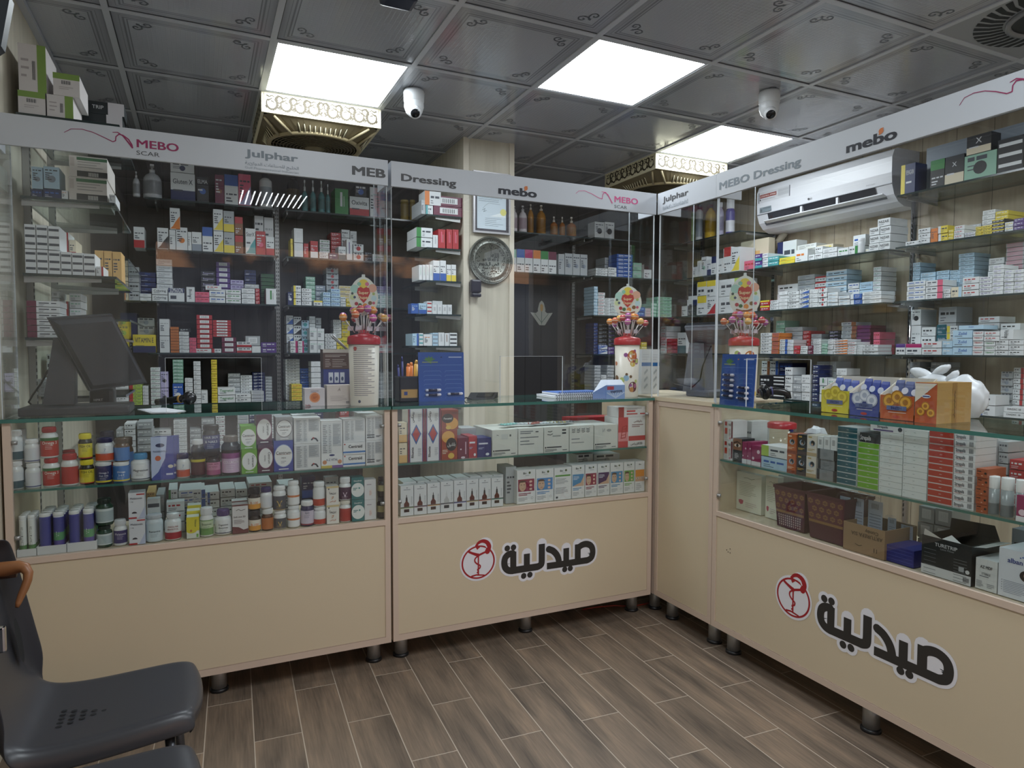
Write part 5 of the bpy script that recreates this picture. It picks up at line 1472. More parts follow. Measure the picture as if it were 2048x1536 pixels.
# ================================================================== CARTONS IN THE COUNTERS
def T(b, s, u, v, h, c, w=None, rot=0, bold=.012): b.text(s, u, v, h, pm(c, .45), None, .001, 'c', bold, None, rot, None, w)
def RR(b, w, h, u0, u1, v0, v1, c, o=.0004): b.rect(w * u0, w * u1, h * v0, h * v1, pm(c, .42), None, o)
def lines(b, w, h, u0, u1, v0, v1, n, c='#8a9097', th=.35, seed=1):
    r = random.Random(seed); s = (v1 - v0) / n
    for k in range(n): RR(b, w, h, u0, u0 + (u1 - u0) * r.uniform(.6, 1), v0 + k * s, v0 + k * s + s * th, c, .0006)
def barcode(b, w, h, u0, u1, v0, v1, o=.0008):
    n = 12
    for k in range(n): a = u0 + (u1 - u0) * k / n; RR(b, w, h, a, a + (u1 - u0) / n * (.3 + .35 * ((k * 7) % 3 == 0)), v0, v1, '#2c2f34', o)
def d_centrum(bg, sub, ring, rot=0):
    def f(b, w, h, d):
        b.disc(w * .5, h * .5, w * .47, pm(ring, .4), None, .0004, 28, h * .37); b.disc(w * .5, h * .5, w * .44, pm('#e3e5e6', .4), None, .0006, 28, h * .35)
        if rot: T(b, 'Centrum', w * .74, h * .5, w * .16, '#2b2e33', h * .5, -90); T(b, sub, w * .45, h * .5, w * .08, '#4a4e55', h * .3, -90)
        else:
            T(b, 'Centrum', w * .5, h * .60, h * .10, '#2b2e33', w * .76); RR(b, w, h, .16, .84, .535, .543, '#8a2b2b', .0008); T(b, sub, w * .5, h * .43, h * .05, '#4a4e55', w * .5); lines(b, w, h, .36, .64, .26, .36, 2)
        RR(b, w, h, .25, .75, .05, .08, '#e3e5e6')
    return f
def d_facts(extra=None):
    def f(b, w, h, d):
        RR(b, w, h, .06, .5, .06, .94, '#c9cdd0'); lines(b, w, h, .09, .30, .1, .92, 22, '#6f757c', .4); lines(b, w, h, .36, .48, .1, .92, 22, '#8a9097', .4); RR(b, w, h, .54, .94, .45, .94, '#b9bec2'); lines(b, w, h, .56, .92, .5, .92, 16, '#8a9097', .5)
        if extra: extra(b, w, h)
    return f
def x_aus(b, w, h):
    b.stroke([(w * .66, h * .14), (w * .72, h * .20), (w * .82, h * .17), (w * .88, h * .08)], w * .06, pm('#3a3d44', .4), None, .0008); b.disc(w * .72, h * .2, w * .035, pm('#a33a3a', .4), None, .001, 10)
def x_az(b, w, h):
    RR(b, w, h, .0, 1, 0, .3, '#e0e2e3', .0008); b.disc(w * .5, h * .265, w * .13, pm('#28306a', .4), None, .001, 20, h * .02); b.text('A-Z VITAL', w * .5, h * .17, h * .05, pm('#2b3060', .4), None, .0012, 'c', .012, None, 0, None, w * .55)
    b.disc(w * .16, h * .12, w * .1, pm('#c98a62', .4), None, .001, 16); b.disc(w * .86, h * .12, w * .1, pm('#c98a62', .4), None, .001, 16); RR(b, w, h, 0, .5, 0, .05, '#c9b64e', .001); RR(b, w, h, .5, 1, 0, .05, '#7a5a9a', .001)
def x_adult(b, w, h):
    RR(b, w, h, .06, .5, .20, .235, '#2f3338', .0009); RR(b, w, h, .06, .5, .10, .135, '#2f3338', .0009); lines(b, w, h, .6, .9, .12, .2, 2, '#3a3e44', .6)
def d_mag(b, w, h, d):
    b.flat([(0, h), (w * .72, h), (w * .62, h * .5), (w * .3, h * .18), (0, h * .04)], pm('#b9c6e6', .4), None, .0004); b.disc(w * .4, h * .8, w * .2, pm('#27305c', .4), None, .0007, 20, h * .045); T(b, 'MAGNESIUM PLUS', w * .4, h * .66, h * .04, '#27305c', w * .62)
    b.disc(w * .3, h * .5, w * .13, pm('#c9623f', .4), None, .0007, 18); b.disc(w * .85, h * .3, w * .12, pm('#d8d3c4', .4), None, .0007, 18, h * .04); RR(b, w, h, .65, .95, .1, .14, '#d5d9ea')
def d_melat(b, w, h, d):
    RR(b, w, h, .5, 1, .9, .95, '#b13a3c'); T(b, 'Melatonin', w * .48, h * .78, h * .075, '#3a3a48', w * .8); T(b, '1 mg', w * .2, h * .66, h * .045, '#6a6f78'); b.disc(w * .36, h * .2, w * .16, pm('#33303a', .4), None, .0006, 18, h * .07, 0, 0, 180); b.flat([(w * .6, 0), (w, 0), (w, h * .45)], pm('#bcc3dc', .4), None, .0005); RR(b, w, h, 0, .5, 0, .06, '#b13a3c', .0008)
def d_vitacor(b, w, h, d):
    RR(b, w, h, 0, 1, .35, 1, '#d9cb3a'); b.disc(w * .4, h * .36, w * .4, pm('#d9cb3a', .4), None, .0005, 20, h * .12); T(b, 'Vitacor', w * .72, h * .7, w * .16, '#3c5a34', h * .4, -90); b.disc(w * .35, h * .36, w * .1, pm('#b57a3a', .4), None, .0008, 12); RR(b, w, h, .76, .92, .04, .2, '#7fae5a')
def d_soft(b, w, h, d):
    b.flat([(0, 0), (w, 0), (w, h * .16), (w * .7, h * .12), (w * .4, h * .22), (0, h * .25)], pm('#6b3a3a', .4), None, .0004); RR(b, w, h, 0, 1, .95, 1, '#6b3a3a'); T(b, 'Soft zon 50', w * .45, h * .58, h * .06, '#4a3a3c', w * .8); b.stroke([(w * .25, h * .8), (w * .4, h * .84), (w * .55, h * .79), (w * .8, h * .82)], .002, pm('#6f6a66', .4)); lines(b, w, h, .1, .8, .34, .5, 4, '#7c6f70')
def d_prem(b, w, h, d):
    RR(b, w, h, 0, 1, .9, 1, '#cbb889'); T(b, arabic('بريما'), w * .5, h * .66, h * .14, '#3a3f46', w * .5); b.stroke([(w * .42, h * .42), (w * .56, h * .45), (w * .5, h * .35), (w * .4, h * .33)], .0025, pm('#b98a6a', .4)); T(b, arabic('اقراص'), w * .5, h * .22, h * .08, '#c0623a', w * .6); b.disc(w * .18, h * .86, w * .06, pm('#3a3f46', .4), None, .0006, 10)
def d_dava(b, w, h, d):
    b.disc(w * .5, h * .42, w * .52, pm('#dde2e0', .4), None, .0004, 28, h * .32, 0, 0, 360); T(b, 'Davalindi', w * .5, h * .84, h * .07, '#dfe8e6', w * .8); b.disc(w * .62, h * .5, w * .07, pm('#3d8a86', .4), None, .0007, 12); lines(b, w, h, .12, .5, .42, .55, 2, '#3d7a78', .5)
def d_line2(b, w, h, d):
    lines(b, w, h, .2, .8, .73, .77, 1, '#9a8f98', .9); RR(b, w, h, .4, .65, .2, .5, '#dcd3d0'); lines(b, w, h, .42, .62, .22, .46, 4, '#c08a80')
def d_centraid(b, w, h, d):
    RR(b, w, h, 0, 1, .12, .26, '#3f78b8'); T(b, 'Centraid', w * .55, h * .66, h * .26, '#24272c', w * .6, 0, .03); b.disc(w * .08, h * .85, h * .06, pm('#b03a3a', .4), None, .0006, 8)
DECO.update({'cgreen': ('#6ba53c', d_centrum(0, 'ADULTS', '#d5dcc8'), 'green multivitamin carton'), 'cgreenv': ('#6ba53c', d_centrum(0, 'ADULTS', '#d5dcc8', 1), 'green multivitamin carton turned sideways'), 'cpurple': ('#4b1f3c', d_centrum(0, 'WOMEN', '#8a5a78', 1), 'dark purple multivitamin carton'),
 'csilver': ('#a9adb2', d_centrum(0, 'WOMEN 50+', '#4a3440'), 'silver multivitamin carton'), 'cblue': ('#39479a', d_centrum(0, 'MEN', '#8fa3d0'), 'blue multivitamin carton'),
 'aus': ('#dadcdd', d_facts(x_aus), 'white carton with a striped fact panel and emblem'), 'az': ('#dadcdd', d_facts(x_az), 'white carton with fact panel over rainbow foot'), 'facts': ('#d3d6d8', d_facts(), 'tall white carton of fine print'), 'adult': ('#dadcdd', d_facts(x_adult), 'white carton of fine print with black bars'),
 'centraid': ('#dde0e2', d_centraid, 'flat white carton with blue stripe'), 'magp': ('#3a4a9c', d_mag, 'blue magnesium pouch carton with pale wave'), 'melb': ('#d9dbe2', d_melat, 'white sleep-aid carton with red flash'), 'vitc': ('#d8dcd2', d_vitacor, 'yellow and white carton'), 'softz': ('#d5d3d3', d_soft, 'white carton with brown wave'),
 'prem': ('#dcdad4', d_prem, 'white carton with Arabic lettering'), 'dava': ('#2f6f70', d_dava, 'dark teal carton with white oval'), 'imm': ('#d8d8da', d_line2, 'plain white carton with faint pink print')})
VC = 'supplement_carton'
row(V1 + ', pouches', C6, 'Y', FY + .02, .823, f'''
1468 1690 262 1 *magp d.016 @{VC}
1500 1720 258 1 *magp b.02 d.016 @{VC}
1525 1745 254 1 *magp b.04 d.016 @{VC}''', .3, .218, (-.555, .660))
row(V1, C7, 'Y', FY + .02, .823, f'''
500 655 482 1 *cgreenv d.09 @{VC}
492 644 255 1 *cgreen + d.09 @{VC}
660 812 430 1 *cpurple d.09 @{VC}
642 800 145 1 *cpurple + d.09 @{VC}
814 1006 395 1 *cblue d.09 @{VC}
834 1000 165 1 *csilver + d.09 @{VC}
1012 1272 172 2 *aus d.09 @{VC}
1276 1486 200 1 *az d.09 @{VC}
1492 1710 412 2 *centraid d.09 @{VC}
1492 1708 182 1 *facts + d.09 @{VC}
1714 1926 150 2 *adult d.09 @{VC}
1000 1240 140 1 ww4 b.1 d.08 @{VC}
1640 1920 118 1 ww0 b.1 d.08 @{VC}''', .3, .218, (-.555, .660))
row(V0, C6, 'Y', FY + .02, .602, f'''
1248 1408 806 2 *melb d.06 @{VC}
1816 1942 1046 1 *vitc d.05 @{VC}
1820 1950 985 1 *vitc b.055 d.05 @{VC}
1826 1960 930 1 *vitc b.11 d.05 @{VC}
1430 1560 860 1 ww9 b.1 d.04 @{VC}
1620 1800 890 3 wr0 b.12 d.06 @{VC}''', .3, .209, (-.555, .660))
row(V0, C7, 'Y', FY + .02, .602, f'''
410 566 1022 1 *softz d.05 @{VC}
1330 1450 842 2 *prem d.05 @{VC}
1576 1698 756 2 *dava d.05 @{VC}
1702 1816 776 2 *imm d.05 @{VC}
408 560 985 1 *softz b.06 d.05 @{VC}
1090 1225 745 2 nb2 b.1 d.05 @{VC}
1315 1450 745 2 ww0 b.1 d.04 @{VC}''', .3, .209, (-.555, .660))
row('vitamin counter floor rear', C6, 'Y', FY + .2, .602, '''
1425 1510 800 3 Ow5
1520 1600 820 2 gw0
1640 1730 770 4 wG1
1740 1960 775 5 wb0
1965 2048 800 5 wb3''', .15)
row('vitamin floor rear, far half', C7, 'Y', FY + .2, .602, '''
20 150 870 4 wb3
155 285 890 4 wk0
295 440 862 4 wk0
445 560 860 4 wk0
570 800 800 6 wr0
880 1050 830 5 wk0''', .15)
# ---- centre counter
def d_rhu(up):
    def f(b, w, h, d):
        RR(b, w, h, 0, .1, 0, 1, '#7a2440'); RR(b, w, h, .9, 1, 0, 1, '#7a2440'); RR(b, w, h, .1, .14, 0, 1, '#2a3f7a'); RR(b, w, h, .86, .9, 0, 1, '#2a3f7a')
        q = (lambda v: v) if up else (lambda v: 1 - v)
        b.flat([(w * .2, h * q(.0)), (w * .5, h * q(.38)), (w * .8, h * q(.0))][::1 if up else -1], pm('#2f5fa0', .4), None, .0006); b.flat([(w * .27, h * q(.0)), (w * .5, h * q(.28)), (w * .73, h * q(.0))][::1 if up else -1], pm('#b23a32', .4), None, .0008)
        T(b, arabic('رومكس') if up else 'Rhumix', w * .27, h * q(.66), w * .15, '#2b2e3a', h * .5, 90, .03); lines(b, w, h, .6, .82, .5 if up else .2, .8 if up else .5, 8)
    return f
def d_pan(b, w, h, d):
    b.disc(w * .62, h * .3, w * .36, pm('#d89a3e', .4), None, .0004, 20, h * .3); b.disc(w * .36, h * .56, w * .34, pm('#1d1a1c', .4), None, .0006, 20, h * .24); T(b, 'Panadol', w * .36, h * .56, h * .1, '#e2e2e0', w * .5); b.disc(w * .4, h * .1, w * .16, pm('#d8b24e', .4), None, .0008, 12, h * .1); RR(b, w, h, .62, .95, .78, .88, '#7a2a1c')
def d_pan2(b, w, h, d):
    b.disc(w * .42, h * .75, w * .4, pm('#dba24a', .4), None, .0004, 20, h * .2); b.disc(w * .62, h * .5, w * .34, pm('#1d1a1c', .4), None, .0006, 20, h * .22); T(b, arabic('بانادول'), w * .62, h * .5, h * .11, '#e2e2e0', w * .5); b.disc(w * .6, h * .12, w * .2, pm('#d8b24e', .4), None, .0008, 12, h * .1); lines(b, w, h, .05, .4, .2, .36, 3, '#e6dfc8')
def d_apid(c, t):
    def f(b, w, h, d):
        RR(b, w, h, .1, .75, .66, .74, '#d8dae6', .0006); b.disc(w * .72, h * .14, w * .13, pm('#dfe3ea', .4), None, .0006, 14, h * .07); lines(b, w, h, .08, .5, .42, .52, 2, '#aab0cc', .5)
        if c: b.flat([(0, h * .5), (w, h), (0, h)], pm(c, .4), None, .0004)
    return f
def d_apm(b, w, h, d): RR(b, w, h, .7, .8, .2, .8, '#c9a8b8'); b.disc(w * .3, h * .45, w * .07, pm('#e0d0da', .4), None, .0006, 10); b.disc(w * .5, h * .05, w * .2, pm('#d8c8d0', .4), None, .0006, 12, h * .05)
def d_carton(v):
    def f(b, w, h, d):
        if v == 0: b.stroke([(w * .18, h * .8), (w * .25, h * .78)], .002, pm('#4a4d52', .4)); RR(b, w, h, .36, .62, .62, .82, '#c2c6c4'); RR(b, w, h, .68, .74, .72, .8, '#55585c')
        if v == 1: [RR(b, w, h, .08, .08 + q, p, p + .035, '#70757a') for q, p in ((.5, .85), (.42, .78), (.72, .62), (.36, .48), (.55, .36))]; RR(b, w, h, .68, .8, .82, .86, '#3a3d42')
        if v == 2: b.stroke([(w * .16, h * .82), (w * .24, h * .8), (w * .32, h * .83)], .003, pm('#26282c', .4)); b.stroke([(w * .14, h * .7), (w * .26, h * .68), (w * .34, h * .72)], .003, pm('#26282c', .4)); [RR(b, w, h, .72, .88, p, p + .06, '#26282c') for p in (.82, .7)]; RR(b, w, h, .34, .66, .6, .66, '#9aa09e')
        if v == 3: [b.stroke([(w * (.1 + .2 * k), h * (.86 - .06 * j)), (w * (.17 + .2 * k), h * (.84 - .06 * j)), (w * (.23 + .2 * k), h * (.87 - .06 * j))], .0025, pm('#26282c', .4)) for k in range(4) for j in range(3)]; RR(b, w, h, .08, .42, .44, .48, '#8a8f92'); RR(b, w, h, .08, .6, .3, .33, '#8a8f92')
        if v == 4: b.disc(w * .62, h * .76, w * .1, pm('#9a9d9c', .4), None, .0006, 14, h * .06); b.stroke([(w * .36, h * .84), (w * .36, h * .7), (w * .44, h * .84), (w * .44, h * .7)], .002, pm('#8a8f92', .4))
        if v in (0, 2, 4): RR(b, w, h, .04, .09, .16, .22, '#26282c'); RR(b, w, h, .11, .7, .17, .22, '#4a4d52'); lines(b, w, h, .04, .55, .03, .14, 3, '#5f6468', .5); RR(b, w, h, .74, .92, .05, .08, '#5f6468')
    return f
def d_red100(b, w, h, d):
    RR(b, w, h, 0, .36, 0, 1, '#bf4248'); RR(b, w, h, 0, .36, .2, .5, '#d98a8e', .0005); b.stroke([(w * .1, h * .3), (w * .16, h * .68), (w * .31, h * .72), (w * .26, h * .32), (w * .1, h * .3)], .004, pm('#a3262c', .4), None, .0008)
    for k in range(3): b.stroke([(w * (.115 + .02 * k), h * (.4 + .1 * k)), (w * (.27 + .012 * k), h * (.42 + .1 * k))], .003, pm('#a3262c', .4), None, .0009)
    RR(b, w, h, .38, 1, .2, .36, '#bb3b40'); T(b, arabic('جلوفاس'), w * .72, h * .86, h * .075, '#6a3a3e', w * .5); T(b, '100', w * .82, h * .1, h * .09, '#33282a'); T(b, arabic('اقراص'), w * .6, h * .1, h * .08, '#33282a'); lines(b, w, h, .5, .95, .66, .78, 2, '#8a5a5e', .4)
def d_flatred(b, w, h, d): RR(b, w, h, 0, .2, 0, 1, '#9a2f33'); RR(b, w, h, .3, .62, .5, .66, '#bb3b40'); RR(b, w, h, .3, .7, .24, .36, '#bb3b40'); RR(b, w, h, .8, 1, .24, .36, '#bb3b40'); lines(b, w, h, .3, .9, .74, .9, 2, '#6a5a5c')
def d_serum(c, dark=True):
    def f(b, w, h, d):
        k = '#5b2a22' if dark else '#b9bcbd'; RR(b, w, h, .24, .76, .85, .87, '#8a8f96'); b.flat([(w * .42, h * .93), (w * .58, h * .93), (w * .5, h * .905)], pm('#3a3e44', .4), None, .0005)
        b.flat([(w * q, h * r) for q, r in ((.26, .30), (.66, .30), (.66, .40), (.54, .47), (.54, .5), (.38, .5), (.38, .47), (.26, .40))], pm(k, .3), None, .0005)
        b.flat([(w * q, h * r) for q, r in ((.38, .5), (.54, .5), (.52, .6), (.49, .61), (.48, .69), (.44, .69), (.43, .61), (.40, .6))], pm('#24262a' if dark else '#c9ccce', .3), None, .0005)
        RR(b, w, h, .26, .66, .12, .22, '#3a2420' if dark else '#33363a', .0005); RR(b, w, h, .26, .66, .225, .27, '#e2e0dc', .0005); RR(b, w, h, 0, 1, .275, .295, '#33363a', .0006); RR(b, w, h, 0, 1, .25, .275, c, .0006); lines(b, w, h, .8, .92, .36, .64, 8, '#9aa0a6', .4)
    return f
def d_bio(c, ph, face=False, skin='#c9a88f'):
    def f(b, w, h, d):
        T(b, 'Bio', w * .42, h * .9, h * .06, '#3c4a44', w * .3, 0, .02); b.disc(w * .68, h * .905, w * .06, pm('#4a5a34', .4), None, .0006, 10); T(b, 'source', w * .55, h * .835, h * .035, '#8a9098', w * .5, 0, 0)
        if ph == 'text': RR(b, w, h, .06, .94, .72, .77, c); lines(b, w, h, .08, .85, .5, .68, 5); lines(b, w, h, .08, .85, .2, .4, 5); RR(b, w, h, .1, .22, .05, .11, '#4a4d52')
        else:
            RR(b, w, h, .06, .94, .36, .72, c)
            if face:
                b.disc(w * .3, h * .52, w * .19, pm(skin, .5), None, .0006, 18, h * .15); b.disc(w * .23, h * .56, w * .04, pm('#4a342c', .5), None, .0008, 8, h * .01); b.disc(w * .38, h * .56, w * .04, pm('#4a342c', .5), None, .0008, 8, h * .01); b.disc(w * .3, h * .44, w * .05, pm('#a0524c', .5), None, .0008, 8, h * .008)
                b.disc(w * .3, h * .63, w * .2, pm('#5a4034', .5), None, .0007, 16, h * .06, 0, 0, 180); [b.disc(w * .74, h * (.64 - .11 * k), w * .08, pm('#d8b8a8', .5), None, .0007, 12, h * .035) for k in range(3)]
            else: b.flat([(w * .06, h * .36), (w * .94, h * .36), (w * .94, h * .66), (w * .7, h * .46), (w * .4, h * .42)], pm(skin, .5), None, .0006); lines(b, w, h, .12, .6, .56, .68, 3, '#e3e6ee', .35)
            lines(b, w, h, .08, .8, .24, .33, 2, c, .5); lines(b, w, h, .08, .6, .08, .2, 3); b.disc(w * .82, h * .15, w * .06, pm('#9aa0a6', .4), None, .0006, 12, None, w * .045)
    return f
def d_eyes(b, w, h, d): RR(b, w, h, .04, .96, .5, .72, '#d68a34'); RR(b, w, h, .04, .96, .34, .5, '#c79f83'); [b.disc(w * q, h * .44, w * .12, pm('#e2dcd4', .4), None, .0006, 12, h * .02) for q in (.28, .72)]; [b.disc(w * q, h * .44, w * .045, pm('#3a2a22', .4), None, .0008, 8, h * .02) for q in (.28, .72)]; T(b, 'Bio', w * .5, h * .9, h * .05, '#3c4a44', w * .3); lines(b, w, h, .1, .7, .08, .3, 4)
DECO.update({'rhu': ('#d9dbde', d_rhu(True), 'upper white carton with red and blue diamond'), 'rhd': ('#d9dbde', d_rhu(False), 'lower white carton with red and blue diamond'), 'pan': ('#8e3424', d_pan, 'orange-brown carton with black oval mark'), 'pan2': ('#9a4028', d_pan2, 'orange-brown carton with Arabic oval mark'),
 'apb': ('#28306e', d_apid(None, 'APIDONE'), 'navy tablet carton'), 'apr': ('#a5333e', d_apid('#b8404a', 'APIDONE'), 'red and navy tablet carton'), 'apm': ('#6a1f3c', d_apm, 'maroon tablet carton'), 'red100': ('#dcdcdc', d_red100, 'big white carton with red end and Arabic figure'), 'flatred': ('#d6d4d4', d_flatred, 'flat white and red carton'), 'eyes': ('#dcdedf', d_eyes, 'white face-care carton picturing two eyes')})
for i in range(5): DECO['ct%d' % i] = ('#cfd1cb', d_carton(i), ('white bulk carton with small stamp', 'white bulk carton printed with address lines', 'white bulk carton marked with black scribble', 'white bulk carton covered in pen notes', 'white bulk carton with round stamp')[i])
SER = (('#8a9a6a', 1, 'green'), ('#8a6a7a', 1, 'mauve'), ('#c08a4a', 1, 'ochre'), ('#7f7f86', 0, 'grey'), ('#7a7ab0', 1, 'violet'), ('#b0a070', 1, 'khaki'), ('#b86a50', 1, 'brick'), ('#4a8a78', 1, 'jade'))
for i, (c, dk, wn) in enumerate(SER): DECO['se%d' % i] = ('#d8dbde', d_serum(c, dk), f'white serum carton with {wn} line')
BIO = (('#8e2f4a', 1, True, 'maroon face picture'), ('#4f86bd', 1, True, 'blue face picture'), ('#5f9a4a', 'text', False, 'green-banded text'), ('#4a8ab8', 1, False, 'blue beach picture'), ('#8e2f4a', 1, True, 'small maroon face picture'), ('#4a2a5a', 1, False, 'purple picture'), ('#4a8ab8', 1, True, 'sky-blue face picture'), ('#6aa04a', 1, True, 'green face picture'))
for i, (c, ph, fc, wn) in enumerate(BIO): DECO['bi%d' % i] = ('#dcdedf', d_bio(c, ph, fc), f'white face-care carton with {wn}')
CS = 'centre counter shelf'; CF = 'centre counter floor'
row(CS, D4, 'Y', FY + .02, .823, f'''
68 131 205 2 cO2 d.05 @{VC}
136 262 298 1 *rhd d.09 @{VC}
265 388 294 1 *rhd d.09 @{VC}
137 262 102 1 *rhu + d.09 @{VC}
266 388 98 1 *rhu + d.09 @{VC}
392 512 262 1 *pan2 d.08 @{VC}
392 520 112 1 *pan + d.08 @{VC}
514 596 326 1 *apm d.10 @{VC}
598 662 312 1 *apr d.10 @{VC}
664 770 325 1 *apb d.10 @{VC}
776 970 262 1 *ct0 d.22 @bulk_carton
974 1166 250 1 *ct1 d.22 @bulk_carton
1170 1360 240 1 *ct2 d.22 @bulk_carton
1364 1546 230 1 *ct3 d.22 @bulk_carton
1552 1730 226 1 *ct4 d.22 @bulk_carton
1734 1956 167 1 *red100 d.12 @bulk_carton
1736 1956 90 1 *flatred + d.10 @bulk_carton
1380 1700 165 1 rw0 b.24 d.1 @bulk_carton
540 655 245 1 gw0 b.12 d.1 @{VC}''', .4, .220, (.712, 1.942))
sp = ''
for i, (a, c, y) in enumerate(((80, 180, 688), (183, 280, 680), (284, 381, 668), (385, 482, 655), (486, 579, 647), (582, 672, 640), (676, 767, 634), (771, 860, 628))): sp += f'{a} {c} {y} 1 *se{i} d.045 @serum_carton\n'
for i, (a, c, y) in enumerate(((965, 1105, 568), (1108, 1244, 560), (1248, 1378, 550), (1382, 1478, 532), (1482, 1573, 526), (1577, 1670, 520), (1674, 1772, 514), (1776, 1858, 507))): sp += f'{a} {c} {y} 1 *bi{i} d.08 @face_care_carton\n'
sp += '1862 1938 502 1 *eyes d.08 @face_care_carton\n'
for i, (a, c, y) in enumerate(((100, 200, 655), (210, 300, 648), (310, 400, 640), (410, 500, 632), (510, 600, 622), (610, 690, 612), (700, 780, 606), (786, 862, 600))): sp += f'{a} {c} {y} 1 ww0 b.05 d.1 @serum_carton\n'
sp += '1420 1545 445 3 wg5 b.12 d.1 @face_care_carton\n1550 1745 445 3 wg5 b.12 d.1 @face_care_carton\n880 960 540 1 gg0 b.03 d.1 @face_care_carton'
row(CF, D4, 'Y', FY + .02, .602, sp, .4, .209, (.712, 1.942))
# blister strips lying on the bulk cartons
FOIL = pm('#b5bcc0', .25, .8)
for i, (x, y, rz, m) in enumerate(((905, 235, .3, '#7fb5b0'), (1000, 225, -.2, '#b5bcc0'), (1100, 215, .5, '#8a4a42'), (1190, 215, .1, '#b5bcc0'), (1260, 205, -.3, '#8a7f4a'), (1320, 205, .2, '#6a6d70'))):
    p = onY(*D4(x, y + 40), FY + .10); t = empty('blister_strip', (p.x, FY + .10, .985), f'foil blister strip, {od(i + 1)} of those lying on the white bulk cartons', 'blister pack', 'blister strips on the bulk cartons', rz)
    zc = onY(*D4(x, (252 + (x - 776) * -.045)), FY + .03).z - .823 + .823
    t.location.z = zc + .004; b = MB(); b.cbox(-.05, .05, -.022, .022, -.002, .001, FOIL, .0008); b.build('foil', t, world=False)
    for r_ in range(5):
        for s in (-1, 1): b = MB(); b.lathe([(.0075, 0), (.006, .005), (0, .006)], pm(m, .2), 10, (-.038 + .019 * r_, s * .010, .001), cap=False); b.build('blister', t, world=False)
# ---- long counter: lozenges and toiletries
def d_tbox(b, w, h, d): RR(b, w, h, .08, .4, .06, .9, '#c9cbcc'); RR(b, w, h, .12, .36, .72, .92, '#b2342f'); RR(b, w, h, .12, .4, .3, .6, '#c2452f'); RR(b, w, h, .82, .98, .1, .95, '#6a1f2c'); T(b, 'NI', w * .66, h * .78, h * .14, '#3a3d3a', w * .22); lines(b, w, h, .56, .78, .2, .6, 6, '#8a6a6c', .4); b.disc(w * .7, h * .1, w * .1, pm('#c98a94', .5), None, .0006, 10)
def d_eye(b, w, h, d): RR(b, w, h, 0, 1, .5, 1, '#8a5f4a'); b.disc(w * .5, h * .7, w * .36, pm('#d8cfc6', .4), None, .0006, 16, h * .07); b.disc(w * .5, h * .7, w * .14, pm('#241c1a', .4), None, .0008, 14); b.stroke([(w * .1, h * .8), (w * .5, h * .86), (w * .9, h * .78)], w * .08, pm('#241c1a', .4), None, .0008); lines(b, w, h, .2, .7, .15, .4, 4, '#c9c9cc', .4)
def d_mag2(b, w, h, d): b.disc(w * .75, h * .7, w * .16, pm('#dcc6d0', .4), None, .0006, 14); b.disc(w * .2, h * .35, w * .12, pm('#dcc6d0', .4), None, .0006, 12); RR(b, w, h, 0, 1, 0, .2, '#dcdcde')
def d_hairdye(c1, c2):
    def f(b, w, h, d):
        b.disc(w * .55, h * .6, w * .3, pm('#9ab0c4', .4), None, .0005, 16, h * .14); b.disc(w * .6, h * .62, w * .2, pm('#1d1a1c', .4), None, .0007, 16, h * .12); b.disc(w * .55, h * .55, w * .1, pm('#c09a82', .4), None, .0009, 10); lines(b, w, h, .1, .85, .24, .36, 2, c1, .5); RR(b, w, h, 0, 1, 0, .16, c2); RR(b, w, h, .15, .5, .85, .92, c1)
    return f
def d_strep(c):
    def f(b, w, h, d): RR(b, w, h, .015, .985, .09, .92, c); RR(b, w, h, .46, .56, .46, .52, '#c9cfd0', .0006)
    return f
def d_strw(b, w, h, d): RR(b, w, h, .06, .1, .6, .66, '#5a6a6a'); RR(b, w, h, .42, .5, .5, .56, '#8a9a98')
def d_strs(b, w, h, d): T(b, 'Strepsils', w * .3, h * .5, h * .5, '#3a3d48', w * .46, 0, .02); [RR(b, w, h, .7 + .03 * k, .715 + .03 * k, .15, .85, '#4a4d55', .0006) for k in range(7)]; RR(b, w, h, .08, .4, .12, .18, '#c07a7a')
def d_strk(b, w, h, d): T(b, 'Strepsils', w * .3, h * .5, h * .5, '#dfe0e2', w * .5, 0, .02); RR(b, w, h, .6, 1, 0, 1, '#3a3a3e')
def d_strtop(b, w, h, d): T(b, 'Strepsils', w * .38, h * .68, h * .34, '#2b2e38', w * .42, 0, .02); RR(b, w, h, .1, .7, .1, .3, '#5a4a7a'); b.disc(w * .9, h * .5, h * .3, pm('#3a3d48', .4), None, .0006, 12)
def d_bar(b, w, h, d): RR(b, w, h, .1, .45, .62, .72, '#2a1a14'); b.disc(w * .84, h * .5, w * .11, pm('#1d1614', .4), None, .0006, 16); b.disc(w * .55, h * .16, w * .09, pm('#d8a890', .4), None, .0006, 12, None, 0, 0, 180); lines(b, w, h, .1, .46, .36, .48, 1, '#4a2a20')
def d_glove(b, w, h, d): b.flat([(w * .14, 0), (w * .86, 0), (w * .86, h), (w * .14, h)], pm('#84888b', .4), None, .0004); lines(b, w, h, .3, .6, .3, .7, 5, '#6a6e72', .4); T(b, 'T', w * .5, h * .84, h * .1, '#3a3d42')
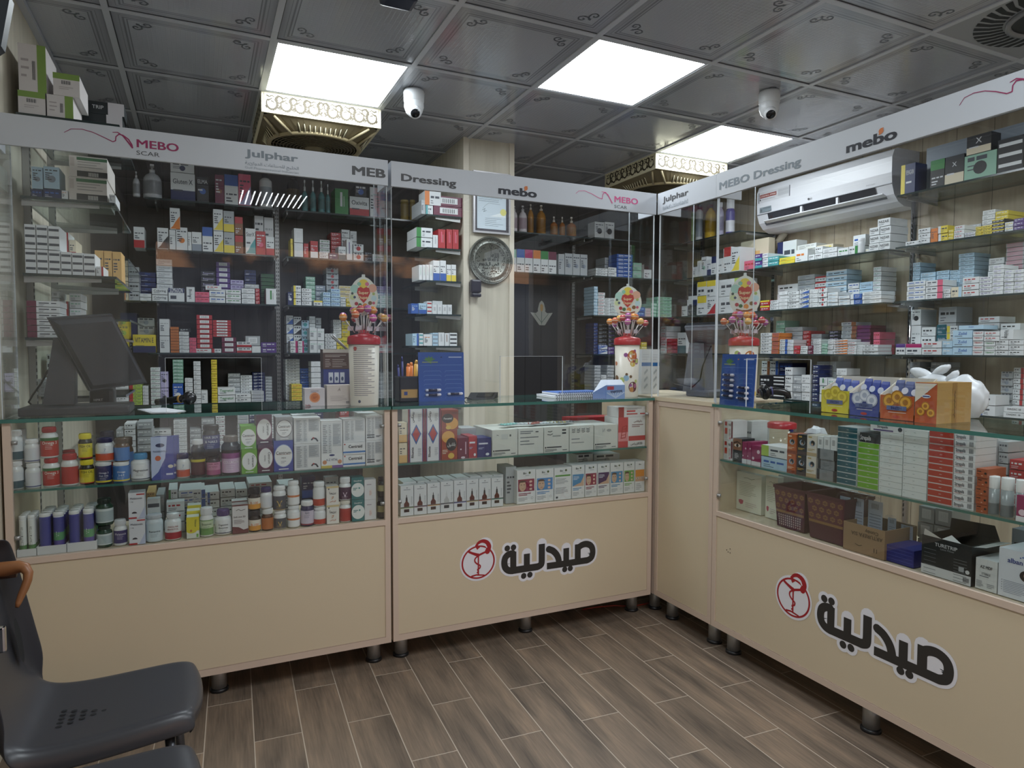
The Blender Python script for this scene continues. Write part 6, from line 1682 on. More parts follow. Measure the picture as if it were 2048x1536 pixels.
DECO.update({'tbox': ('#d8d8d8', d_tbox, 'white toiletry carton with red squares'), 'eye': ('#26242a', d_eye, 'dark carton picturing an eye'), 'mag2': ('#8e2356', d_mag2, 'magenta carton with pale dots'), 'hdo': ('#b85f30', d_hairdye('#e8c8a8', '#8a3f22'), 'orange hair-colour carton'), 'hdk': ('#242124', d_hairdye('#c9a24a', '#4a3530'), 'black hair-colour carton'), 'hdw': ('#d5cfc4', d_hairdye('#b09a5a', '#b8a07a'), 'white and gold hair-colour carton'),
 'sst': ('#cfd8d8', d_strep('#1f5a66'), 'dark teal lozenge box'), 'ssg': ('#d5dccf', d_strep('#6fa82f'), 'lime lozenge box'), 'ssr': ('#dcd5d2', d_strep('#ad3a2c'), 'red lozenge box'), 'ssw': ('#d5dad9', d_strw, 'plain white lozenge box'), 'sss': ('#dadcde', d_strs, 'white lozenge box end-on with barcode'), 'ssk': ('#26262a', d_strk, 'black and white lozenge box'), 'stop': ('#d8dadc', d_strtop, 'white lozenge box lying on top'), 'bar': ('#a3502c', d_bar, 'brown care carton'), 'glove': ('#2a2b2e', d_glove, 'grey and black glove box')})
LS = 'lozenge shelf'; LZ = 'lozenge_box'
row(LS + ', corner end', E4, 'X', RX + .02, .823, f'''
90 240 218 2 *tbox d.08 @{VC}
245 322 382 1 *eye d.07 @{VC}
325 366 412 1 *mag2 d.09 @{VC}
368 404 412 1 *mag2 d.09 @{VC}
406 488 446 1 *mag2 d.09 @{VC}
490 720 548 1 lb0 d.1 @{VC}
492 720 446 1 wa1 + d.1 @{VC}
722 802 342 2 *hdo d.07 @{VC}
806 886 348 2 *hdk d.07 @{VC}
890 978 352 2 *hdw d.07 @{VC}
988 1156 480 3 *glove d.1 @{VC}
985 1036 358 1 wM8 + d.08 @{VC}
1040 1096 358 1 wM8 + d.08 @{VC}
1100 1156 360 1 wM8 + d.08 @{VC}
1164 1338 280 10 *sst d.1 @{LZ}
250 322 222 1 ww2 b.11 d.1 @{VC}
326 410 222 1 ww2 b.11 d.1 @{VC}''', .4, .220, (-2.182, -.6))
row(LS + ', middle', E5, 'X', RX + .02, .823, f'''
60 218 246 8 *ssg d.1 @{LZ}
70 228 176 1 *ssk + d.1 @{LZ}
224 398 172 10 *ssw d.1 @{LZ}
150 400 112 1 *stop + d.1 @{LZ}
402 586 150 10 *ssw d.1 @{LZ}
592 780 162 11 *ssr d.1 @{LZ}
784 944 178 11 *sss d.1 @{LZ}
948 1030 780 0 *sss d.1 @{LZ}
''' .replace('948 1030 780 0 *sss d.1 @lozenge_box\n', ''), .4)
row(LS + ', near end', E5, 'X', RX + .008, .823, f'''
1246 1480 655 1 *mag2 d.09 @{VC}''', .4)
row(LS + ', rear', E5, 'X', RX + .135, .823, f'''
948 1110 206 8 *sss d.1 @{LZ}
830 1035 440 5 *bar d.08 @{VC}
1115 1190 230 6 gg0 d.08 @{VC}
1195 1320 370 5 rw0 d.08 @{VC}'''.replace('830 1035 440 5 *bar d.08 @' + VC + '\n', ''), .4)
row(LS + ', before the lozenges', E5, 'X', RX + .012, .823, f'''
1036 1040 440 5 *bar d.005 @{VC}
'''.replace('1036 1040', '946 1030').replace('d.005', 'd.09'), .4)
# ================================================================== COUNTER TOPS
ZT = 1.0578
CT_B = counter(TX(3.035), .422, .40, 'plain cream cabinet return behind the corner, carrying the candy tub and leaflet carton', case=False, legs=[(.07, .06), (.36, .06), (.07, .33), (.36, .33)])
def quadbox(b, c4, n, t0, t1, m, inset=0, mtop=None):
    """slab from a planar quad: corners c4 extruded from n*t0 to n*t1, far side inset towards the middle"""
    c = sum(c4, Vector()) / 4; a = [p + n * t0 for p in c4]; k = [p.lerp(c, inset) + n * t1 for p in c4]
    b.add(a + k, [(3, 2, 1, 0)], m); b.add(k, [(0, 1, 2, 3)], mtop or m); b.add(a + k, [(0, 1, 5, 4), (1, 2, 6, 5), (2, 3, 7, 6), (3, 0, 4, 7)], m)
def till(label, c4, foot, base, lean, zb, cable, cc=('#303136', '#34353a', '#36373b', '#414247')):
    t = empty('till_monitor', (base[0], base[1], zb), label, 'till monitor')
    n = (c4[1] - c4[0]).cross(c4[3] - c4[0]).normalized()
    if n.dot(Vector((0, 0, CAMZ)) - c4[0]) < 0: n = -n
    b = MB(); quadbox(b, c4, n, -.022, -.004, pm('#232428', .3)); b.build('screen', t)
    b = MB(); quadbox(b, c4, n, -.004, .008, pm(cc[0], .42), .02); b.build('bezel', t)
    c = sum(c4, Vector()) / 4; b = MB(); quadbox(b, [p.lerp(c, .06) + n * .008 for p in c4], n, 0, .014, pm(cc[1], .4), .12); b.build('rear_housing', t)
    x0, x1, y0, y1 = foot; b = MB(); b.cbox(x0, x1, y0, y1, zb + .001, zb + .030, pm(cc[2], .45), .006); b.build('base', t)
    b = MB(); a0, a1 = lean
    b.add([a0[k] for k in range(4)] + [a1[k] for k in range(4)], [(3, 2, 1, 0), (4, 5, 6, 7), (0, 1, 5, 4), (1, 2, 6, 5), (2, 3, 7, 6), (3, 0, 4, 7)], pm(cc[3], .45)); b.build('stand', t)
    b = MB(); b.tube(cable, .0035, BLACKP, 8); b.build('cable', t); return t
V = Vector
TL, TR_, BR = onY(*C4(470, 370), 2.67), onY(*C4(1092, 330), 2.74), onY(*C4(1440, 1008), 2.82)
cl = [TL, TR_, BR, TL + (BR - TR_)]
s0 = [onY(*C4(415, 1215), 2.73), onY(*C4(725, 1215), 2.73)]; s1 = [onY(*C4(520, 560), 2.735), onY(*C4(735, 560), 2.735)]
till('black till monitor seen from behind, standing on the vitamin counter', cl, (-.545, -.225, 2.66, 2.86), (-.40, 2.76), ([s0[0], s0[1], s0[1] + V((0, .07, 0)), s0[0] + V((0, .07, 0))], [s1[0], s1[1], s1[1] + V((0, .05, 0)), s1[0] + V((0, .05, 0))]), 1.0575,
     [onY(*C4(470, 880), 2.86), onY(*C4(400, 1010), 2.9), onY(*C4(320, 1120), 2.93), onY(*C4(280, 1190), 2.95), V((-.55, 2.96, 1.062))])
Q1 = Crop(1330, 630, 7.585)
rc4 = [onX(*Q1(300, 168), 2.24), onX(*Q1(1010, 142), 2.20), onX(*Q1(985, 430), 2.29), onX(*Q1(372, 405), 2.33)]
s0 = [onX(*Q1(265, 1160), 2.20), onX(*Q1(600, 1165), 2.20)]; s1 = [onX(*Q1(370, 425), 2.26), onX(*Q1(590, 430), 2.26)]
till('dark grey till monitor seen from behind, standing on the corner cabinet', rc4, (2.135, 2.34, 2.42, 2.582), (2.24, 2.52), ([s0[0], s0[1], s0[1] + V((.06, 0, 0)), s0[0] + V((.06, 0, 0))], [s1[0], s1[1], s1[1] + V((.05, 0, 0)), s1[0] + V((.05, 0, 0))]), 1.0635,
     [onX(*Q1(700, 470), 2.25), onX(*Q1(620, 640), 2.22), onX(*Q1(570, 780), 2.195), onX(*Q1(530, 980), 2.19), onX(*Q1(420, 1090), 2.19), onX(*Q1(250, 1060), 2.19), onX(*Q1(130, 1035), 2.2)], ('#5c5d63', '#63646a', '#56575c', '#5f6066'))
# receipt printer, papers, hand scanners
t = empty('receipt_printer', (-.30, 2.96, ZT), 'small black receipt printer behind the till monitor on the vitamin counter', 'printer')
q0, q1 = onY(*C4(865, 1150), 2.98), onY(*C4(1112, 1150), 2.98); zt = onY(*C4(990, 1052), 2.98).z
k = 2.92 / 2.98; q0.x *= k; q1.x *= k; zt = CAMZ + (zt - CAMZ) * k
b = MB(); b.cbox(q0.x, q1.x, 2.92, 3.015, ZT, zt, pm('#1f2023', .35), .016); b.build('body', t)
b = MB(); b.text('HPRT', (q0.x + q1.x) / 2 - .01, ZT + .035, .009, pm('#c9ccd0', .4), frameY(2.92), .001, 'c', .02); b.build('lettering', t)
b = MB(); b.box(q0.x + .015, q1.x - .015, 2.9185, 2.921, ZT + .055, ZT + .058, pm('#0c0c0d', .5)); b.build('paper_slot', t)
t = empty('paper_sheet', (-.22, 2.85, ZT), 'white paper sheets lying in front of the receipt printer', 'paper')
pp = [(-.215, 2.84), (-.16, 2.66), (-.085, 2.645), (-.05, 2.70), (-.13, 2.88)]
b = MB(); b.prism([(u, v) for u, v in pp], .0006, .0018, pm('#d5d8dc', .6), frameZ(ZT)); b.build('lower_sheet', t)
b = MB(); b.prism([(-.205, 2.83), (-.155, 2.67), (-.10, 2.665), (-.14, 2.86)], .002, .003, pm('#dfe2e6', .6), frameZ(ZT)); b.build('upper_sheet', t)
def scanner(label, head, hr, dirv, tail, down=None):
    t = empty('barcode_scanner', (head.x, head.y, ZT), label, 'scanner', 'black hand scanners'); d = dirv.normalized(); BK = pm('#18191b', .25)
    b = MB(); ico = bmesh.new(); bmesh.ops.create_uvsphere(ico, u_segments=28, v_segments=16, radius=1)
    up = V((0, 0, 1)); sd = d.cross(up).normalized(); up = sd.cross(d)
    m = Matrix.Translation(head) @ Matrix((sd * hr, up * hr, d * hr * .62)).transposed().to_4x4(); b.bm(ico, BK, True, m); b.build('head', t)
    b = MB(); b.tube([head + d * hr * .52, head + d * hr * .66], hr * .62, pm('#2b2c30', .15), 24); b.build('window', t)
    b = MB(); b.tube([head - d * hr * .3] + tail, 1, BK, 14, True, [hr * .62] + [hr * (.5 - .03 * i) for i in range(len(tail))]); b.build('handle', t)
    b = MB(); b.tube([head + (tail[0] - head) * .62, head + (tail[0] - head) * .75], hr * .6, pm('#a8803a' if 'vitamin' in label else '#4a4a78', .3), 16); b.build('trigger_band', t)
h = onY(*C4(1845, 1152), 2.86); scanner('black hand scanner lying by the cut-out of the vitamin counter screen', h, .0265, V((.3, -1, -.1)), [onY(*C4(1720, 1165), 2.90), onY(*C4(1610, 1180), 2.93), onY(*C4(1525, 1190), 2.95)])
h = onX(*Q1(1510, 1170), 2.235); scanner('black hand scanner standing beside the blue lip-balm card on the long counter', h, .034, V((-.9, .3, -.25)), [onX(*Q1(1660, 1150), 2.27), onX(*Q1(1780, 1170), 2.30), onX(*Q1(1860, 1200), 2.32), onX(*Q1(1870, 1270), 2.32)])
# boxes on the vitamin counter
def d_org(b, w, h, d): b.disc(w * .5, h * .48, w * .26, pm('#c9743e', .4), None, .0005, 24); b.disc(w * .5, h * .48, w * .26, pm('#d9956a', .4), None, .0007, 24, None, w * .2); lines(b, w, h, .4, .62, .42, .56, 2, '#8a4a2a', .4); lines(b, w, h, .3, .72, .76, .9, 2, '#9a8a94', .4); T(b, 'Stella', w * .16, h * .06, h * .1, '#8a2a2a', w * .3)
def d_plain(b, w, h, d): lines(b, w, h, .14, .84, .22, .5, 5, '#a0948e', .25); b.stroke([(w * .44, h * .7), (w * .48, h * .8), (w * .52, h * .72), (w * .5, h * .86)], .0018, pm('#8a7a72', .4)); barcode(b, w, h, .76, .9, .08, .2)
def d_brown(b, w, h, d): RR(b, w, h, 0, 1, .82, 1, '#c9c4bd'); lines(b, w, h, .08, .9, .62, .76, 2, '#d2c8c0', .3); lines(b, w, h, .08, .3, .1, .56, 5, '#cfc5bd', .25); lines(b, w, h, .34, .9, .1, .56, 5, '#cfc5bd', .2)
def d_blue3(b, w, h, d): [RR(b, w, h, u, u + .17, .6, .9, '#cdd3df') for u in (.2, .42, .64)]; [b.disc(w * (u + .085), h * .72, w * .05, pm('#4a5a7a', .4), None, .0008, 10, h * .06) for u in (.2, .42, .64)]; RR(b, w, h, .38, .62, .2, .26, '#b9c2d6')
DECO.update({'org': ('#cfc8c9', d_org, 'pale cream-jar box with orange circle'), 'pln': ('#d5cac2', d_plain, 'pale plain box with small monogram'), 'brn': ('#5b453d', d_brown, 'brown box with white top and fine lines'), 'bl3': ('#39437f', d_blue3, 'blue box with three white squares')})
row('vitamin counter top', C5, 'Y', 2.725, ZT, '''
1116 1316 1056 1 *org d.06 @cosmetic_box
1334 1580 1024 1 *pln d.07 @cosmetic_box''', .4)
row('vitamin counter top, rear', C5, 'Y', 2.815, ZT, '''
1300 1555 868 1 *bl3 d.07 @cosmetic_box
1296 1560 676 1 *brn + d.07 @cosmetic_box''', .4)
t = empty('tweezers', (.52, 2.87, 1.25), 'grey metal tweezers-like strip sticking up from the boxes beside the candy tub', 'tweezers'); a, c = onY(*C5(1375, 545), 2.87), onY(*C5(1548, 690), 2.87)
b = MB(); b.tube([a, c], .004, STEEL, 8); b.tube([a + V((.008, 0, .002)), c], .004, STEEL, 8); b.build('arm', t)
# ---- candy tubs with lollipops
TUBC = pm('#e6dfd0', .35); REDL = pm('#b3262e', .3); LOLC = ['#d98a35', '#a85a9a', '#b8454c', '#e0a94f', '#b8609a', '#cc6a44']
def tub(fx, fy, yl, P, which, facing, back, top_on=True):
    """fx: radius, P: base centre, yl: lid bottom z"""
    r = fx * .94; t = empty('candy_tub', P, f'red-lidded candy tub {which}', 'candy tub', 'candy tubs topped with lollipops'); c = P; h = yl - P[2]
    b = MB(); b.lathe([(0, 0), (r * .88, 0), (r * .9, .006), (r * .99, h)], TUBC, 36, c); b.build('tub_body', t)
    rnd = random.Random(int(r * 1e4) + len(which)); R = lambda v: r * (.9 + .09 * v / h) * 1.008
    wr = lambda u, v: (c[0] + R(v) * math.sin(u / r + facing), c[1] - R(v) * math.cos(u / r + facing), c[2] + v)
    def blob(u, v, rad, col, ry=None, k=1): b.add([(lambda q: (c[0] + (q[0] - c[0]) * k, c[1] + (q[1] - c[1]) * k, q[2]))(wr(u + rad * math.cos(a), v + (ry or rad) * math.sin(a))) for a in [6.2832 * i / 14 for i in range(14)]], [list(range(14))], pm(col, .4))
    b = MB()
    if back:
        for i in range(26): v = h * (.95 - .031 * i); b.add([wr(u, z) for z in (v, v + h * .012) for u in [r * (-.75 + .25 * q) for q in range(7 - (i * 5) % 3)]], [(q, q + 1, q + 8 - (i * 5) % 3, q + 7 - (i * 5) % 3) for q in range(6 - (i * 5) % 3)], pm('#a59fa0', .5))
        blob(-r * .6, h * .93, r * .13, '#c25a50'); blob(-r * .35, h * .08, r * .1, '#5a6070', None)
    else:
        for i in range(16): blob(rnd.uniform(-r * 1.3, r * 1.3), rnd.uniform(h * .06, h * .9), r * rnd.uniform(.1, .26), rnd.choice(['#c7d27a', '#e2c35e', '#a05a9a', '#d98a60', '#9ac0d8', '#7a5a3a']), None, 1.0005 + .0003 * i)
        blob(r * .45, h * .78, r * .42, '#c2402e', r * .5, 1.006); blob(r * .42, h * .81, r * .34, '#d9823a', r * .36, 1.0065)
        w2 = lambda u, v: (lambda q: (c[0] + (q[0] - c[0]) * 1.008, c[1] + (q[1] - c[1]) * 1.008, q[2]))(wr(u, v)); b.text('Super', r * .45, h * .83, r * .17, pm('#f0e6c8', .4), None, 0, 'c', .02, None, 0, w2, r * .6); b.text('Duper', r * .45, h * .73, r * .17, pm('#f0e6c8', .4), None, 0, 'c', .02, None, 0, w2, r * .6)
        blob(r * .55, h * .2, r * .4, '#6a2f3a', r * .42, 1.006); blob(r * .42, h * .15, r * .2, '#c98a4a', None, 1.0065); blob(r * .75, h * .22, r * .17, '#b56a8a', None, 1.0068)
    b.build('wrap_print', t)
    b = MB(); b.lathe([(r * 1.06, 0), (r * 1.07, .004), (r * 1.06, .026), (r * .95, .034), (r * .4, .042), (r * .3, .046), (r * .3, .058), (0, .058)], REDL, 36, (c[0], c[1], yl), cap=False); b.build('lid', t)
    return t
def lollipops(c, z, r, which, n=17):
    rnd = random.Random(len(which) * 7 + 1)
    for i in range(n):
        ring = 0 if i < 8 else 1; a = 2 * math.pi * i / 8 + .2 if ring == 0 else 2 * math.pi * (i - 8) / (n - 8); rr = r * (.78 if ring == 0 else .42); tilt = 1.42 + rnd.uniform(-.05, .1)
        p0 = V((c[0] + rr * .75 * math.cos(a), c[1] + rr * .75 * math.sin(a), z + .006)); L = (.062 if ring == 0 else .088) + rnd.uniform(-.006, .008); d = V((rr * (.95 if ring == 0 else .7) * math.cos(a), rr * (.95 if ring == 0 else .7) * math.sin(a), L)); p1 = p0 + d
        col = LOLC[(i * 5 + len(which)) % 6]; nm = {'#d98a35': 'orange', '#a85a9a': 'purple', '#b8454c': 'red', '#e0a94f': 'yellow', '#b8609a': 'magenta', '#cc6a44': 'rust'}[col]
        t = empty('lollipop', p0, f'{nm} wrapped lollipop, {od(i % 8 + 1)} of the {("outer", "inner")[ring]} ring, candy tub {which}', 'lollipop', 'lollipops ' + which)
        b = MB(); s = bmesh.new(); bmesh.ops.create_uvsphere(s, u_segments=14, v_segments=9, radius=.0155); b.bm(s, pm(col, .25), True, Matrix.Translation(p1)); b.lathe([(.0157, -.001), (.0159, .0005), (.0157, .002)], pm('#e6d8b8', .3), 14, p1, cap=False); b.build('candy', t)
        b = MB(); b.tube([p0, p1 - d.normalized() * .012], .0019, pm('#d8d4d0', .4), 6); b.build('stick', t)
        if ring == 0: b = MB(); q = p0 + d * .28; rx = V((-math.sin(a), math.cos(a), 0)); rx = rx if abs(rx.x) > .3 else V((1, .2, 0)); u_ = V((.1, 0, 1)).normalized(); o_ = V((math.cos(a), math.sin(a), 0)) * .004; quadbox(b, [q + o_ - rx * .012 - u_ * .009, q + o_ + rx * .012 - u_ * .009, q + o_ + rx * .012 + u_ * .009, q + o_ - rx * .012 + u_ * .009], V((math.cos(a), math.sin(a), 0)), 0, .0008, pm('#cfc3cc', .4)); b.build('tag', t)
        b = MB(); b.lathe([(.010, -.003), (.004, -.008), (.006, -.012)], pm('#cdbfc6', .3), 10, p1 + V((0, 0, -.007)), cap=False); b.build('wrapper_tail', t)
def topper(cx, cy, z0, cz, rw, rh, rz, which):
    t = empty('topper_sign', (cx, cy, z0), f'oval topper board reading Super Duper, candy tub {which}', 'sign', 'candy topper boards', rz); dz = cz - z0; F_ = lambda u, v, o: (u, -o, dz + v)
    n = 36; poly = []
    for k in range(n): a = 2 * math.pi * k / n; y = math.sin(a); poly.append((rw * math.cos(a) * (1 - .12 * y), rh * y))
    b = MB(); b.prism(poly, -.0015, .0015, pm('#d9dccf', .4), F_); b.prism([(-.008, rh * .9), (.008, rh * .9), (.006, rh * 1.14), (-.006, rh * 1.14)], -.0015, .0014, pm('#cfd6d0', .4), F_); b.build('board', t, world=False)
    b = MB(); rnd = random.Random(4)
    for k, (u, v, r_, c_) in enumerate(((0, .62, .34, '#e0c94a'), (-.62, .35, .3, '#a9cfc0'), (.62, .4, .3, '#d9a58a'), (-.75, -.1, .2, '#c9d6a0'), (.72, -.15, .2, '#b9d6d8'), (-.5, -.45, .13, '#a8323a'), (-.25, -.52, .13, '#3f6a3a'), (.1, -.55, .17, '#d88a3a'), (.45, -.4, .14, '#7a5a2f'), (.7, -.4, .1, '#c05a70'), (-.78, .1, .09, '#4a5a50'), (.25, .62, .14, '#d06a8a'), (-.3, .62, .14, '#8ac0a8'), (0, -.86, .3, '#e6e2d0'), (-.62, -.1, .09, '#3a4a68'), (.7, .1, .1, '#a8b86a'))): b.disc(u * rw, v * rh, r_ * rw, pm(c_, .4), F_, .0017 + k * .00003, 16)
    b.flat([(rw * .46 * x, rh * .46 * y + rh * .05) for x, y in ((0, -1), (-.55, -.5), (-1, .2), (-.85, .75), (-.4, .9), (0, .72), (.4, .9), (.85, .75), (1, .2), (.55, -.5))], pm('#b8352f', .35), F_, .0026)
    for s, v in (('Super', .16), ('Duper', -.1)): b.text(s, 0, rh * v, rh * .17, pm('#ecd9a8', .4), F_, .003, 'c', .02, None, 0, None, rw * .78)
    b.stroke([(-rw * .5, -rh * .7), (-rw * .2, -rh * .77), (rw * .2, -rh * .77), (rw * .5, -rh * .7)], rh * .09, pm('#8a4a2a', .4), F_, .003); b.build('print', t, world=False)
    b = MB(); b.tube([(0, .0, dz - rh * .96), (0, 0, .004)], .004, pm('#dcdfe0', .4), 8); b.build('stick', t, world=False)
def tub_px(crop, axis, pl, l, r, ybot, ylid, top, which, back, ZB=ZT):
    """l, r, lid: pixels; top: (x, y, half w, half h) of the topper"""
    un = (lambda p, q=pl: onY(*p, q)) if axis == 'Y' else (lambda p, q=pl: onX(*p, q))
    a, c = un(crop(l, (ybot + ylid) / 2)), un(crop(r, (ybot + ylid) / 2)); m = (a + c) / 2; m.x -= .011 if axis == 'Y' else 0; ang = math.atan2(m.x, m.y); R = (c - a).length / 2 * (math.cos(ang) if axis == 'Y' else math.sin(ang)); zl = un(crop((l + r) / 2, ylid)).z
    P = (m.x, m.y, ZB); f = -ang; t = tub(R, 0, zl, P, which, math.atan2(-m.x, m.y) if False else f * 1.0, back)
    lollipops(P, zl + .040, R, which)
    q0, q1, qt, qb = un(crop(top[0] - top[2], top[1])), un(crop(top[0] + top[2], top[1])), un(crop(top[0], top[1] - top[3])), un(crop(top[0], top[1] + top[3])); rw = (q1 - q0).length / 2 * (math.cos(ang) if axis == 'Y' else math.sin(ang)); rh = (qt.z - qb.z) / 2; qc = un(crop(top[0], top[1]))
    topper(m.x + (qc.x - m.x) * .0 , m.y, zl + .059, qc.z, rw, rh, f, which)
tub_px(C5, 'Y', 2.70, 1562, 1886, 1205, 628, (1706, 152, 140, 180), 'on the vitamin counter', True)
H1 = Crop(1090, 600, 7.678)
tub_px(H1, 'Y', 2.715, 1080, 1490, 1465, 690, (1262, 20, 212, 235), 'by the mint box', False)
tub_px(Q1, 'X', 2.235, 955, 1432, 1330, 465, (1165, -290, 232, 300), 'by the lip-balm card', False)
# ---- blue lip-balm cards
def balm_card(org, wdt, hgt, rz, label, left, right, tubes):
    t = empty('display_card', org, label, 'display card', 'blue lip-balm display cards', rz); CB = pm('#2f5299', .35); lean = .06
    F_ = lambda u, v, o: (u, -o + v * lean, v); w, h = wdt, hgt
    b = MB(); b.prism([(0, 0), (w, 0), (w, h), (0, h)], -.0015, .0015, CB, F_); b.build('board', t, world=False)
    b = MB(); [b.stroke([(w * .24, h * .84), (w * (.24 + .12 * math.cos(a)), h * (.84 + .08 * math.sin(a)))], .016, pm('#4f7a46', .4), F_, .002, True, .003) for a in (.3, 1.0, 1.7, 2.4, 3.0, 5.0)]
    b.rect(w * .08, w * .42, h * .79, h * .808, pm('#8d9a6a', .4), F_, .0036); b.rect(w * .66, w * .95, h * .89, h * .91, pm('#aab8d6', .4), F_, .002); b.disc(w * .5, h * .9, h * .022, pm('#c98a4a' if len(tubes) > 4 else '#1d2f5a', .4), F_, .002, 14, h * .012); b.build('print', t, world=False)
    b = MB(); lm = sheet_m = pm('#6f8cc4', .15)
    b.stroke([(w * .04, h * .74), (w * .96, h * .74)], .0016, lm, F_, .002, False)
    for cxx in (w * .3, w * .76):
        for k in range(7): v = h * (.62 - .088 * k); b.stroke([(cxx - w * .17, v), (cxx + w * .17, v)], .0014, lm, F_, .0022, False); b.stroke([(cxx - w * .17, v), (cxx - w * .19, v - h * .03)], .0012, lm, F_, .0022, False); b.stroke([(cxx + w * .17, v), (cxx + w * .19, v - h * .03)], .0012, lm, F_, .0022, False)
    b.build('blister_tray', t, world=False)
    M = t.matrix_world
    for i, (u, v) in enumerate(tubes):
        c = M @ V((u * w, -.011 + v * h * lean, v * h)); ax = (M.to_3x3() @ V((1, 0, 0))).normalized(); L = w * .17; r = h * .024
        tt = empty('lip_balm', c, f'lip balm with white caps, {od(i + 1)} of those clipped on the {label.split(" ")[0]} blue card', 'lip balm', 'lip balms on the blue cards')
        b = MB(); b.tube([c - ax * L * .62, c + ax * L * .55], r, pm('#27263f', .25), 14); b.build('tube', tt)
        b = MB(); b.tube([c + ax * L * .5, c + ax * L * .9, c + ax * L * 1.02], r * 1.12, pm('#d5d2dc', .3), 14, True, [r * 1.12, r * 1.12, r * .7]); b.build('cap', tt)
        b = MB(); b.tube([c - ax * L * .95, c - ax * L * .85, c - ax * L * .6], r, pm('#b9bccb', .3), 14, True, [r * .7, r, r]); b.build('base_cap', tt)
a, c = onY(*D3(212, 600), 2.785), onY(*D3(545, 600), 2.785); zt = onY(*D3(380, 236), 2.785).z
balm_card((a.x, 2.785, ZT), c.x - a.x, zt - ZT, 0, 'nearly-empty blue lip-balm display card on the centre counter beside the pen box', 0, 0, [(.29, .235), (.29, .14), (.77, .15)])
a, c = onX(*Q1(790, 1330), 1.996), onX(*Q1(1340, 1360), 1.996); zt = onX(*Q1(1060, 595), 1.996).z
a.y = min(a.y, 2.194); balm_card((1.996, a.y, ZT), a.y - c.y, zt - ZT, -math.pi / 2, 'fuller blue lip-balm display card on the long counter before the candy tub', 0, 0, [(.27, .59), (.27, .49), (.27, .385), (.27, .28), (.27, .18), (.72, .36), (.72, .255), (.72, .155)])
# ---- pen box with markers
a, c = onY(*D3(70, 600), 2.80), onY(*D3(208, 600), 2.80); zm = onY(*D3(140, 412), 2.80).z
t = empty('pen_box', ((a.x + c.x) / 2, 2.84, ZT), 'black pen box with gold card front, beside the blue card on the centre counter', 'pen box'); BK = pm('#222326', .4)
b = MB(); x0, x1, y0, y1 = a.x, c.x, 2.80, 2.875
for q in ((x0, x1, y0, y0 + .003), (x0, x1, y1 - .003, y1), (x0, x0 + .003, y0, y1), (x1 - .003, x1, y0, y1)): b.box(q[0], q[1], q[2], q[3], ZT, zm, BK)
b.box(x0, x1, y0, y1, ZT, ZT + .004, BK); b.build('box_body', t)
b = MB(); fr = frameY(2.80); z0, z1 = ZT + .018, ZT + .055; b.rect(x0 + .008, x1 - .004, z0, z1, pm('#b08a4e', .35), fr, .0008); b.rect(x0 + .02, x0 + .035, z0 + .012, z1 - .01, pm('#2f3f7a', .4), fr, .0012); b.build('gold_card', t)
b = MB(); b.box(x0 - .001, x1 + .001, y0 - .001, y1 + .001, zm - .006, zm - .001, pm('#3a3b3f', .3)); b.build('rim', t)
for i, (u, m, lt) in enumerate(((.12, '#2c3270', .05), (.34, '#2c3270', .085), (.55, '#d9782e', .055), (.72, '#dd8030', .06), (.88, '#d9a53a', .07))):
    x = x0 + (x1 - x0) * u; yy = 2.825 + .018 * (i % 2); t = empty('marker_pen', (x, yy, zm), f'{"blue pen" if i < 2 else "orange highlighter" if i < 4 else "yellow highlighter"} standing in the black pen box, {od(i + 1)} along', 'pen', 'pens in the pen box')
    b = MB(); r = .0045 if i < 2 else .009; b.tube([(x, yy, ZT + .006), (x + .004 * (i - 2), yy, zm + lt * .75)], r, pm(m, .3), 12); b.build('barrel', t); b = MB(); b.tube([(x + .004 * (i - 2), yy, zm + lt * .75), (x + .005 * (i - 2), yy, zm + lt)], r * .8, pm(m, .25), 12, True, [r * .95, r * .5]); b.build('cap', t)
# ---- card reader, notebooks, mint box
t = empty('card_reader', (1.15, 2.83, ZT), 'flat black card reader in the cut-out of the centre screen', 'card reader')
a, c, d_, e = onY(*D3(560, 583), 2.80), onY(*D3(755, 580), 2.80), onY(*D3(790, 528), 2.88), onY(*D3(590, 530), 2.88)
b = MB(); b.add([a, c, d_, e] + [V((p.x, p.y, ZT + .001)) for p in (a, c, d_, e)], [(0, 1, 2, 3), (0, 4, 5, 1), (1, 5, 6, 2), (2, 6, 7, 3), (3, 7, 4, 0), (7, 6, 5, 4)], pm('#1c1d1f', .3)); b.build('body', t)
b = MB(); m_ = lambda u, v: a.lerp(c, u).lerp(e.lerp(d_, u), v) + V((0, -.001, .001)); b.add([m_(.3, .35), m_(.9, .35), m_(.9, .85), m_(.3, .85)], [(0, 1, 2, 3)], pm('#0d0e10', .12)); b.build('screen', t)
b = MB(); b.tube([(1.10, 2.79, ZT + .006), (1.08, 2.80, ZT + .012), (1.085, 2.84, ZT + .006), (1.06, 2.93, ZT + .005)], .003, BLACKP, 8); b.build('cable', t)
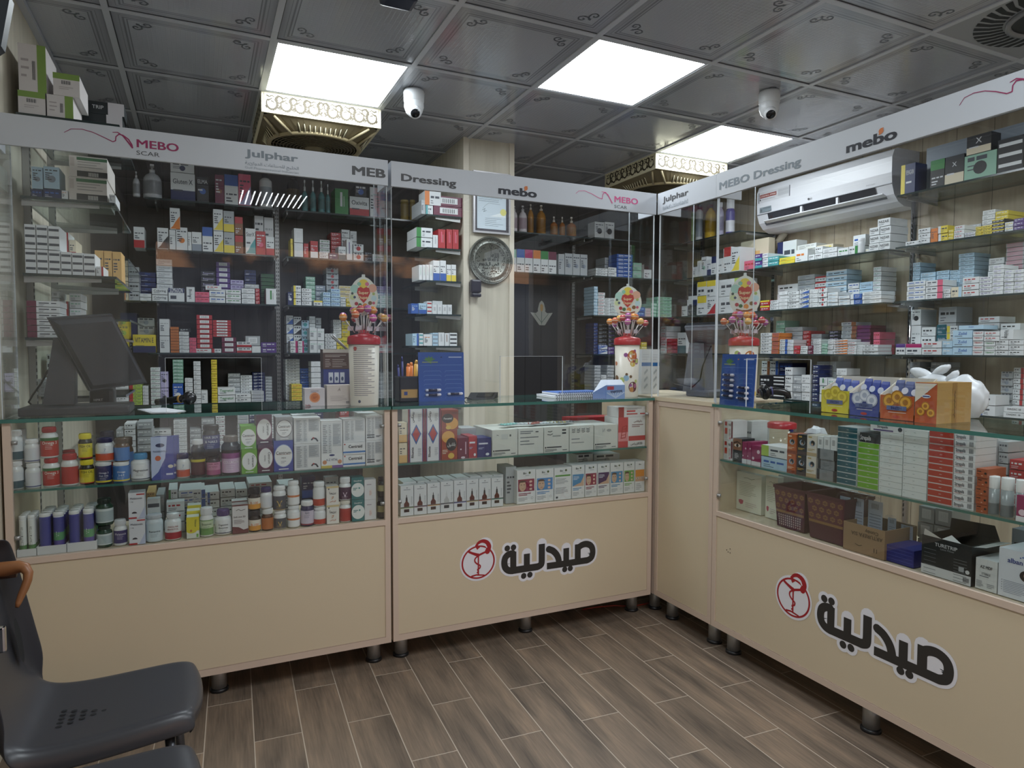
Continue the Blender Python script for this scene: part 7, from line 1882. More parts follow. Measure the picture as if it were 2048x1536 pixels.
for i, (x0, x1, y0, y1, z, cov, lb) in enumerate(((1.50, 1.78, 2.74, 2.93, ZT, '#cfd4dc', 'white spiral notebook at the bottom beside the mint box'), (1.53, 1.795, 2.765, 2.93, ZT + .013, '#5a78b8', 'blue-edged spiral notebook lying on top of the white one'))):
    t = empty('spiral_notebook', ((x0 + x1) / 2, (y0 + y1) / 2, z), lb, 'notebook', 'spiral notebooks')
    b = MB(); b.box(x0, x1, y0 + .006, y1, z + .001, z + .009, pm('#dfe2e6', .6)); b.build('pages', t); b = MB(); b.box(x0, x1, y0 + .004, y1 + .002, z + .009, z + .0112, pm(cov, .4)); b.build('cover', t)
    b = MB()
    for k in range(22): x = x0 + .012 + k * (x1 - x0 - .024) / 21; b.tube([(x, y0 + .009 + .0075 * math.cos(q), z + .0065 + .0075 * math.sin(q)) for q in [.6 * j for j in range(11)]], .0012, pm('#33343c', .3), 5)
    b.build('spiral_binding', t)
p0, p1, pz = onY(*H1(940, 1478), 2.635), onY(*H1(1225, 1470), 2.635), onY(*H1(1080, 1305), 2.635).z; pz2 = onY(*H1(1000, 1225), 2.66).z
t = empty('mint_box', ((p0.x + p1.x) / 2, 2.8, ZT), 'pale blue mint sweets display box with the word mentos, beside the candy tub', 'sweet box'); x0, x1 = p0.x, p1.x; MBLU = pm('#86a4d6', .4)
b = MB(); b.box(x0, x1, 2.635, 2.668, ZT, pz, MBLU); b.build('box_body', t)
fr = frameY(2.635); b = MB(); b.rect(x0 + .005, x0 + .042, pz - .022, pz - .006, pm('#b83a4a', .4), fr, .0006); b.text('mentos', (x0 + x1) / 2 + .004, pz - .028, .016, pm('#26365a', .4), fr, .001, 'c', .03, None, 4, None, x1 - x0 - .012)
for k in range(7): b.stroke([((x0 + x1) / 2, ZT + .002), ((x0 + x1) / 2 + (k - 3) * .016, ZT + .028)], .002, pm('#c3d3ea', .4), fr, .0007, False, .005)
b.build('print', t)
b = MB(); xl = onY(*H1(735, 1400), 2.645).x; b.add([V((xl, 2.645, ZT + .03)), V((x0, 2.637, pz)), V((x1, 2.637, pz)), V((x1, 2.666, pz2)), V((x0 - .01, 2.666, pz2))], [(0, 1, 4), (1, 2, 3, 4)], pm('#cfd6e2', .45)); b.add([V((xl, 2.645, ZT + .03)), V((x0, 2.637, pz)), V((x0, 2.637, ZT + .001)), V((xl, 2.645, ZT + .001))], [(0, 1, 2, 3)], pm('#7f9ad0', .4)); b.build('raised_flap', t)
def d_leaf(b, w, h, d): RR(b, w, h, 0, 1, .62, .7, '#2f6aa8'); [b.flat([(w * .3, h * (.1 + .16 * k)), (w * .7, h * (.2 + .16 * k)), (w * .6, h * (.24 + .16 * k)), (w * .28, h * (.16 + .16 * k))], pm('#a9b0b4', .4), None, .0005) for k in range(3)]; lines(b, w, h, .1, .9, .76, .92, 3, '#c3c8cc', .3)
DECO['leaf'] = ('#d5d9db', d_leaf, 'tall white carton with blue stripe')
row('the rear corner cabinet', H1, 'Y', 2.76, 1.0635, '''
1490 1632 752 1 *leaf d.06 @leaflet_carton
1636 1766 756 1 *leaf d.06 @leaflet_carton''', .4)
# ---- sweet boxes on the long counter
K1 = Crop(1620, 720, 5.689)
def ringo(b, u, v, r, col, hole, fr, off=.0012): b.disc(u, v, r, pm(col, .3), fr, off, 22); b.disc(u, v, r * .98, pm(hole, .35), fr, off + .0003, 22, None, r * .8); b.disc(u, v, r * .42, pm(hole, .35), fr, off + .0004, 16)
def sweet(l, r_, yb, yt, ybk, X, base, ringc, hole, label, txtc='#27306a'):
    a, c = onX(*K1(l, yb), X), onX(*K1(r_, yb), X); zf = onX(*K1((l + r_) / 2, yt), X).z; zb = onX(*K1((l + r_) / 2, ybk), X + .10).z; y0, y1 = a.y, c.y; w = y0 - y1
    t = empty('sweet_box', (X + .05, (y0 + y1) / 2, ZT), label, 'sweet box', 'opened sweet display boxes'); PB = pm(base, .4); CRM = pm('#dcd6c6', .5)
    b = MB(); b.box(X, X + .0015, y1, y0, ZT, zf, PB); b.box(X, X + .11, y1, y1 + .0015, ZT, ZT + .02, PB); b.box(X, X + .11, y0 - .0015, y0, ZT, ZT + .02, PB); b.box(X, X + .11, y1, y0, ZT, ZT + .0015, PB); b.build('tray', t)
    b = MB(); b.box(X + .1085, X + .11, y1, y0, ZT, zb, CRM)
    for y in (y1, y0 - .0012): b.add([(X, y, zf), (X + .1085, y, zb), (X + .1085, y, ZT + .02), (X, y, ZT + .02), (X, y + .0012, zf), (X + .1085, y + .0012, zb), (X + .1085, y + .0012, ZT + .02), (X, y + .0012, ZT + .02)], [(0, 1, 2, 3), (7, 6, 5, 4), (0, 4, 5, 1)], CRM)
    b.build('raised_back', t); fr = frameX(X); h = zf - ZT; b = MB(); u0 = -y0
    for du, dv, rr in ((.28, .78, .2), (.76, .74, .19), (.52, .94, .19)): ringo(b, u0 + w * du, ZT + h * dv, w * rr, ringc, hole, fr, .0012 + du * .0012)
    b.rect(u0 + w * .22, u0 + w * .8, ZT + h * .40, ZT + h * .58, pm('#5d6a94', .4), fr, .0032); b.text('FRESH', u0 + w * .51, ZT + h * .49, h * .12, pm(txtc, .4), fr, .0036, 'c', .03, None, 0, None, w * .5)
    b.rect(u0 + w * .25, u0 + w * .78, ZT + h * .3, ZT + h * .32, pm('#e6e2d8', .4), fr); b.disc(u0 + w * .5, ZT + h * .13, w * .11, pm('#b03a30', .4), fr, .001, 16, h * .06); b.build('front_print', t)
    for k in range(3):
        y = y0 - w * (.22 + .28 * k); q = empty('sweet_pouch', (X + .06, y, ZT), f'foil sweet pouch, {od(k + 1)} inside the {label.split(" ")[0]} sweet box', 'sweet pouch', 'foil pouches in the sweet boxes'); zq = zb - .006 - .004 * k
        b = MB(); b.add([(X + .03, y + w * .12, ZT + .003), (X + .03, y - w * .12, ZT + .003), (X + .06, y - w * .12, zq - .01), (X + .06, y + w * .12, zq - .01), (X + .075, y - w * .12, ZT + .003), (X + .075, y + w * .12, ZT + .003), (X + .066, y - w * .12, zq), (X + .066, y + w * .12, zq)], [(0, 1, 2, 3), (3, 2, 6, 7), (7, 6, 4, 5), (1, 4, 6, 2), (0, 3, 7, 5), (0, 5, 4, 1)], pm({'y': '#3f56a8', 'b': '#3a4a9a', 'o': '#55608e'}[label[0]], .3)); b.build('foil', q)
        b = MB(); b.disc(-y, zq - .03, w * .1, pm('#d5d9e6', .4), lambda u, v, o: (X + .05 - (v - zq) * -.25 - .003 - o, -u, v), .001, 14, .011); b.build('label_print', q)
sweet(125, 440, 600, 345, 175, 2.075, '#d8cb36', '#e2d04a', '#c2ad34', 'yellow FRESH sweet box, first beside the screen cut-out on the long counter')
sweet(446, 785, 640, 385, 185, 2.063, '#3a468f', '#dfe2e8', '#aeb6c6', 'blue FRESH sweet box between the yellow and orange ones')
sweet(792, 1180, 690, 405, 200, 2.05, '#b85a2c', '#dfa83c', '#a8702a', 'orange FRESH sweet box beside the gold-brown carton')
a, c = onX(*K1(1188, 705), 2.05), onX(*K1(1436, 718), 2.05); g = onY(*K1(1826, 690), c.y); zt = onY(*K1(1630, 258), c.y).z
t = empty('sweet_carton', (2.15, (a.y + c.y) / 2, ZT), 'gold-brown taped carton with orange printed end beside the orange sweet box', 'carton')
b = MB(); b.box(2.05, g.x, c.y, a.y, ZT, zt, pm('#a8854a', .5), {'l': pm('#b5552c', .4)}); b.build('carton_body', t)
fr = frameX(2.05); fy = frameY(c.y); b = MB(); w = a.y - c.y; u0 = -a.y; h = zt - ZT
for du, dv in ((.28, .28), (.75, .26), (.5, .42)): ringo(b, u0 + w * du, ZT + h * dv, w * .2, '#dfa83c', '#a8702a', fr, .001 + du * .001)
b.disc(u0 + w * .52, ZT + h * .66, w * .2, pm('#dfe2e8', .4), fr, .001, 18, h * .045); b.rect(u0 + w * .36, u0 + w * .68, ZT + h * .645, ZT + h * .675, pm('#35508a', .4), fr, .0014); b.disc(u0 + w * .52, ZT + h * .84, w * .1, pm('#d8d4cc', .4), fr, .001, 14, h * .09); b.flat([(u0, ZT + h * .5), (u0 + w, ZT + h * .98), (u0, ZT + h * .98)], pm('#dcd6c6', .5), fr, .0008); b.build('end_print', t)
b = MB(); xm = (2.05 + g.x) / 2; b.rect(xm - .01, xm + .012, ZT, zt, pm('#94703c', .35), fy, .0006); b.stroke([(xm + .003 * math.sin(k * 2.3), ZT + h * (.12 + .045 * k)) for k in range(16)], .0016, pm('#3a2a1a', .5), fy, .0012); b.build('tape', t)
t = empty('plastic_bag', (2.40, 1.38, ZT), 'knotted white plastic bag bulging behind the gold-brown carton', 'bag')
bm_ = bmesh.new(); bmesh.ops.create_icosphere(bm_, subdivisions=4, radius=1); rnd = random.Random(2)
from mathutils import noise
for v in bm_.verts: k = 1 + .13 * noise.noise(v.co * 2.2) + .05 * noise.noise(v.co * 6); v.co = V((v.co.x * .068 * k, v.co.y * .068 * k, max(v.co.z, -.75) * .078 * k))
zc = min(v.co.z for v in bm_.verts); b = MB(); b.bm(bm_, pm('#d9dde0', .35), True, Matrix.Translation((2.345, onX(*K1(1978, 520), 2.345).y + .066, ZT + .001 - zc))); b.build('bag_body', t)
b = MB(); q = onX(*K1(1420, 130), 2.345); zz = onX(*K1(1400, 95), 2.345).z

for (dx, dy, dz, ex, ey, ez, ry) in ((0, .045, -.022, .022, .045, .020, .35), (.005, -.02, -.006, .018, .034, .014, -.5), (0, -.06, -.030, .020, .030, .012, -.9), (.0, .0, -.05, .035, .06, .03, 0)):
    k_ = bmesh.new(); bmesh.ops.create_icosphere(k_, subdivisions=3, radius=1)
    for v in k_.verts: n_ = 1 + .16 * noise.noise(v.co * 2.6 + V((dx * 9, dy * 30, 0))); v.co = V((v.co.x * ex * n_, v.co.y * ey * n_, v.co.z * ez * n_))
    b.bm(k_, pm('#d9dde0', .35), True, Matrix.Translation((2.345 + dx, q.y + dy, zz + dz)) @ Matrix.Rotation(ry, 4, 'X'))
b.build('knot', t)
# ================================================================== BOTTOM OF THE LONG COUNTER
ZB0 = .6025
def shell_box(t, x0, x1, y0, y1, z0, z1, m, th=.003, nm='carton_body', mi=None):
    b = MB()
    for q in ((x0, x0 + th, y0, y1), (x1 - th, x1, y0, y1), (x0 + th, x1 - th, y0, y0 + th), (x0 + th, x1 - th, y1 - th, y1)): b.box(q[0], q[1], q[2], q[3], z0, z1, m)
    b.box(x0 + th, x1 - th, y0 + th, y1 - th, z0, z0 + th, m); return b.build(nm, t)
def d_heart(b, w, h, d):
    lines(b, w, h, .12, .85, .40, .78, 9, '#a8aa98', .3); b.stroke([(w * .3, h * .85), (w * .45, h * .87), (w * .6, h * .84), (w * .72, h * .87)], .002, pm('#8a8e80', .4)); b.flat([(w * x, h * y) for x, y in ((.1, .26), (.2, .28), (.3, .26), (.27, .17), (.18, .15), (.11, .2))], pm('#b04a62', .4), None, .0006); lines(b, w, h, .38, .85, .12, .26, 3, '#b8a8a4', .3)
DECO['heart'] = ('#d8dacb', d_heart, 'flat pale carton with pink heart mark')
row('long counter floor, corner end', E4, 'X', 2.075, ZB0, '''
276 496 688 1 *heart d.03 @baby_carton
532 640 715 1 *heart d.03 @baby_carton''', .4, .209)
row('long counter floor, against the back', E4, 'X', 2.16, ZB0, '''
640 845 715 1 wk5 d.06 @baby_carton
900 1215 800 1 wM5 d.08 @baby_carton''', .4, .205)
def basket(l, r_, yb, yt, X, label, holes):
    a, c = onX(*E4(l, yt), X - .004), onX(*E4(r_, yt), X - .004); zt = onX(*E4((l + r_) / 2, yt), X).z; y0, y1 = a.y, c.y; w = y0 - y1; h = zt - ZB0; X = X; ym = (y0 + y1) / 2
    t = empty('storage_basket', (X + .06, ym, ZB0), label, 'basket', 'maroon plastic baskets'); M = pm('#4a2130', .4); tp = .86; D = .15
    def ring(z, k, X0): return [(X0, ym + w / 2 * k, z), (X0, ym - w / 2 * k, z), (X0 + D * k, ym - w / 2 * k, z), (X0 + D * k, ym + w / 2 * k, z)]
    lo, hi = ring(ZB0 + .001, tp, X + .010), ring(zt, 1, X); th = .004; lo2 = ring(ZB0 + .005, tp * .95, X + .014); hi2 = ring(zt, .95, X + .005)
    b = MB(); b.add(lo + hi, [(0, 1, 5, 4), (1, 2, 6, 5), (2, 3, 7, 6), (3, 0, 4, 7), (3, 2, 1, 0)], M); b.add(lo2 + hi2, [(4, 5, 1, 0), (5, 6, 2, 1), (6, 7, 3, 2), (7, 4, 0, 3), (0, 1, 2, 3)], M); b.add(hi + hi2, [(0, 1, 5, 4), (1, 2, 6, 5), (2, 3, 7, 6), (3, 0, 4, 7)], M); b.build('basket_body', t)
    b = MB(); rr = ring(zt + .002, 1.03, X - .003); r2 = ring(zt - .010, 1.03, X - .003); b.add(r2 + rr, [(0, 1, 5, 4), (1, 2, 6, 5), (2, 3, 7, 6), (3, 0, 4, 7)], M); b.add(rr + hi2, [(0, 1, 5, 4), (1, 2, 6, 5), (2, 3, 7, 6), (3, 0, 4, 7)], M); b.build('rim', t)
    def fr(u, v, o): k = tp + (1 - tp) * v; return (X + .010 * (1 - v) - o, ym - u * w / 2 * k, ZB0 + h * v)
    G_ = pm('#8a6a44', .4); b = MB(); b.flat([(-.97, .36), (.97, .36), (.97, .93), (-.97, .93)], pm('#5a2c3a', .4), fr, .0006); b.flat([(-.97, .36), (.97, .36), (.97, .42), (-.97, .42)], G_, fr, .001)
    for i in range(5):
        for j in range(3):
            u = -.8 + .4 * i + (.2 if j % 2 else 0); v = .52 + .155 * j
            if u > .95: continue
            p = [(u + .15 * math.cos(q), v + .062 * math.sin(q)) for q in [k * math.pi / 3 + math.pi / 6 for k in range(6)]]; b.flat([(max(-.97, min(.97, x)), y) for x, y in p], G_, fr, .001)
            for q in range(6): b.stroke([(u, v), (max(-.96, min(.96, u + .12 * math.cos(q * 1.047))), v + .05 * math.sin(q * 1.047))], .012, pm('#5a2c3a', .4), fr, .0014, False)
    b.build('lace_pattern', t)
    if holes:
        b = MB(); HM = pm('#b9a9a6', .5)
        for i in range(11):
            for j in range(5): u = -.82 + .15 * i; v = .06 + .056 * j; b.flat([(u, v), (u + .075, v), (u + .075, v + .036), (u, v + .036)], HM, fr, .0012)
        b.build('lattice', t)
    return y0, y1, zt
b1 = basket(600, 875, 1240, 815, 2.02, 'maroon storage basket with a pale lattice lower half, nearest the corner', True)
b2 = basket(884, 1222, 1340, 885, 2.005, 'maroon storage basket with a solid lower half, beside the brown carton', False)
t = empty('brown_carton', (2.08, 1.48, ZB0), 'open brown cardboard carton with upside-down print holding clear slipper packs', 'carton'); zt = onX(*E5(120, 872), 2.0).z; BRN = pm('#93795c', .6)
ya = onX(*E4(1212, 1300), 2.0).y; yb_ = onX(*E5(258, 1060), 2.0).y
shell_box(t, 2.0, 2.16, yb_, ya, ZB0, zt, BRN); fr = frameX(2.0); b = MB(); INKB = pm('#4a3a2a', .6); um = -(ya + yb_) / 2; hh = zt - ZB0
b.text('ARTUREFA SIA', um + .012, ZB0 + hh * .66, .013, INKB, fr, .0008, 'c', .015, None, 180, None, .12); b.text('Comby', um + .03, ZB0 + hh * .82, .012, INKB, fr, .0008, 'c', .015, None, 180); b.text('11', um + .045, ZB0 + hh * .24, .014, INKB, fr, .0008, 'c', .03); b.stroke([(um - .03, ZB0 + hh * .3), (um - .015, ZB0 + hh * .26), (um - .005, ZB0 + hh * .3)], .002, INKB, fr); b.build('print', t)
for i, (l, r_, yt, yb) in enumerate(((-105, -2, 618, 900), (0, 98, 632, 900), (102, 246, 652, 920), (255, 338, 790, 930), (350, 468, 850, 950))):
    X = 2.03 + .02 * i; a, c, zt_, zb_ = onX(*E5(l, yt), X), onX(*E5(r_, yt), X), onX(*E5((l + r_) / 2, yt), X).z, zt - .07
    t = empty('slipper_pack', (X, (a.y + c.y) / 2, zb_), f'clear plastic slipper-shaped pack, {od(i + 1)} of those standing in the brown carton', 'plastic pack', 'clear packs in the brown carton'); w, h = a.y - c.y, zt_ - zb_
    pts = []
    for k in range(28): q = 2 * math.pi * k / 28; sx = abs(math.cos(q)) ** .5 * (1 if math.cos(q) > 0 else -1); sy = abs(math.sin(q)) ** .5 * (1 if math.sin(q) > 0 else -1); pts.append((-(a.y + c.y) / 2 + sx * w / 2 * (.92 + .08 * sy), zb_ + h / 2 + sy * h / 2))
    b = MB(); b.prism(pts, 0, .012, sheet_glass('clear_pack', (.93, .95, .98), 1.5, .15) if i == 0 else bpy.data.materials['clear_pack'], frameX(X + .012)); b.build('shell', t)
    b = MB(); fr = frameX(X + .0105); u0 = -a.y; b.rect(u0 + w * .12, u0 + w * .88, zb_ + h * .08, zb_ + h * .9, pm('#ccd3dc', .5), frameX(X + .014), .0005)
    for k in range(8): b.rect(u0 + w * .3 + w * .05 * k, u0 + w * .32 + w * .05 * k, zb_ + h * .72, zb_ + h * .84, pm('#6a707a', .5), frameX(X + .014), .001)
    for k in range(7): b.rect(u0 + w * .2, u0 + w * .8, zb_ + h * (.2 + .065 * k), zb_ + h * (.215 + .065 * k), pm('#8a919b', .5), frameX(X + .014), .001)
    b.build('insert_card', t)
def d_bluebox(b, w, h, d): [RR(b, w, h, .06, .95, v, v + .02, '#5a62a8') for v in (.2, .4, .62, .82)]
def d_az(b, w, h, d):
    [RR(b, w, h, 0, 1, v, v + .006, '#b9bdbf') for v in (.2, .36, .56, .76)]; [RR(b, w, h, u, u + .006, 0, 1, '#b9bdbf') for u in (.2, .55, .85)]; T(b, 'AZ MDF', w * .5, h * .74, h * .10, '#33363b', w * .55, 0, .03); T(b, 'STERILE', w * .5, h * .52, h * .07, '#45494f', w * .4, 0, .015); lines(b, w, h, .2, .85, .42, .48, 1, '#7a7f86', .5); lines(b, w, h, .06, .4, .08, .3, 6, '#7a7f86', .4); lines(b, w, h, .55, .9, .1, .26, 3, '#8a8f96', .4)
def d_alban(b, w, h, d):
    T(b, 'alban', w * .42, h * .78, h * .10, '#2f3f86', w * .55, 0, .02); [b.disc(w * (.55 + .06 * k), h * (.87 + .02 * (k % 2)), w * .022, pm('#3f5fa8', .4), None, .0006, 8) for k in range(4)]; b.disc(w * .74, h * .52, w * .2, pm('#2a1f1e', .4), None, .0006, 20, h * .12); b.disc(w * .74, h * .53, w * .1, pm('#c49a80', .4), None, .0009, 16, h * .07); b.disc(w * .74, h * .5, w * .04, pm('#e8dcd6', .4), None, .0012, 8, h * .01); RR(b, w, h, .9, 1, 0, 1, '#7f9ac8')
    [b.disc(w * .1, h * (.34 - .05 * k), w * .012, pm('#6a707a', .4), None, .0006, 8) for k in range(5)]; lines(b, w, h, .14, .85, .1, .37, 8, '#8a93a6', .3)
DECO.update({'blubx': ('#2b2f78', d_bluebox, 'dark blue striped box'), 'az': DECO['az'], 'azm': ('#d3d6d6', d_az, 'white sterile dressing carton with bold print'), 'alb': ('#d5dae2', d_alban, 'white pillow carton picturing a woman')})
row('long counter floor, near end', E5, 'X', RX + .022, ZB0, '''
255 478 1030 1 *blubx d.12 @gauze_box
940 1106 1122 1 *azm d.13 @dressing_carton
1114 1420 1062 1 *alb d.13 @pillow_carton''', .4, .209)
row('long counter floor, rear', E5, 'X', 2.17, ZB0, '''
1210 1420 900 1 sk0 d.1 @pillow_carton
512 630 720 3 gk8 d.1 @dressing_carton
634 760 740 3 gk8 d.1 @dressing_carton''', .4, .205)
a, c = onX(*E5(532, 1200), 2.005), onX(*E5(905, 1300), 2.005); zt = onX(*E5(720, 975), 2.005).z
t = empty('pillow_carton', (2.08, (a.y + c.y) / 2, ZB0), 'open black and white pillow carton with torn flaps on the long counter floor', 'carton', 'pillow cartons'); KB = pm('#1f2427', .4); y0, y1 = a.y, c.y; hh = zt - ZB0
shell_box(t, 2.005, 2.14, y1, y0, ZB0, zt, KB); fr = frameX(2.005); b = MB(); b.rect(-y0, -y1, ZB0, ZB0 + hh * .24, pm('#c9ccce', .5), fr, .0006); b.text('TURETRIP', -(y0 + y1) / 2, zt - hh * .17, .011, pm('#c9ccce', .4), fr, .001, 'c', .02); b.text('Latex Pillow', -(y0 + y1) / 2 + .004, zt - hh * .26, .006, pm('#9aa0a4', .4), fr, .001)
for k in range(9): b.rect(-y0 + .008, -y0 + .045, zt - .04 - .012 * k, zt - .0385 - .012 * k, pm('#6a7074', .5), fr, .001); b.rect(-y1 - .05, -y1 - .012, zt - .05 - .009 * k, zt - .0485 - .009 * k, pm('#6a7074', .5), fr, .001)
b.rect(-y1 - .035, -y1 - .02, ZB0 + hh * .3, ZB0 + hh * .42, pm('#9aa0a4', .5), fr, .001); b.disc(-y1 - .01, ZB0 + hh * .33, .006, pm('#c9ccce', .4), fr, .001, 14)
for k in range(8): b.rect(-y1 - .022 + .0022 * k, -y1 - .0208 + .0022 * k, ZB0 + .008, ZB0 + hh * .18, pm('#33363a', .5), fr, .001)
b.build('print', t); b = MB(); WF = pm('#d5d6d4', .6)
b.add([(2.005, y0 - .005, zt), (2.005, y0 - .06, zt), (1.998, y0 - .012, zt + .022)], [(0, 1, 2)], WF); b.add([(2.005, y0 - .06, zt), (2.005, y1 + .03, zt), (2.03, (y0 + y1) / 2, zt + .012)], [(0, 1, 2)], WF); b.add([(2.01, y1, zt - .002), (2.14, y1, zt - .002), (2.14, y1 - .035, zt + .004), (2.02, y1 - .03, zt + .002)], [(0, 1, 2, 3)], WF); b.add([(2.14, y0, zt), (2.14, y1, zt), (2.13, y1 + .01, zt + .045), (2.13, y0 - .01, zt + .04)], [(0, 1, 2, 3)], KB); b.build('torn_flap', t)
# red-lidded jar and bag on the lozenge shelf
j = onX(*E4(660, 245), 2.16); r = abs(onX(*E4(760, 260), 2.16).y - onX(*E4(565, 260), 2.16).y) / 2 * .95
t = empty('clear_jar', (2.17, j.y, .8235), 'clear jar with red lid behind the green and blue cartons', 'jar'); z1 = onX(*E4(660, 290), 2.16).z
b = MB(); b.lathe([(0, .001), (r * .95, .001), (r, .006), (r, z1 - .8235)], CLEARP, 24, (2.17, j.y, .8235)); b.build('jar_body', t); b = MB(); b.lathe([(r * 1.03, 0), (r * 1.03, .02), (r * .9, .024), (0, .024)], REDL, 24, (2.17, j.y, z1), cap=False); b.build('lid', t)
t = empty('plastic_bag', (2.24, 1.91, .8235), 'crumpled white carrier bag with blue and red print inside the long counter', 'bag'); bm_ = bmesh.new(); bmesh.ops.create_icosphere(bm_, subdivisions=3, radius=1); q = onX(*E4(830, 290), 2.2)
for v in bm_.verts: k = 1 + .2 * noise.noise(v.co * 3.1); v.co = V((v.co.x * .05 * k, v.co.y * .06 * k, max(v.co.z, -.7) * .085 * k))
zc = min(v.co.z for v in bm_.verts); b = MB(); b.bm(bm_, pm('#cfd3d9', .4), False, Matrix.Translation((2.24, q.y - .045, .825 - zc))); b.build('bag_body', t); b = MB(); b.disc(-q.y - .01, q.z - .01, .012, pm('#3a4a9a', .4), frameX(2.166), .001, 12, .006); b.disc(-q.y + .012, q.z - .02, .008, pm('#b84a4a', .4), frameX(2.166), .001, 12, .005); b.build('print', t)
# ================================================================== ABOVE THE SIDE SHELVES
gshelf(-.56, -.25, 2.85, 3.50, 2.098, 'highest small glass shelf by the side wall, carrying green-striped cartons', 'l', (2.87, 3.45))
CTOP = Crop(0, 0, 5.12)
def d_grn(b, w, h, d): RR(b, w, h, 0, 1, .74, 1, '#7d9a4e'); barcode(b, w, h, .32, .68, .52, .68); lines(b, w, h, .22, .78, .3, .46, 2, '#a8a0a0', .3)
def d_grv(b, w, h, d): RR(b, w, h, .68, 1, 0, 1, '#7d9a4e'); barcode(b, w, h, .5, .62, .25, .65); lines(b, w, h, .1, .4, .3, .8, 3, '#a8a0a0', .3)
def d_trip(b, w, h, d): T(b, 'TRIP', w * .42, h * .55, h * .3, '#c9cccb', w * .5, 0, .01); RR(b, w, h, .64, 1, 0, 1, '#c9c6c8')
DECO.update({'grn': ('#cfcac8', d_grn, 'white carton with green top band'), 'grv': ('#cfcac8', d_grv, 'white carton with green upright band'), 'trip': ('#1f2628', d_trip, 'black carton with white end')})
row('highest side-wall shelf', CTOP, 'Y', 2.85, 2.098, '''
178 460 935 1 *grn d.2 @carton_pack
184 468 705 1 *grn + d.2 @carton_pack
176 462 452 1 *grv + d.2 @carton_pack
474 745 975 1 *grv d.2 @carton_pack
538 812 755 1 *grn + d.2 @carton_pack''', .5)
row('highest side-wall shelf, rear', CTOP, 'Y', 3.10, 2.098, '''
790 1250 1165 1 *trip d.12 @carton_pack
800 1268 1040 1 *trip + d.12 @carton_pack''', .5)
# ================================================================== CHAIRS
SEATM = pm('#36363a', .36, 0, 'charcoal_plastic')
def chair(yc, label, holes=True):
    t = empty('waiting_chair', (-.22, yc, 0), label, 'chair', 'charcoal plastic waiting chairs')
    prof = [(-.012, .405, .148), (-.006, .43, .158), (-.014, .448, .166), (-.045, .455, .176), (-.10, .452, .183), (-.17, .447, .188), (-.25, .442, .192), (-.31, .442, .195), (-.355, .450, .196), (-.385, .475, .196), (-.402, .51, .194), (-.413, .56, .19), (-.424, .62, .186), (-.437, .69, .182), (-.450, .76, .176), (-.458, .81, .160), (-.461, .832, .13)]
    nv = 14; vs = []; fs = []
    for i, (x, z, hw) in enumerate(prof):
        tx = Vector((prof[min(i + 1, len(prof) - 1)][0] - prof[max(i - 1, 0)][0], prof[min(i + 1, len(prof) - 1)][1] - prof[max(i - 1, 0)][1])).normalized(); nx, nz = tx.y, -tx.x
        for j in range(nv + 1):
            s = -1 + 2 * j / nv; e = abs(s); up = .006 * e ** 2; drop = 0.0
            if e > .9: drop = .046 * ((e - .857) / .143)
            bulge = -.034 * e ** 2.4 * max(0, 1 - i / 5)
            yy = s * hw if e <= .9 else math.copysign(hw * (.9 + (e - .9) * .35), s)
            vs.append((x + bulge - nx * (up - drop) * (1 if i > 9 else .3), yc + yy, z + abs(nz) * (up - drop) if i <= 9 else z - nz * 0 - (0)))
    for i in range(len(prof) - 1):
        for j in range(nv): a = i * (nv + 1) + j; fs.append((a, a + 1, a + nv + 2, a + nv + 1))
    b = MB(); b.add(vs, fs, SEATM, True); o = b.build('seat_shell', t); md = o.modifiers.new('thick', 'SOLIDIFY'); md.thickness = .007; md.offset = -1; s2 = o.modifiers.new('smooth', 'SUBSURF'); s2.levels = 2; s2.render_levels = 2
    b = MB(); HK = pm('#0d0e10', .8)
    for k in range(5):
        for r_ in range(5 - k): b.disc(-.30 + .021 * k, yc - .03 + (r_ - (4 - k) / 2) * .018, .0065, HK, frameZ(.4438), .0008, 12, .005)
    b.build('drain_holes', t)
    b = MB(); fb = lambda u, v, o: (-.4035 - (v - .52) * .14 + o + .004, yc + u, v); b.disc(.12, .585, .022, HK, fb, .004, 20, .055); b.build('grip_slot', t)
    for xx in (-.08, -.36):
        for s in (-1, 1): b = MB(); b.tube([(xx, yc + s * .13, .425), (xx + (.03 if xx > -.2 else -.03), yc + s * .15, .0)], .011, pm('#55565a', .3, .8), 10); b.build('leg', t)
    b = MB(); b.box(-.38, -.08, yc - .12, yc - .10, .405, .425, BLACKP); b.build('rail', t); b = MB(); b.box(-.38, -.08, yc + .10, yc + .12, .405, .425, BLACKP); b.build('rail', t)
    return t
CH1 = chair(1.80, 'charcoal plastic waiting chair with its whole seat in view, before the vitamin counter')
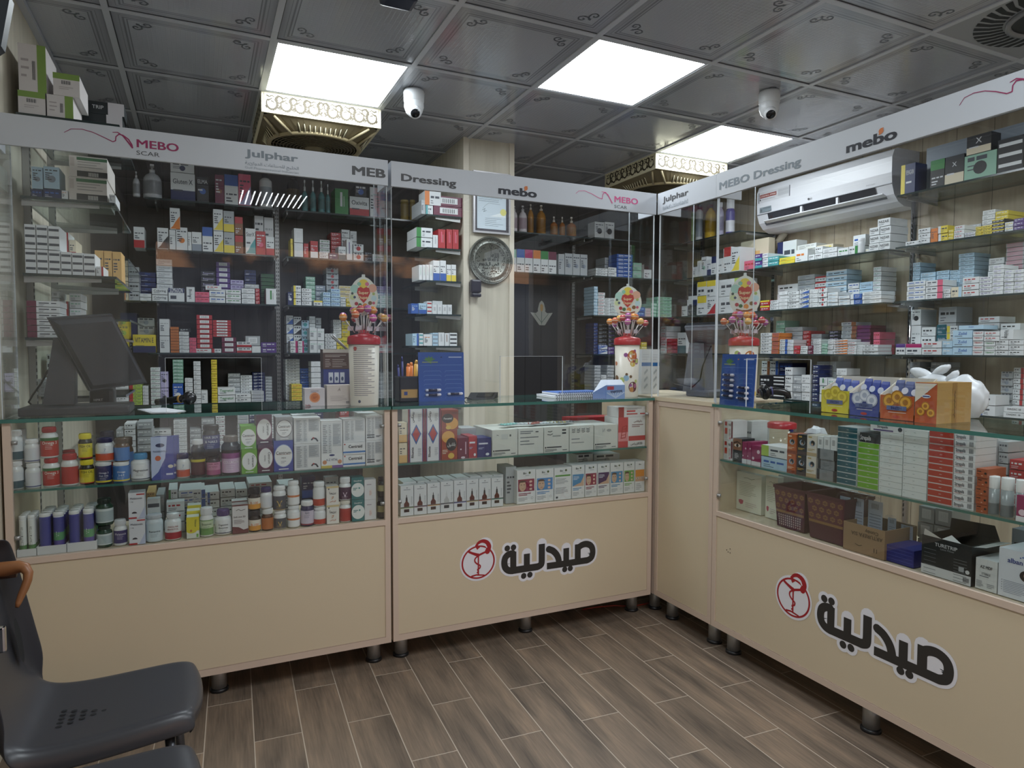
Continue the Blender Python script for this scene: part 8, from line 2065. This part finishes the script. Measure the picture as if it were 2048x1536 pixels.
chair(1.385, 'charcoal plastic waiting chair cut off by the lower edge, beside the other one')
t = empty('wooden_handle', (-.42, 1.93, .74), 'curved brown wooden handle arching over the backrest of the charcoal chair', 'handle'); HC = Crop(0, 1100, 6.98); WD = pm('#8a5a36', .4)
pts = [(-260, 300), (-80, 290), (120, 265), (260, 235), (350, 250), (395, 320), (385, 420), (345, 530), (295, 640), (255, 740), (238, 800)]; rs = [.019, .019, .018, .015, .0125, .0105, .0095, .009, .008, .0065, .004]
b = MB(); b.tube([onY(*HC(*p), 1.93 - .006 * i) for i, p in enumerate(pts)], .01, WD, 14, True, rs); b.build('bent_rod', t); b = MB(); b.tube([onY(*HC(*p), 1.92) for p in ((-200, 335), (-60, 330), (100, 315), (230, 300))], .014, pm('#4a3022', .5), 12); b.build('shaded_underside', t)  # darker second rod: shade on the handle's underside, put into the colour
a, c = onY(*HC(-60, 1100), 1.585), onY(*HC(78, 1440), 1.585); b = MB(); b.cbox(a.x, c.x, 1.585, 1.60, c.z, a.z, CHROME, .004); b.build('chrome_bracket', CH1)
# red cable on the floor under the centre counter
t = empty('floor_cable', (1.75, 2.85, 0), 'thin red cable lying on the floor under the centre counter', 'cable'); b = MB(); b.tube([onZ(*p, .004) for p in ((1165, 1219), (1195, 1214), (1230, 1211), (1262, 1213), (1290, 1208), (1312, 1201))], .0035, pm('#9a3a2a', .4), 8); b.build('sheath', t)
# dark door leaf edge at the upper left, beside the camera
p0, p1 = onX(0, 96, -.50), onX(18, 0, -.50)
t = empty('door_closer_arm', (-.53, 1.0, 2.2), 'dark sloping door-closer arm at the upper picture corner', 'door closer')
q = [onY(-14, 102, 1.0), onY(2, 92, 1.0), onY(20, -8, 1.0), onY(-14, -8, 1.0)]
b = MB(); b.add(q + [p + V((0, .02, 0)) for p in q], [(3, 2, 1, 0), (4, 5, 6, 7), (0, 1, 5, 4), (1, 2, 6, 5), (2, 3, 7, 6), (3, 0, 4, 7)], pm('#2a333a', .4)); b.build('arm', t)
flush_boxes()
